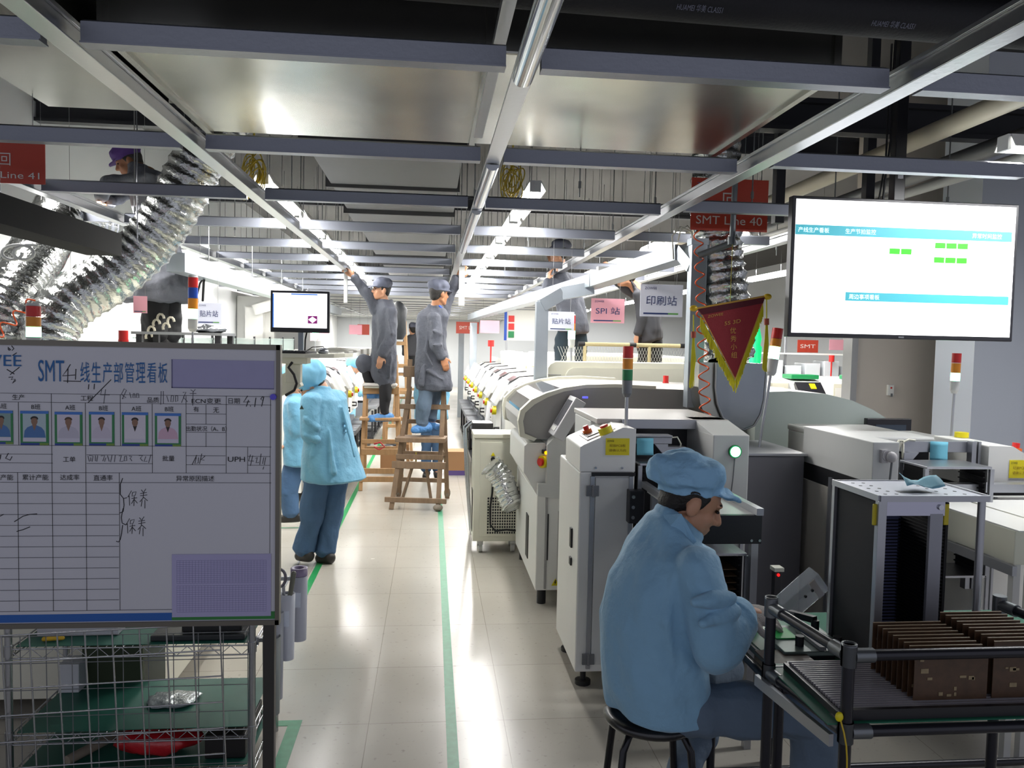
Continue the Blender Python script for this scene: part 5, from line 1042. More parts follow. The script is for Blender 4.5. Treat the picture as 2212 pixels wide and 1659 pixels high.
def fringe(a, b_, n, ln_, out):
    for i in range(n):
        p = V(a).lerp(V(b_), i/(n-1)); q = p+V((out*rr.uniform(.2, 1), rr.uniform(-.004, .006), -ln_*rr.uniform(.85, 1.1))); F.tube([p+V((0, .002, 0)), p.lerp(q, .5)+V((out*.3, 0, 0)), q], .0022, 4)
fringe(pn(1514, 684), pn(1588, 822), 85, .062, -.004); fringe(pn(1648, 658), pn(1589, 822), 85, .062, .004)
part('fringe', F, fr, t, kind='stuff')
part('gold_edge', MB().tube([tl2, pn(1588, 819)], .003, 5).tube([tr2, pn(1588, 819)], .003, 5), gold, t)
for (x, y0, y1, top) in ((1498, 716, 835, 680), (1656, 688, 800, 645)):
    b = MB()
    for i in range(22): b.tube([pn(x+rr.uniform(-2, 2), y0+12), pn(x+rr.uniform(-5, 5), (y0+y1)/2), pn(x+rr.uniform(-6, 4)-3, y1+rr.uniform(-8, 4))], .0022, 4)
    part('tassel', b, fr, t, kind='stuff'); part('tassel_band', MB().cyl(pn(x, y0), pn(x, y0+14), .013, n=12), mat('red gold band', '#a8452c', .5), t); part('tassel_cord', MB().cyl(pn(x, top), pn(x, y0), .003, n=6), fr, t)
part('hang_string', MB().cyl(pn(1578, 655, .005), at(1582, 528, Y=4.45), .0015, n=5), fr, t)
pxd = (pn(1652, 642)-pn(1507, 668)).normalized(); pxd.y = 0
text('ZOWEE', .014, pn(1545, 681), pxd, ZU, gold, t, width=.085, off=.004); text('5S 3D', .020, pn(1582, 696), pxd, ZU, gold, t, width=.09, off=.004)
for i, ch in enumerate('优秀小组'): text(ch, .032, pn(1583+i*.8, 714+17.5*i), ZX, ZU, gold, t, off=.004)
# ---------------------------------------------------------------- monitor, keyboard shelf and arm at left
t = thing('monitor', 'black monitor with white lit screen on a shelf above the bent worker in blue', 'monitor', (-.78, 4.8, 1.60))
a = at(584, 717, Y=4.8); b_ = at(712, 630, Y=4.8); ax0, ax1, az0, az1 = a.x, b_.x, a.z, b_.z
part('monitor_frame', MB().bx(ax0, ax1, 4.8, 4.84, az0, az1), blackm, t, .004)
part('screen_panel', MB().bx(ax0+.014, ax1-.014, 4.797, 4.80, az0+.028, az1-.014), screen_w, t)
part('screen_bar', MB().bx(ax0+.12, ax1-.07, 4.795, 4.797, az1-.024, az1-.017).bx(ax0+.014, ax0+.02, 4.795, 4.797, az0+.028, az1-.02), mat('lit blue bar', '#3a78d8', .4, emit='#3a78e0', es=.8), t)
part('screen_picture', MB().bx(ax1-.125, ax1-.07, 4.795, 4.797, az0+.055, az0+.10), mat('lit purple picture', '#9b2a86', .4, emit='#8a2478', es=.5), t)
part('picture_shape', MB().prism([(ax1-.122, .078+az0), (ax1-.098, .096+az0), (ax1-.073, .078+az0), (ax1-.098, .058+az0)], 'y', 4.793, 4.795), screen_w, t)
part('stand_pole', MB().bx(-.795, -.765, 4.83, 4.85, 1.61, az0+.05).bx(-.80, -.76, 4.82, 4.84, az0, az0+.06), mat('blue grey pole', '#8a93a2', .4), t); part('monitor_cable', MB().tube([(-.745, 4.83, az0), (-.75, 4.815, az0-.04), (-.75, 4.80, 1.62)], .005, 6), black, t)
t = thing('keyboard_shelf', 'cream swivel shelf on a beam arm holding monitor and keyboard', 'shelf', (-.78, 4.65, 1.55))
shp = [(-1.0, 4.48), (-.70, 4.48), (-.62, 4.50), (-.55, 4.56), (-.50, 4.66), (-.47, 4.80), (-.47, 4.86), (-1.0, 4.86)]
part('shelf_plate', MB().prism(shp, 'z', 1.588, 1.61), cream, t, .004); part('shelf_hub', MB().bx(-.84, -.70, 4.55, 4.70, 1.55, 1.588), cream, t, .004)
part('arm_beam', MB().bar((-.785, 4.63, 1.55), (-.785, 4.63, 1.44), .085, .08).bar((-.76, 4.64, 1.47), (-1.20, 4.66, 1.25), .08, .11), cream, t, .006)
part('arm_cable', MB().tube([(-.78, 4.55, 1.56), (-.80, 4.54, 1.53), (-.77, 4.55, 1.49), (-.755, 4.55, 1.44), (-.77, 4.56, 1.40), (-.82, 4.57, 1.37)], .008, 6), black, t)
t = thing('keyboard', 'black keyboard on the cream swivel shelf', 'keyboard', (-.85, 4.60, 1.61)); part('keyboard_body', MB().prism([(-1.0, 4.51), (-.70, 4.50), (-.66, 4.66), (-1.0, 4.66)], 'z', 1.61, 1.622), black, t, .003)
kb = MB()
for r_ in range(5):
    for c in range(16): x = -.985+c*.0185; y = 4.518+r_*.027; kb.bx(x, x+.014, y, y+.02, 1.622, 1.626)
part('keys', kb, dkgrey, t, kind='stuff')
o = solo('mouse', MB().ell((-.615, 4.60, 1.622), (.030, .05, .022), 16), mat('grey mouse', '#8d9096', .25, .3), 'grey computer mouse on the right of the cream shelf', 'mouse'); part('mouse_cable', MB().tube([(-.61, 4.648, 1.628), (-.63, 4.70, 1.65), (-.70, 4.76, 1.645), (-.74, 4.80, 1.62)], .003, 6), black, o)
# ---------------------------------------------------------------- wooden step ladders
def ladder(name, label, F0, F1, B0, B1, zt, rungs, brungs, m_, rail_w=.042, tl=None, extra=None):
    """F0,F1: feet of the front frame, B0,B1: rear feet; tl: (left top, right top)"""
    t = thing(name, label, 'ladder', ((F0[0]+F1[0])/2, (F0[1]+B0[1])/2, 0)); T0, T1 = tl
    T0 = V((*T0, zt)); T1 = V((*T1, zt)); f0 = V((*F0, 0)); f1 = V((*F1, 0)); b0 = V((*B0, 0)); b1 = V((*B1, 0))
    for p, q in ((f0, T0), (f1, T1)): part('ladder_rail', MB().bar(p, q, rail_w, rail_w*.75, up=(0, 1, 0)), m_, t, .004)
    for p, q in ((b0, T0), (b1, T1)): part('ladder_rail', MB().bar(p, q+V((0, .05, -.04)), rail_w, rail_w*.75, up=(0, 1, 0)), m_, t, .004)
    for z, h, dpt, ov in rungs:
        a = f0.lerp(T0, z/zt); b_ = f1.lerp(T1, z/zt); d = (b_-a).normalized()*ov; part('ladder_step', MB().bar(a-d-V((0, .02, 0)), b_+d-V((0, .02, 0)), dpt, h), m_, t, .004)
    for z in brungs:
        a = b0.lerp(T0, z/zt); b_ = b1.lerp(T1, z/zt); part('ladder_rung', MB().bar(a, b_, .025, .045), m_, t, .004)
    return t
la = ladder('step_ladder', 'light wooden step ladder under the left worker in grey', (-.765, 8.86), (-.335, 8.86), (-.78, 9.55), (-.33, 9.55), 1.52, ((1.34, .05, .03, .02), (1.12, .09, .05, .03), (.80, .03, .22, .04), (.545, .05, .025, .01), (.43, .07, .025, .01), (.22, .06, .025, .01), (.13, .06, .03, .01)), (.4, .75, 1.1), wood, tl=((-.735, 9.2), (-.41, 9.2)))
part('padded_board', MB().bx(-.75, -.40, 8.98, 9.32, 1.145, 1.165), cream, la, .01); part('cloth_pad', MB().bx(-.77, -.38, 8.96, 9.34, 1.165, 1.20), mat('crumpled white cloth', '#cfc9c4', .85, var=.15, vs=25, bump=.6, bs=30), la, .014)
part('knotted_tape', MB().tube([(-.62, 8.86, .53), (-.55, 8.83, .55), (-.50, 8.84, .50), (-.56, 8.83, .47), (-.62, 8.84, .5)], .01, 6), mat('red tape', '#b8333a', .5), la)
lb = ladder('step_ladder', 'old dark wooden step ladder with a plank platform under the right worker', (-.375, 7.88), (.09, 7.80), (-.33, 8.55), (.195, 8.45), 1.22, ((1.02, .05, .03, .07), (.70, .045, .26, .05), (.52, .05, .025, .03), (.44, .07, .03, .06), (.10, .05, .03, .08)), (.2, .5, .85), wood_d, .048, tl=((-.215, 8.14), (.135, 8.12)))
part('brace_plank', MB().bar((-.27, 8.0, .08), (-.16, 7.98, .46), .085, .02), wood_d, lb); part('brace_plank', MB().bar((.02, 7.99, .08), (-.04, 7.98, .46), .085, .02), wood_d, lb)
part('upright_stub', MB().bar((-.225, 8.14, 1.2), (-.215, 8.16, 1.50), .048, .05), wood_d, lb); part('stub_block', MB().bx(-.28, -.15, 8.12, 8.18, 1.32, 1.43), wood_d, lb, .004)
part('foot_wrap', MB().ell((.09, 7.80, .035), (.05, .045, .035), 12).ell((.195, 8.45, .06), (.035, .035, .06), 12).ell((-.33, 8.55, .05), (.035, .035, .05), 12), mat('grey cloth wrap', '#7d7468', .9, bump=.5, bs=40), lb)
part('yellow_tie', MB().bx(-.145, -.13, 7.975, 8.0, .40, .56), mat('yellow tie', '#b8a638', .6), lb)
lc = ladder('step_ladder', 'third wooden ladder standing behind the light one, half hidden', (-.62, 10.4), (-.28, 10.4), (-.62, 11.1), (-.25, 11.1), 1.95, ((.3, .05, .03, .02), (.65, .05, .03, .02), (1.0, .05, .03, .02), (1.35, .05, .03, .02), (1.65, .05, .03, .02)), (.5, 1.0), wood, tl=((-.56, 10.75), (-.36, 10.75)))
solo('bag', fixn and MB().loft([((-.43, 10.60, 1.70), (.05, 0, 0), (0, .05, 0)), ((-.43, 10.58, 1.78), (.10, 0, 0), (0, .08, 0)), ((-.42, 10.58, 1.95), (.08, 0, 0), (0, .09, 0)), ((-.42, 10.58, 2.10), (.10, 0, 0), (0, .09, 0)), ((-.44, 10.6, 2.18), (.06, 0, 0), (0, .05, 0)), ((-.45, 10.62, 2.21), (.02, 0, 0), (0, .02, 0))], 18), mat('black bag cloth', '#23262a', .6, bump=.3, bs=20), 'black bag hanging at the top of the third ladder behind the left worker', 'bag')
solo('hanging_bar', MB().bx(-.985, -.945, 9.0, 9.04, 2.10, 2.463), pale, 'loose pale grid bar hanging down beside the left worker\'s raised hand', 'ceiling bar'); solo('hanging_bar', MB().bx(.27, .33, 8.1, 8.14, 2.06, 2.463), pale, 'loose pale grid bar hanging down below the right worker\'s raised hand', 'ceiling bar')
for (x, y, s, lab) in ((-.62, 10.0, .16, 'small cardboard box on the floor behind the light ladder'), (.20, 9.9, .17, 'cardboard box with purple base on the floor right of the dark ladder')):
    o = solo('cardboard_box', MB().bx(x, x+s*1.6, y, y+.3, .03 if x > 0 else 0, .30), mat('cardboard', '#a87e58', .8, var=.08), lab, 'box', bevel=.003)
    if x > 0: part('purple_base', MB().bx(x-.005, x+s*1.6+.005, y-.005, y+.305, 0, .06), mat('purple tray', '#5c4a86', .5), o)
solo('work_shoes', MB().ell((-.55, 10.08, .33), (.10, .05, .035), 12).ell((-.48, 10.14, .34), (.10, .05, .04), 12), black, 'pair of black shoes on the small cardboard box behind the light ladder', 'shoes')
solo('floor_strip', MB().bx(-.98, -.965, 4.9, 6.1, 0, .004), steel, 'thin grey floor strip left of the bent worker\'s feet', 'floor strip')
# left towers
tower((-1.71, 3.6, 1.372), [1.678, 1.722, 1.765, 1.812], [glow_g, amber, redl], .029, 'signal tower with lit green lens behind the left half of the whiteboard', zb=1.6, cap=True)
tower((-1.458, 5.0, 1.362), [1.80, 1.86, 1.925, 1.99, 2.052], [glow_g, amber, bluel, redl], .029, 'four-colour signal tower with blue lens behind the whiteboard', zb=1.72, cap=True, lean=(.01, 0))
# ---------------------------------------------------------------- left machine line
m1 = module(-.96, 8.2, .78, -1)
m1['label'] = 'white placement module in the row left of the aisle, nearest'; m1['group'] = 'placement modules left of the aisle'
for i, dy in enumerate((.8, 1.6, 4.2, 5.0, 5.8, 6.6), 1): copy_tree(m1, (0, dy, 0), 'white placement module in the row left of the aisle, %s from the camera' % ORD[i], 'placement modules left of the aisle')
t = thing('screen_printer', 'cream printer machine behind the whiteboard carrying the foil hoses', 'machine', (-1.9, 4.3, 0))
part('body', MB().prism([(-1.15, .1), (-1.15, 1.1), (-1.22, 1.25), (-1.4, 1.36), (-2.9, 1.40), (-2.9, .1)], 'y', 3.55, 5.7), cream, t, .01)
part('exhaust_collar', MB().cyl(at(98, 765, Y=4.75)+V((0, 0, -.02)), V((at(98, 765, Y=4.75).x, 4.75, 1.38)), .16, n=24).cyl(at(-15, 760, Y=4.75), V((at(-15, 760, Y=4.75).x, 4.75, 1.38)), .155, n=24), galv, t)
for x, y in ((-1.25, 3.7), (-2.8, 3.7), (-1.25, 5.6), (-2.8, 5.6)): part('foot', MB().cyl((x, y, 0), (x, y, .11), .03), black, t)
part('arm_bracket', MB().bx(-1.24, -1.14, 4.60, 4.72, 1.20, 1.32), cream, t)
t = thing('placement_machine', 'long cream machine top seen below the monitor at left', 'machine', (-1.7, 8, 0))
part('body', MB().bx(-3.2, -2.2, 7.1, 13.5, .1, 1.50), cream, t, .02)
part('glass_guard', MB().bx(-2.6, -2.2, 7.2, 13, 1.66, 1.675).bx(-2.22, -2.205, 7.2, 13, 1.50, 1.66), mat('clear guard rail', '#9fb0aa', .2, alpha=.6), t)
for i in range(7): part('guard_post', MB().bx(-2.22, -2.20, 7.3+i*.95, 7.33+i*.95, 1.50, 1.70), black, t)
for x, y in ((-3.1, 7.2), (-2.3, 7.2), (-3.1, 13.4), (-2.3, 13.4)): part('foot', MB().cyl((x, y, 0), (x, y, .11), .03), black, t)
t = thing('frame_cart', 'black frame cart top behind the whiteboard with a foil package on it', 'cart', (-1.7, 6.1, 0))
for x in (-2.1, -1.55):
    for y in (5.95, 6.3): part('cart_post', MB().bx(x-.02, x+.02, y-.02, y+.02, 0, 1.70), blackm, t)
part('cart_top', MB().bx(-2.15, -1.52, 5.92, 6.33, 1.70, 1.72), mat('grey cart top', '#77797c', .4), t)
crumple((-1.66, 6.1, 1.745), .13, .10, .03, mat('silver foil package', '#b5b8ba', .2, .9, bump=.6, bs=30), 'foil_package', 'crumpled silver package on the black frame cart below the pale sign at left', 'package', 5, .4)
solo('signal_lamp', MB().cyl((-1.86, 5.0, 1.37), (-1.86, 5.0, 1.64), .008, n=8).cyl((-1.86, 5.0, 1.64), (-1.86, 5.0, 1.665), .03, n=14).cyl((-1.86, 5.0, 1.665), (-1.86, 5.0, 1.72), .028, n=14), redl, 'red signal lamp peeping over the top edge of the whiteboard', 'lamp')
tower((-1.45, 10.1, 1.36), [1.72, 1.80, 1.86, 1.92], [glow_g, amber, redl], .04, 'small far signal tower left of the monitor pole', zb=1.66)
t = thing('panel_partition', 'white panel partition with a duct elbow behind the pale sign at left', 'partition', (-2.7, 10, 0))
part('white_panel', MB().bx(-3.38, -2.75, 14.2, 14.3, 0, 2.4), white, t); part('duct_elbow', MB().bx(-3.2, -2.9, 14.0, 14.19, 0, 2.2).bar((-3.05, 14.1, 2.15), (-2.6, 14.1, 2.3), .26, .18), white, t)
# ---------------------------------------------------------------- work platform with padded rail on the right
t = thing('work_platform', 'raised work platform with beige padded rail and clear netting behind the cream machine', 'platform', (1.9, 8.7, 0))
part('deck', MB().bx(1.12, 2.8, 8.15, 9.3, 1.39, 1.42), wood, t)
for x in (1.60, 2.75):
    for y in (8.2, 9.25): part('platform_leg', MB().bx(x-.03, x+.03, y-.03, y+.03, 0, 1.39), wood, t)
a = at(1256, 743, Y=8.16); b_ = at(1500, 748, Y=8.16); pad = mat('beige pipe padding', '#c7b98e', .7, bump=.3, bs=60)
part('padded_rail', MB().cyl(a, b_, .022, n=14), pad, t)
for f in (.0, .45, .9): p = a.lerp(b_, f); part('black_tape', MB().cyl(p-V((.035, 0, 0)), p+V((.035, 0, 0)), .025, n=14), black, t)
for f in (.03, .6, 1): p = a.lerp(b_, f); part('rail_post', MB().cyl((p.x, p.y, 1.42), p, .018, n=10), pad, t)
nt_ = MB()
for i in range(44): x = a.x-.25+i*.03; nt_.cyl((x, 8.165, 1.43), (x+.10, 8.165, a.z-.03), .0018, n=4).cyl((x+.10, 8.167, 1.43), (x, 8.167, a.z-.03), .0018, n=4)
part('netting', nt_, mat('pale netting', '#c2c6c0', .5), t, kind='stuff')
# ---------------------------------------------------------------- bright hall seen below the large screen
def oven(x, y, label):
    t = thing('placement_machine', label, 'machine', (x, y, 0))
    part('body', MB().prism([(y, .1), (y, .92), (y+.25, 1.22), (y+.9, 1.30), (y+.9, .1)], 'x', x, x+.80), white, t, .01)
    part('plinth', MB().bx(x+.05, x+.75, y+.1, y+.85, 0, .1), black, t)
    part('dark_cover', MB().prism([(y-.02, .90), (y-.02, 1.04), (y+.20, 1.24), (y+.22, 1.21), (y+.0, .92)], 'x', x+.05, x+.42), blackm, t); part('cover_strip', MB().bx(x+.06, x+.41, y-.03, y-.018, 1.0, 1.03), alud, t)
    part('yellow_tag', MB().prism([(y+.10, 1.158), (y+.17, 1.222), (y+.175, 1.216), (y+.105, 1.150)], 'x', x+.24, x+.32), yellow, t)
    part('control_panel', MB().bx(x+.47, x+.70, y-.05, y+.02, .86, 1.24), cream, t, .01); part('panel_display', MB().bx(x+.50, x+.64, y-.055, y-.05, .95, 1.18), white, t)
    part('top_tray', MB().bx(x+.1, x+.5, y+.4, y+.7, 1.27, 1.33), greenl, t, .01)
    return t
for i, x in enumerate((4.0, 4.85, 5.7)): oven(x, 10.0, 'white machine with black cover and yellow tag in the bright hall, %s of three' % ('left', 'middle', 'right')[i])
t = thing('rack', 'pale wire rack of clear bins in the bright hall below the large screen', 'shelf rack', (5.3, 11.6, 0))
for x in (4.4, 5.4, 6.6): part('rack_post', MB().bx(x, x+.03, 11.6, 11.63, 0, 1.9), alud, t)
for z in (1.25, 1.6): part('rack_shelf', MB().bx(4.4, 6.63, 11.5, 12.0, z, z+.02), white, t)
for i in range(7): solo('clear_bin', MB().bx(4.5+i*.3, 4.74+i*.3, 11.52, 11.9, 1.27, 1.27+.16+.04*(i % 3)), mat('milky bin', '#d5dadf', .3), 'milky clear bin on the wire rack in the bright hall, %s from the left' % ORD[i].replace('nearest', 'first'), 'bin', 'clear bins on the rack', bevel=.01)
solo('signal_lamp', MB().cyl((6.05, 11.4, 0), (6.05, 11.4, 1.50), .012, n=8).cyl((6.05, 11.4, 1.50), (6.05, 11.4, 1.60), .04, n=14), redl, 'small red lamp in the bright hall near the partition edge', 'lamp')
solo('green_light_stack', MB().lathe([(.05, 0), (.06, .22), (.045, .24), (.055, .30), (.03, .42), (.01, .44)], at(1630, 800, Y=7.2), n=16), mat('lit green plastic', '#20c878', .3, emit='#10c070', es=1.2), 'lit green cone-shaped light behind the right fringe of the pennant', 'lamp')
solo('light_stand', MB().cyl((at(1630, 800, Y=7.2).x, 7.2, 0), at(1630, 800, Y=7.2), .03, n=10), steel, 'grey stand under the lit green cone behind the pennant', 'stand')
t = thing('wall_box', 'small white switch box on the beige partition', 'switch', at(1925, 843, Y=6.97)); p = at(1925, 843, Y=6.97); part('box_body', MB().bx(p.x-.03, p.x+.03, 6.97, 7.0, p.z-.05, p.z+.05), white, t, .004); part('box_lamp', MB().bx(p.x-.008, p.x+.008, 6.965, 6.97, p.z+.015, p.z+.03), redl, t); part('box_key', MB().bx(p.x-.004, p.x+.012, 6.962, 6.97, p.z-.06, p.z-.03), steel, t)
# far notice board
t = thing('notice_board', 'white board with blue edge and red and green squares far down on the right', 'notice board', at(1110, 735, Y=15)); a = at(1092, 735, Y=15); b_ = at(1170, 672, Y=15)
part('board_face', MB().bx(a.x, b_.x, 15, 15.03, a.z, b_.z), white, t); part('blue_edge', MB().bx(a.x-.03, a.x+.02, 14.99, 15.03, a.z, b_.z), bluel, t); part('board_leg', MB().bx(a.x, a.x+.04, 15.0, 15.03, 0, a.z).bx(b_.x-.04, b_.x, 15.0, 15.03, 0, a.z), alud, t)
for i, c in enumerate((redl, redl, greenl)): part('coloured_square', MB().bx(a.x+.05, a.x+.16, 14.985, 15, b_.z-.22-.15*i, b_.z-.10-.15*i), c, t)

# far clutter down both lines
for i in range(6):
    solo('white_bench', MB().bx(-3.1, -1.7, 15.5+1.9*i, 16.9+1.9*i, .0, 1.25).bx(-3.0, -1.8, 15.7+1.9*i, 16.7+1.9*i, 1.25, 1.42), white, 'far white bench unit on the left side of the hall, %s from the camera' % (ORD[i] if i else 'first'), 'bench', 'far white benches', bevel=.02)
for i in range(6):
    x, y = 1.15+.11*(i % 2), 9.9+.55*i
    solo('white_bin', MB().lathe([(.07, 0), (.09, .16), (.095, .19), (.08, .20)], (x, y, 1.36), n=14), white, 'white lidded bin on top of the right module row, %s from the camera' % (ORD[i] if i else 'first'), 'bin', 'white bins on the module row')
solo('cream_cabinet', MB().bx(1.6, 3.4, 10.2, 13.0, 0, 1.55), cream, 'cream cabinet block far behind the white station sign', 'cabinet', bevel=.02)
solo('signal_lamp', MB().cyl((.95, 12.6, 1.36), (.95, 12.6, 1.62), .012, n=8).cyl((.95, 12.6, 1.62), (.95, 12.6, 1.72), .05, n=14), redl, 'red dome lamp on the right module row beside the far trunking post', 'lamp')
# ---------------------------------------------------------------- people
import numpy as np
def blob(mb, vox, name, m, parent, sm=4, wr=0, ws=9., seed=0, stretch=(1, 1, .45), label=None):
    me0 = mb.mesh('tmp'); o = bpy.data.objects.new('tmp', me0); COL.objects.link(o)
    r = o.modifiers.new('r', 'REMESH'); r.mode = 'VOXEL'; r.voxel_size = vox; r.use_smooth_shade = True
    s = o.modifiers.new('s', 'SMOOTH'); s.factor = .5; s.iterations = sm
    me = bpy.data.meshes.new_from_object(o.evaluated_get(bpy.context.evaluated_depsgraph_get())); bpy.data.objects.remove(o); bpy.data.meshes.remove(me0)
    if wr:
        nn = [v.normal.copy() for v in me.vertices]
        for v, n_ in zip(me.vertices, nn):
            p = V((v.co.x*stretch[0]*ws, v.co.y*stretch[1]*ws, v.co.z*stretch[2]*ws)) + V((seed*3.1, seed*1.7, seed))
            q = V((v.co.x+.35*v.co.z, v.co.y-.3*v.co.z, v.co.z*.8))*ws*.9; q.z *= .6; g = N.noise(q+V((seed, 7, 2))); f = N.noise(p); h_ = N.noise(q*2.1); v.co += n_*wr*2.4*(.7*f + .55*g*abs(g)*2 + .28*h_)
    me.name = name; me.materials.clear(); me.polygons.foreach_set('use_smooth', [True]*len(me.polygons))
    o = bpy.data.objects.new(name, me); finish(o, m, parent)
    if label: o['label'] = label
    return o
skin = mat('warm skin', '#c08e70', .5, var=.06, vs=20); skin_d = mat('tanned skin', '#a5714f', .5, var=.06, vs=20)
hairm = mat('black hair', '#17130f', .6, bump=.4, bs=120)
coat_b = mat('blue antistatic cloth', '#84b0ce', .75, var=.06, vs=14, bump=.9, bs=11, sheen=.2); coat_p = mat('pale blue antistatic cloth', '#6ba6c4', .75, var=.06, vs=14, bump=.9, bs=11, sheen=.2); cap_b = mat('blue cap cloth', '#8bb9da', .75, var=.06, vs=16, bump=.8, bs=16); cap_p = mat('pale blue cap cloth', '#74b2d2', .75, var=.06, vs=16)
coat_g = mat('grey work cloth', '#4e515b', .75, var=.14, vs=10, bump=1., bs=13); cap_g = mat('grey cap cloth', '#585c6c', .75, var=.1, vs=16)
jean = mat('blue denim', '#3f5d80', .8, var=.10, vs=14, bump=.8, bs=10); jean_g = mat('slate denim', '#5e6f82', .8, var=.1, vs=14, bump=.8, bs=11); blk = mat('black trousers', '#17171b', .75); shoem = mat('dark shoe', '#22201f', .5); cover = mat('blue shoe cover', '#4f86c0', .4, bump=.5, bs=40); glovem = mat('grey knitted glove', '#a39d98', .85, bump=.3, bs=220); eyem = mat('dark eye', '#120d0b', .25)
def basis(f, u):
    f = V(f).normalized(); u = V(u); u = (u-u.dot(f)*f).normalized(); return f, u, f.cross(u)
def RM(f, r, u): return M((f, r, u)).transposed()
def head(b, c, f, u, s=1):
    f, u, r = basis(f, u); c = V(c); R = RM(f, r, u)
    def P(a, bb, cc): return c+(f*a+r*bb+u*cc)*s
    b.ell(P(-.012, 0, .025), (.094*s, .076*s, .092*s), 20, R); b.ell(P(.022, 0, -.035), (.068*s, .060*s, .075*s), 18, R); b.ell(P(.052, 0, -.088), (.034*s, .032*s, .026*s), 14, R)
    for q in (-1, 1): b.cap(P(-.01, q*.052, -.06), .022*s, P(.05, q*.022, -.09), .018*s, 10); b.ell(P(.055, q*.036, -.025), (.026*s, .022*s, .024*s), 12, R); b.ell(P(-.008, q*.077, -.012), (.022*s, .011*s, .033*s), 12, R)
    b.ell(P(.076, 0, .028), (.016*s, .046*s, .013*s), 14, R); b.cap(P(.083, 0, .012), .010*s, P(.104, 0, -.022), .014*s, 10)
    for q in (-1, 1): b.ell(P(.094, q*.013, -.028), .009*s, 10)
    b.ell(P(.080, 0, -.055), (.014*s, .024*s, .008*s), 12, R); b.ell(P(.078, 0, -.068), (.013*s, .020*s, .008*s), 12, R)
def face_bits(c, f, u, parent, s=1, glasses=False, far=False):
    f, u, r = basis(f, u); c = V(c); R = RM(f, r, u)
    def P(a, bb, cc): return c+(f*a+r*bb+u*cc)*s
    for q in (-1, 1):
        part('eye', MB().ell(P(.078, q*.031, .008), (.007*s, .014*s, .006*s), 10, R), eyem, parent); part('eyebrow', MB().cap(P(.086, q*.018, .030), .0045*s, P(.074, q*.048, .032), .0035*s, 8), hairm, parent)
    if glasses:
        g = MB()
        for q in (-1, 1):
            g.tube([P(.098-.006*abs(math.cos(a)), q*.032+.023*math.cos(a)*s, .005+.017*math.sin(a)) for a in [2*PI*i/14 for i in range(14)]], .0018*s, 5, True); g.tube([P(.094, q*.055, .008), P(.02, q*.080, .010), P(-.02, q*.078, .0)], .0018*s, 5)
        g.tube([P(.100, -.010, .008), P(.104, 0, .010), P(.100, .010, .008)], .0018*s, 5); part('glasses', g, black, parent)
def hand(b, w, d, n, side=1, curl=.5, s=1, spread=.10):
    """w wrist, d towards the fingers, n out of the back of the hand"""
    d = V(d).normalized(); n = V(n); n = (n-n.dot(d)*d).normalized(); x = d.cross(n)*side; w = V(w)
    b.loft([(w-d*.01*s, x*.025*s, n*.019*s), (w+d*.025*s, x*.033*s, n*.018*s), (w+d*.06*s, x*.041*s, n*.015*s), (w+d*.088*s, x*.040*s, n*.012*s)], 14)
    for i, (off, L) in enumerate(((.030, .070), (.010, .080), (-.010, .074), (-.029, .058))):
        p = w+d*.084*s+x*off*s; ang = .12; dd = (d+x*(off*spread*20*.1)).normalized(); ax = dd.cross(n)
        rr = .0092*s*(.9 if i == 3 else 1); segs = (.45, .32, .26)
        for k, g in enumerate(segs):
            ang += curl*(.45+.25*k); q = p+(dd*math.cos(ang)-n*math.sin(ang))*L*g*s; b.cap(p, rr*(1-.08*k), q, rr*(.92-.08*k), 8); p = q
    p = w+d*.022*s+x*.030*s; q = p+(d*.62+x*.70-n*.25).normalized()*.042*s; b.cap(p, .0125*s, q, .0105*s, 8); q2 = q+(d*.9+x*.25-n*.35*curl*2).normalized()*.032*s; b.cap(q, .0105*s, q2, .009*s, 8)
def soft_cap(c, f, u, m, parent, vox=.006, s=1, seed=1, puff=1., peak=True, back=0., wr=.006, face=None, lift=0., bonnet=False):
    if face: f = V(face); u = ZV
    f, u, r = basis(f, u); R = RM(f, r, u); c = V(c)
    def P(a, bb, cc): return c+(f*a+r*bb+u*cc)*s
    c = c + u*lift
    if bonnet: b = MB().ell(P(-.034, 0, .052), (.116*s*puff, .108*s*puff, .104*s*puff), 24, R); return blob(b, vox, 'cap', m, parent, 2, wr, 18, seed, (1, 1, 1))
    b = MB(); b.loft([(P(-.010, 0, .026), f*.104*s, r*.088*s), (P(-.010, 0, .050), f*.106*s, r*.090*s), (P(-.012-back, 0, .066), f*.112*s*puff, r*.098*s*puff), (P(-.014-back, 0, .088), f*.114*s*puff, r*.101*s*puff), (P(-.016-back, 0, .110*puff), f*.106*s*puff, r*.094*s*puff), (P(-.016-back, 0, .128*puff), f*.088*s, r*.080*s), (P(-.014-back, 0, .140*puff), f*.058*s, r*.054*s), (P(-.012-back, 0, .145*puff), f*.02*s, r*.02*s)], 28)
    if peak: b.loft([(P(.070, 0, .036), r*.080*s, u*.0075*s), (P(.110, 0, .032), r*.074*s, u*.0065*s), (P(.138, 0, .022), r*.056*s, u*.0065*s), (P(.150, 0, .014), r*.028*s, u*.006*s)], 16)
    return blob(b, vox, 'cap', m, parent, 3, wr, 16, seed, (1, 1, 1))
def hair(c, f, u, parent, vox=.006, s=1):
    f, u, r = basis(f, u); R = RM(f, r, u); c = V(c)
    def P(a, bb, cc): return c+(f*a+r*bb+u*cc)*s
    b = MB(); b.ell(P(-.026, 0, .028), (.090*s, .081*s, .090*s), 18, R); b.ell(P(-.055, 0, -.02), (.048*s, .066*s, .055*s), 14, R)
    for q in (-1, 1): b.cap(P(.02, q*.070, .03), .014*s, P(.012, q*.070, -.005), .008*s, 8)
    return blob(b, vox, 'hair', hairm, parent, 2)
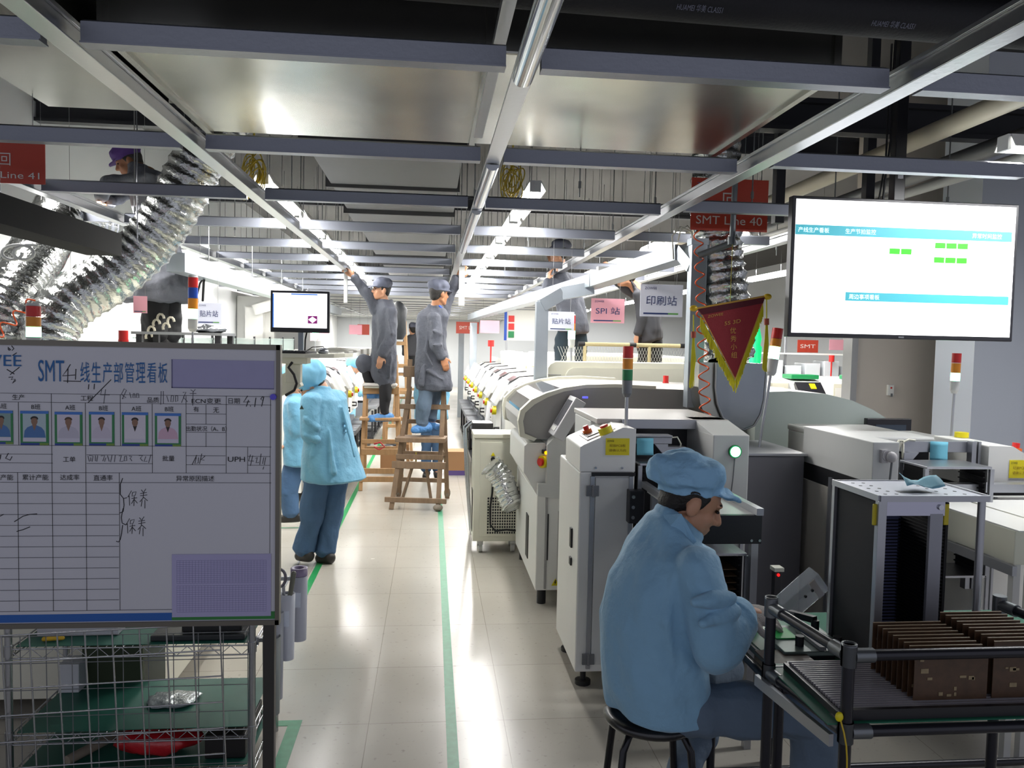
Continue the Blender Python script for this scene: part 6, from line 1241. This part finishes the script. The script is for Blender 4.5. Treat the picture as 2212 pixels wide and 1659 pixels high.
def limb(b, pts, rs, n=14):
    for (p, q), (r0, r1) in zip(zip(pts, pts[1:]), zip(rs, rs[1:])): b.cap(p, r0, q, r1, n)
def person(label, base, hd, neck, rings, arms, legs, coat, trou, capm, vox=.008, skinm=skin, s=1, cap=dict(), glasses=False, shoes=shoem, wr=.008, seed=1, gloves=None, glove_vox=.005, collar=True, sleeve=(.070, .062, .052), hs=1., hairy=True, thigh=(.088, .072, .060), coat_name='coat', shoe_r=(.05, .042), ws=9., cuff=.88, folds=()):
    """hd=(centre, forward, up); rings=[(centre, half-width vector, half-depth vector)] from neck to hem;
    arms=[(shoulder, elbow, wrist, hand dir, back-of-hand normal, side, curl)]; legs=[(hip, knee, ankle, toe)]"""
    t = thing('person', label, 'person', base); c, f, u = hd; c = V(c); f_, u_, r_ = basis(f, u)
    b = MB(); head(b, c, f, u, hs); b.cap(c-u_*.055*hs-f_*.022*hs, .052*hs, neck, .056*hs, 14)
    cen = [V(q[0]) for q in rings]; b.cap(neck, .05, cen[2], .08, 12); b.cap(cen[2], .085, cen[-4], .085, 12)
    for sh, el, wri, hdn, hn, sd, cu in arms:
        b.cap(cen[1]-V((0, 0, .03)), .035, V(sh)-V((0, 0, .02)), .026, 10); limb(b, (V(sh)-V((0, 0, .02)), V(el), V(wri)), (.028, .030, .027), 12)
        if gloves is None: hand(b, wri, hdn, hn, sd, cu, hs)
        else: b.cap(wri, .026, V(wri)+V(hdn).normalized()*.05, .022, 10)
    for hip, kn, an, toe in legs: b.cap(cen[-4], .06, hip, .06, 10); limb(b, (V(hip), V(kn), V(an)), (.065, .05, .036), 12); b.cap(an, .034, toe, .026, 10)
    blob(b, vox*.8, 'body', skinm, t, 2); face_bits(c, f, u, t, hs, glasses)
    if hairy: hair(c, f, u, t, vox, hs)
    if capm: soft_cap(c, f, u, capm, t, vox, hs, seed, **cap)
    b = MB(); b.loft([(q[0], q[1], q[2]) for q in rings], 28)
    for sh, el, wri, hdn, hn, sd, cu in arms:
        sh, el, wri = V(sh), V(el), V(wri); w2 = el.lerp(wri, cuff); limb(b, (sh, el, w2), sleeve, 16); d = (wri-el).normalized(); b.cyl(w2-d*.02, w2+d*.02, sleeve[2]*1.04, sleeve[2]*1.08, n=16)
    if collar:
        q = V(rings[0][0]); a1 = V(rings[0][1]).normalized(); a2 = V(rings[0][2]).normalized(); b.tube([q+a1*.068*hs*math.cos(a)+a2*.072*hs*math.sin(a)+V((0, 0, .004)) for a in [2*PI*i/18 for i in range(18)]], .016, 8, True)
    for p_, q_, r0, r1 in folds: b.cap(p_, r0, q_, r1, 10)
    blob(b, vox, coat_name, coat, t, 4 if not folds else 6, wr, ws, seed)
    for i, (hip, kn, an, toe) in enumerate(legs):
        b = MB(); hip, kn, an, toe = V(hip), V(kn), V(an), V(toe); limb(b, (hip, kn, an+(kn-an).normalized()*.04), thigh, 16); d = (an-kn).normalized(); b.cyl(an-d*.06, an-d*.015, thigh[2]*1.0, thigh[2]*1.04, n=16)
        blob(b, vox, 'trouser_leg', trou, t, 3, wr*.8, 11, seed+i)
        sb = MB(); d = (toe-an); d.z = 0; d = d.normalized(); zz = toe.z; sb.cap(V((an.x, an.y, zz+.02))-d*.05, shoe_r[0], V((toe.x, toe.y, zz+.005)), shoe_r[1], 14); sb.bx(*sorted((an.x-.03, an.x+.03)), *sorted((an.y-.03, an.y+.03)), zz-.02, zz+.06)
        o = blob(sb, vox, 'shoe', shoes, t, 3, .004 if shoes is cover else 0, 25, seed)
        for v in o.data.vertices: v.co.z = max(v.co.z, zz-.025)
    if gloves is not None:
        for sh, el, wri, hdn, hn, sd, cu in arms:
            b = MB(); hand(b, wri, hdn, hn, sd, cu, hs*1.06); d = (V(wri)-V(el)).normalized(); b.cyl(V(wri)-d*.06, V(wri)+d*.01, .034, .030, n=14); blob(b, glove_vox, 'glove', gloves, t, 2)
    return t
def A(px, py, Y): return at(px, py, Y=Y)
X_, Y_ = V((1, 0, 0)), V((0, 1, 0)); ZV = V((0, 0, 1))
# --- seated worker in the foreground
hc = A(1494, 1083, 2.52); hf = V((.88, -.10, -.44)); hu = V((.44, 0, .9))
rg = [(A(1468, 1132, 2.52), Y_*.072, V((.062, 0, -.045))), (A(1458, 1146, 2.52), Y_*.125, V((.085, 0, -.05))), ((.805, 2.52, 1.03), Y_*.205, X_*.140), ((.775, 2.52, .93), Y_*.215, X_*.165), ((.755, 2.52, .80), Y_*.205, X_*.175), ((.752, 2.52, .68), Y_*.200, X_*.172), ((.765, 2.52, .57), Y_*.205, X_*.175), ((.79, 2.52, .495), Y_*.20, X_*.185), ((.81, 2.52, .480), Y_*.15, X_*.14)]
pr_ = person('person in blue coat and cap sitting on the black stool, wearing grey gloves', (.76, 2.52, 0), (hc, hf, hu), (.852, 2.52, 1.10), rg,
    [((.835, 2.345, .995), (.885, 2.285, .785), A(1603, 1322, 2.36), (1, .10, -.22), (-.15, -.45, .9), 1, .55), ((.85, 2.70, 1.0), (.89, 2.76, .82), A(1556, 1288, 2.60), (.9, -.30, -.32), (.2, .25, .95), -1, .5)],
    [((.84, 2.43, .525), (1.235, 2.345, .535), (1.25, 2.35, .10), (1.36, 2.35, .03)), ((.86, 2.62, .525), (1.10, 2.80, .49), (.885, 2.62, .11), (.99, 2.56, .03))],
    coat_b, jean_g, cap_b, hs=1.05, vox=.0065, cap=dict(puff=1.10, back=.012, wr=.009, face=(1, -.06, -.06), lift=-.002), cuff=.74, folds=[(A(1500, 1302, 2.222), A(1580, 1290, 2.262), .012, .018), (A(1518, 1347, 2.212), A(1590, 1318, 2.262), .014, .019), (A(1540, 1386, 2.245), A(1600, 1352, 2.268), .013, .020),
        (A(1455, 1240, 2.325), A(1440, 1340, 2.318), .012, .018), (A(1440, 1340, 2.318), A(1455, 1440, 2.33), .018, .012), (A(1480, 1440, 2.335), A(1440, 1500, 2.335), .014, .018)], gloves=glovem, seed=4, wr=.011, sleeve=(.085, .082, .072), thigh=(.100, .085, .062), ws=7.)
part('collar_flap', MB().add([A(1432, 1112, 2.47), A(1472, 1110, 2.42), A(1505, 1170, 2.41), A(1490, 1182, 2.40), A(1445, 1140, 2.43)], [(0, 1, 2, 3, 4)]), coat_b, pr_).modifiers.new('th', 'SOLIDIFY').thickness = .006
# --- standing worker in blue with bent head
Y0 = 6.0; fd = V((-.80, .60, 0)); rt = V((.60, .80, 0)); hc = A(672, 830, Y0)
rg = [(A(692, 838, Y0), rt*.075, fd*.075), (A(696, 845, Y0), rt*.14, fd*.09), (A(702, 862, Y0), rt*.190, fd*.125), (A(705, 905, Y0), rt*.205, fd*.15), (A(710, 955, Y0), rt*.215, fd*.17), (A(716, 1000, Y0), rt*.235, fd*.20), (A(722, 1032, Y0), rt*.25, fd*.235), (A(722, 1037, Y0), rt*.22, fd*.2)]
p2 = person('person in blue coat and dark blue trousers standing with head bent beside the whiteboard', (-.83, Y0, 0), (hc, V((-.72, .10, -.68)), V((-.66, .1, .74))), A(692, 836, Y0), rg,
    [(A(672, 868, Y0-.15), A(668, 935, Y0-.16), A(682, 985, Y0-.02), (.3, .5, -.7), (-.8, -.5, 0), -1, .6), (A(727, 866, Y0+.12), A(728, 930, Y0+.2), A(700, 950, Y0+.22), (-.8, .3, -.4), (0, 1, 0), 1, .5)],
    [(A(686, 1030, Y0-.06), A(672, 1120, Y0-.06), A(656, 1192, Y0-.05), A(648, 1202, Y0-.02)), (A(728, 1030, Y0+.05), A(713, 1120, Y0+.02), A(700, 1195, Y0), A(692, 1207, Y0+.02))],
    coat_p, jean, cap_p, vox=.009, folds=[(A(700, 880, 5.84), A(690, 940, 5.82), .014, .02), (A(690, 940, 5.82), A(675, 985, 5.80), .02, .014), (A(740, 880, 5.93), A(765, 985, 5.86), .014, .022), (A(712, 930, 5.82), A(722, 1020, 5.76), .012, .022), (A(660, 905, 5.77), A(684, 925, 5.79), .014, .016), (A(658, 940, 5.77), A(684, 950, 5.79), .014, .018)], cap=dict(bonnet=True, puff=1.16, lift=.008), glasses=True, seed=2, wr=.010, thigh=(.105, .092, .080), sleeve=(.078, .072, .062), ws=7., hs=.98)
part('badge', MB().prism([(0, 0), (.03, 0), (.015, .03)], 'y', 0, .004), mat('dark badge', '#1c2a22', .6), None)
bdg = bpy.data.objects['badge']; bdg.location = A(647, 884, 5.762); adopt(bdg, p2)
# --- second worker in blue behind
Y0 = 7.2; fd = V((-.9, .4, 0)); rt = V((.4, .9, 0)); hc = A(628, 830, Y0)
rg = [(A(640, 852, Y0), rt*.07, fd*.07), (A(643, 858, Y0), rt*.14, fd*.09), (A(648, 872, Y0), rt*.19, fd*.12), (A(650, 910, Y0), rt*.20, fd*.13), (A(652, 960, Y0), rt*.20, fd*.14), (A(656, 1000, Y0), rt*.22, fd*.15), (A(656, 1004, Y0), rt*.18, fd*.12)]
person('person in pale blue coat and sandals half hidden between the whiteboard and the bent worker', (-1.2, Y0, 0), (hc, V((-.8, .1, -.5)), V((-.5, .1, .85))), A(638, 850, Y0), rg,
    [(A(638, 876, Y0-.16), A(640, 930, Y0-.17), A(625, 960, Y0-.1), (-.8, .2, -.3), (0, 0, 1), -1, .5), (A(664, 874, Y0+.1), A(662, 930, Y0+.12), A(640, 955, Y0+.12), (-.8, .2, -.3), (0, 0, 1), 1, .5)],
    [(A(638, 998, Y0-.05), A(622, 1060, Y0-.1), A(630, 1113, Y0-.1), A(612, 1122, Y0-.1)), (A(664, 998, Y0+.05), A(690, 1075, Y0+.1), A(697, 1128, Y0+.1), A(684, 1136, Y0+.1))],
    coat_p, jean, cap_p, vox=.011, cap=dict(bonnet=True, puff=1.2), seed=6, wr=.009, thigh=(.10, .088, .076))
# --- left ladder worker in grey
Y0 = 9.05; fd = V((-.85, -.5, 0)); rt = V((-.5, .85, 0)); hc = A(823, 627, Y0)
rg = [(A(832, 650, Y0), rt*.07, fd*.07), (A(833, 656, Y0), rt*.13, fd*.085), (A(832, 668, Y0), rt*.185, fd*.115), (A(831, 700, Y0), rt*.19, fd*.13), (A(829, 740, Y0), rt*.175, fd*.13), (A(828, 780, Y0), rt*.18, fd*.145), (A(829, 815, Y0), rt*.15, fd*.13), (A(832, 833, Y0), rt*.115, fd*.11), (A(832, 835, Y0), rt*.09, fd*.09)]
p4 = person('person in grey coverall and glasses on the light ladder, arm raised', (-.55, Y0, .80), (hc, V((-.88, -.45, .04)), ZV), A(829, 648, Y0), rg,
    [(A(812, 668, Y0-.02), A(788, 628, Y0-.02), A(763, 598, Y0-.04), (-.75, 0, .65), (.3, -.9, .2), 1, .45), (A(846, 676, Y0-.14), A(842, 735, Y0-.17), A(823, 768, Y0-.19), (-.15, -.1, -1), (.3, -.9, 0), -1, .45)],
    [(A(834, 800, Y0-.04), A(832, 860, Y0-.06), A(830, 896, Y0-.05), A(803, 906, Y0-.10)), (A(818, 795, Y0+.10), A(784, 786, Y0+.05), A(808, 848, Y0+.10), A(792, 856, Y0+.08))],
    coat_g, blk, cap_g, vox=.011, folds=[(A(840, 690, 8.84), A(846, 720, 8.83), .014, .02), (A(822, 690, 8.93), A(818, 750, 8.92), .014, .02), (A(830, 760, 8.89), A(818, 800, 8.9), .014, .02), (A(845, 770, 8.9), A(842, 815, 8.9), .012, .02)], cap=dict(puff=1.0), glasses=True, shoes=cover, seed=9, wr=.012, thigh=(.085, .065, .055), sleeve=(.068, .058, .05), shoe_r=(.06, .05))
b = MB(); limb(b, (A(818, 790, Y0+.08), A(783, 782, Y0+.03), A(785, 792, Y0+.03)), (.11, .085, .07)); blob(b, .011, 'coat_skirt', coat_g, p4, 4, .01, 9, 3)
part('wrist_watch', MB().cyl(A(826, 757, Y0-.185), A(824.5, 761, Y0-.188), .036, n=14), black, p4)
# --- right ladder worker in grey
Y0 = 8.05; fd = V((.45, .89, 0)); rt = V((.89, -.45, 0)); hc = A(949, 635, Y0)
rg = [(A(940, 662, Y0), rt*.07, fd*.07), (A(937, 669, Y0), rt*.13, fd*.09), (A(934, 682, Y0), rt*.165, fd*.125), (A(932, 715, Y0), rt*.165, fd*.14), (A(932, 755, Y0), rt*.160, fd*.14), (A(935, 800, Y0), rt*.185, fd*.16), (A(938, 832, Y0), rt*.20, fd*.18), (A(938, 842, Y0), rt*.19, fd*.17), (A(938, 844, Y0), rt*.14, fd*.12)]
p5 = person('person in grey coat and blue jeans on the dark ladder, arm raised', (0, Y0, .72), (hc, V((.80, .58, -.02)), ZV), A(943, 658, Y0), rg,
    [(A(957, 680, Y0+.12), A(972, 632, Y0+.13), A(990, 600, Y0+.12), (.45, .1, .9), (-.3, -.9, .1), 1, .35), (A(938, 690, Y0-.16), A(944, 748, Y0-.18), A(956, 772, Y0-.17), (.35, 0, -.95), (.3, -.9, 0), -1, .5)],
    [(A(922, 830, Y0-.05), A(914, 880, Y0-.08), A(912, 918, Y0-.05), A(898, 930, Y0-.07)), (A(946, 832, Y0+.12), A(934, 875, Y0+.15), A(932, 910, Y0+.12), A(944, 924, Y0+.08))],
    coat_g, jean_g, cap_g, vox=.010, folds=[(A(925, 690, 7.89), A(918, 760, 7.88), .014, .022), (A(918, 760, 7.88), A(935, 790, 7.86), .022, .012), (A(936, 715, 7.80), A(952, 722, 7.83), .014, .018), (A(936, 745, 7.79), A(955, 745, 7.82), .014, .018), (A(925, 800, 7.87), A(955, 820, 7.88), .016, .02), (A(915, 790, 7.9), A(910, 830, 7.88), .014, .022)], skinm=skin_d, cap=dict(puff=1.02), shoes=cover, seed=12, wr=.012, thigh=(.085, .075, .066), sleeve=(.075, .066, .055), shoe_r=(.06, .05))
part('blue_collar', MB().tube([A(948, 660, Y0-.06), A(956, 668, Y0-.06), A(962, 674, Y0-.02)], .012, 8), bluel, p5)
# --- upper left worker with purple cap
Y0 = 6.55; fd = V((-.9, -.3, 0)); rt = V((-.3, .9, 0)); hc = A(278, 350, Y0)
camo = mat('black trousers with pale print', '#121214', .7)
rg = [(A(300, 362, Y0), rt*.07, fd*.07), (A(308, 368, Y0), rt*.13, fd*.10), (A(318, 382, Y0), rt*.19, fd*.15), (A(330, 430, Y0), rt*.20, fd*.17), (A(335, 490, Y0), rt*.19, fd*.15), (A(342, 560, Y0), rt*.21, fd*.20), (A(342, 620, Y0), rt*.25, fd*.30), (A(338, 650, Y0), rt*.25, fd*.34), (A(338, 653, Y0), rt*.2, fd*.28)]
p6 = person('person with purple cap and long grey coat working at upper left', (-2.3, Y0, 1.64), (hc, V((-.85, -.25, -.45)), V((-.45, -.1, .85))), A(294, 360, Y0), rg,
    [(A(300, 388, Y0-.15), A(232, 398, Y0-.2), A(218, 425, Y0-.2), (-.3, 0, -1), (-.9, -.3, 0), 1, .6), (A(318, 390, Y0+.15), A(262, 420, Y0+.1), A(236, 436, Y0-.05), (-.7, -.2, -.5), (0, 0, 1), -1, .6)],
    [(A(335, 640, Y0-.05), A(335, 690, Y0-.05), A(334, 730, Y0-.05), A(320, 740, Y0-.08)), (A(362, 640, Y0+.06), A(366, 690, Y0+.06), A(364, 730, Y0+.05), A(355, 740, Y0))],
    mat('grey work cloth painted lit', '#7b7e87', .75, var=.1, vs=10, bump=1., bs=12), camo, mat('purple cap cloth', '#4a2a78', .7), vox=.011, skinm=skin_d, cap=dict(puff=1.05), seed=15, wr=.012, thigh=(.11, .10, .09))  # lit look of this coat is put into its lighter grey
prn = mat('pale trouser print', '#c9c3ae', .7); b = MB()
for (x, y) in ((330, 715), (341, 700), (350, 688), (362, 708), (372, 695), (325, 728)): c = A(x, y, Y0-.16); b.tube([c+V((.025*math.cos(a)-.01, 0, .035*math.sin(a))) for a in [i*.6 for i in range(7)]], .010, 6)
part('trouser_print', b, prn, p6)
t = thing('work_stand', 'grey work stand behind the whiteboard carrying the worker with the purple cap', 'stand', (-2.3, 6.5, 0)); part('stand_top', MB().bx(-2.18-.45, -1.98+.05+.1, 6.40, 6.95, 1.585, 1.625), steel, t)
for x in (-2.58, -1.88):
    for y in (6.44, 6.9): part('stand_leg', MB().bx(x-.02, x+.02, y-.02, y+.02, 0, 1.585), steel, t)
# --- two workers on the platform at right
Y0 = 8.6; fd = V((-.75, .6, 0)); rt = V((.6, .75, 0)); hc = A(1208, 545, Y0)
rg = [(A(1214, 590, Y0), rt*.07, fd*.07), (A(1216, 597, Y0), rt*.14, fd*.09), (A(1220, 612, Y0), rt*.19, fd*.13), (A(1228, 640, Y0), rt*.20, fd*.15), (A(1234, 670, Y0), rt*.19, fd*.16), (A(1238, 700, Y0), rt*.21, fd*.18), (A(1238, 716, Y0), rt*.20, fd*.17), (A(1238, 719, Y0), rt*.15, fd*.13)]
person('person in grey coat and dark jeans on the work platform, head above the ceiling grid', (1.4, Y0, 1.43), (hc, V((-.8, .3, .1)), ZV), A(1212, 588, Y0), rg,
    [(A(1200, 615, Y0-.1), A(1180, 632, Y0-.1), A(1184, 606, Y0-.1), (.2, .1, 1), (-.9, -.3, 0), 1, .5), (A(1236, 612, Y0+.12), A(1212, 600, Y0+.2), A(1196, 577, Y0+.2), (-.3, .1, .9), (0, -.9, 0), -1, .5)],
    [(A(1222, 710, Y0-.05), A(1212, 750, Y0-.05), A(1210, 790, Y0-.05), A(1200, 794, Y0-.05)), (A(1248, 708, Y0+.06), A(1254, 745, Y0+.05), A(1256, 790, Y0+.05), A(1248, 794, Y0+.02))],
    coat_g, mat('dark teal denim', '#22343f', .8), cap_g, vox=.012, skinm=skin, cap=dict(puff=1.0), seed=18, wr=.012, thigh=(.09, .075, .065))
Y0 = 8.55; fd = V((-.8, .4, -.3)); rt = V((.4, .9, 0)); hc = A(1352, 598, Y0)
rg = [(A(1368, 612, Y0), rt*.07, V((-.04, 0, .06))), (A(1374, 618, Y0), rt*.14, V((-.06, 0, .08))), (A(1384, 630, Y0), rt*.19, V((-.08, .03, .08))), (A(1396, 658, Y0), rt*.19, fd*.13), (A(1402, 690, Y0), rt*.19, fd*.14), (A(1404, 720, Y0), rt*.2, fd*.16), (A(1404, 738, Y0), rt*.19, fd*.15), (A(1404, 741, Y0), rt*.15, fd*.1)]
person('person in dark grey coat stooping on the work platform behind the pale station sign', (2.3, Y0, 1.43), (hc, V((-.9, .1, .1)), ZV), A(1362, 610, Y0), rg,
    [(A(1380, 640, Y0-.16), A(1384, 690, Y0-.16), A(1376, 722, Y0-.15), (-.1, 0, -1), (-.9, -.3, 0), 1, .5), (A(1366, 632, Y0+.1), A(1340, 612, Y0+.1), A(1318, 590, Y0+.1), (-.4, .1, .9), (0, -.9, 0), -1, .5)],
    [(A(1392, 734, Y0-.06), A(1390, 766, Y0-.05), A(1389, 794, Y0-.05), A(1380, 797, Y0-.05)), (A(1414, 734, Y0+.06), A(1416, 766, Y0+.05), A(1417, 794, Y0+.05), A(1408, 797, Y0+.02))],
    mat('dark grey work cloth', '#3c3d43', .75, var=.1, vs=10), blk, cap_g, vox=.012, cap=dict(puff=1.0), seed=21, wr=.012, thigh=(.09, .075, .065))
# --- distant workers
Y0 = 16.; fd = V((-.3, .9, 0)); rt = V((.9, .3, 0)); hc = A(892, 712, Y0)
rg = [(A(891, 724, Y0), rt*.07, fd*.07), (A(890, 727, Y0), rt*.14, fd*.09), (A(888, 733, Y0), rt*.17, fd*.12), (A(886, 750, Y0), rt*.17, fd*.13), (A(885, 768, Y0), rt*.17, fd*.14), (A(885, 769, Y0), rt*.12, fd*.1)]
person('distant person in dark coat on a ladder far down the aisle', (-.6, Y0, 1.05), (hc, fd, ZV), A(891, 722, Y0), rg, [(A(878, 735, Y0), A(874, 748, Y0), A(879, 758, Y0), (0, 0, -1), (-1, 0, 0), 1, .4), (A(898, 735, Y0), A(901, 728, Y0), A(897, 712, Y0), (0, 0, 1), (1, 0, 0), -1, .4)],
    [(A(882, 766, Y0), A(880, 784, Y0), A(879, 800, Y0), A(877, 802, Y0)), (A(889, 766, Y0), A(889, 784, Y0), A(889, 800, Y0), A(887, 802, Y0))], mat('dark grey work cloth', '#3c3d43', .75), blk, cap_g, vox=.02, seed=24, wr=0)
ladder('step_ladder', 'far wooden ladder under the distant person in dark coat', (-.75, 15.9), (-.25, 15.9), (-.75, 16.5), (-.25, 16.5), 1.25, ((.35, .05, .03, .02), (.7, .05, .03, .02), (1.0, .05, .30, .02)), (.5,), wood, tl=((-.68, 16.2), (-.34, 16.2)))
Y0 = 9.75; fd = V((.3, -.9, 0)); rt = V((.9, .3, 0)); hc = A(932, 772, Y0)
rg = [(A(932, 792, Y0), rt*.07, fd*.07), (A(932, 797, Y0), rt*.15, fd*.09), (A(932, 806, Y0), rt*.205, fd*.13), (A(932, 835, Y0), rt*.215, fd*.14), (A(932, 870, Y0), rt*.215, fd*.15), (A(932, 905, Y0), rt*.23, fd*.16), (A(932, 908, Y0), rt*.2, fd*.12)]
person('person in pale blue coat standing behind the right ladder worker, mostly hidden', (0, Y0, 0), (hc, V((.2, -.9, -.3)), ZV), A(932, 790, Y0), rg, [(A(908, 815, Y0), A(903, 855, Y0), A(908, 885, Y0-.1), (0, -.5, -.8), (-1, 0, 0), 1, .4), (A(956, 815, Y0), A(962, 855, Y0), A(957, 885, Y0-.1), (0, -.5, -.8), (1, 0, 0), -1, .4)],
    [(A(922, 900, Y0), A(922, 960, Y0), A(921, 1018, Y0), A(919, 1030, Y0-.1)), (A(943, 900, Y0), A(944, 960, Y0), A(944, 1018, Y0), A(945, 1030, Y0-.1))], coat_p, jean, cap_p, vox=.014, cap=dict(bonnet=True), seed=27, wr=.008)
Y0 = 11.4; fd = V((.9, -.2, 0)); rt = V((-.2, -.9, 0)); hc = A(764, 792, Y0)
rg = [(A(757, 805, Y0), rt*.07, fd*.07), (A(755, 810, Y0), rt*.15, fd*.09), (A(752, 820, Y0), rt*.2, fd*.13), (A(748, 850, Y0), rt*.2, fd*.14), (A(746, 900, Y0), rt*.21, fd*.15), (A(746, 903, Y0), rt*.18, fd*.12)]
person('distant person with pale blue cap bending over the left machine row', (-1.0, Y0, 0), (hc, V((.8, -.2, -.5)), V((.5, 0, .8))), A(760, 803, Y0), rg, [(A(760, 820, Y0-.15), A(770, 845, Y0-.2), A(780, 850, Y0-.2), (1, 0, 0), (0, 0, 1), 1, .4), (A(760, 820, Y0+.15), A(770, 845, Y0+.2), A(780, 850, Y0+.2), (1, 0, 0), (0, 0, 1), -1, .4)],
    [(A(742, 895, Y0-.08), A(742, 940, Y0-.08), A(742, 982, Y0-.08), A(748, 988, Y0-.08)), (A(750, 895, Y0+.08), A(750, 940, Y0+.08), A(750, 982, Y0+.08), A(756, 988, Y0+.08))], coat_p, jean, cap_p, vox=.016, cap=dict(bonnet=True), seed=30, wr=.006)
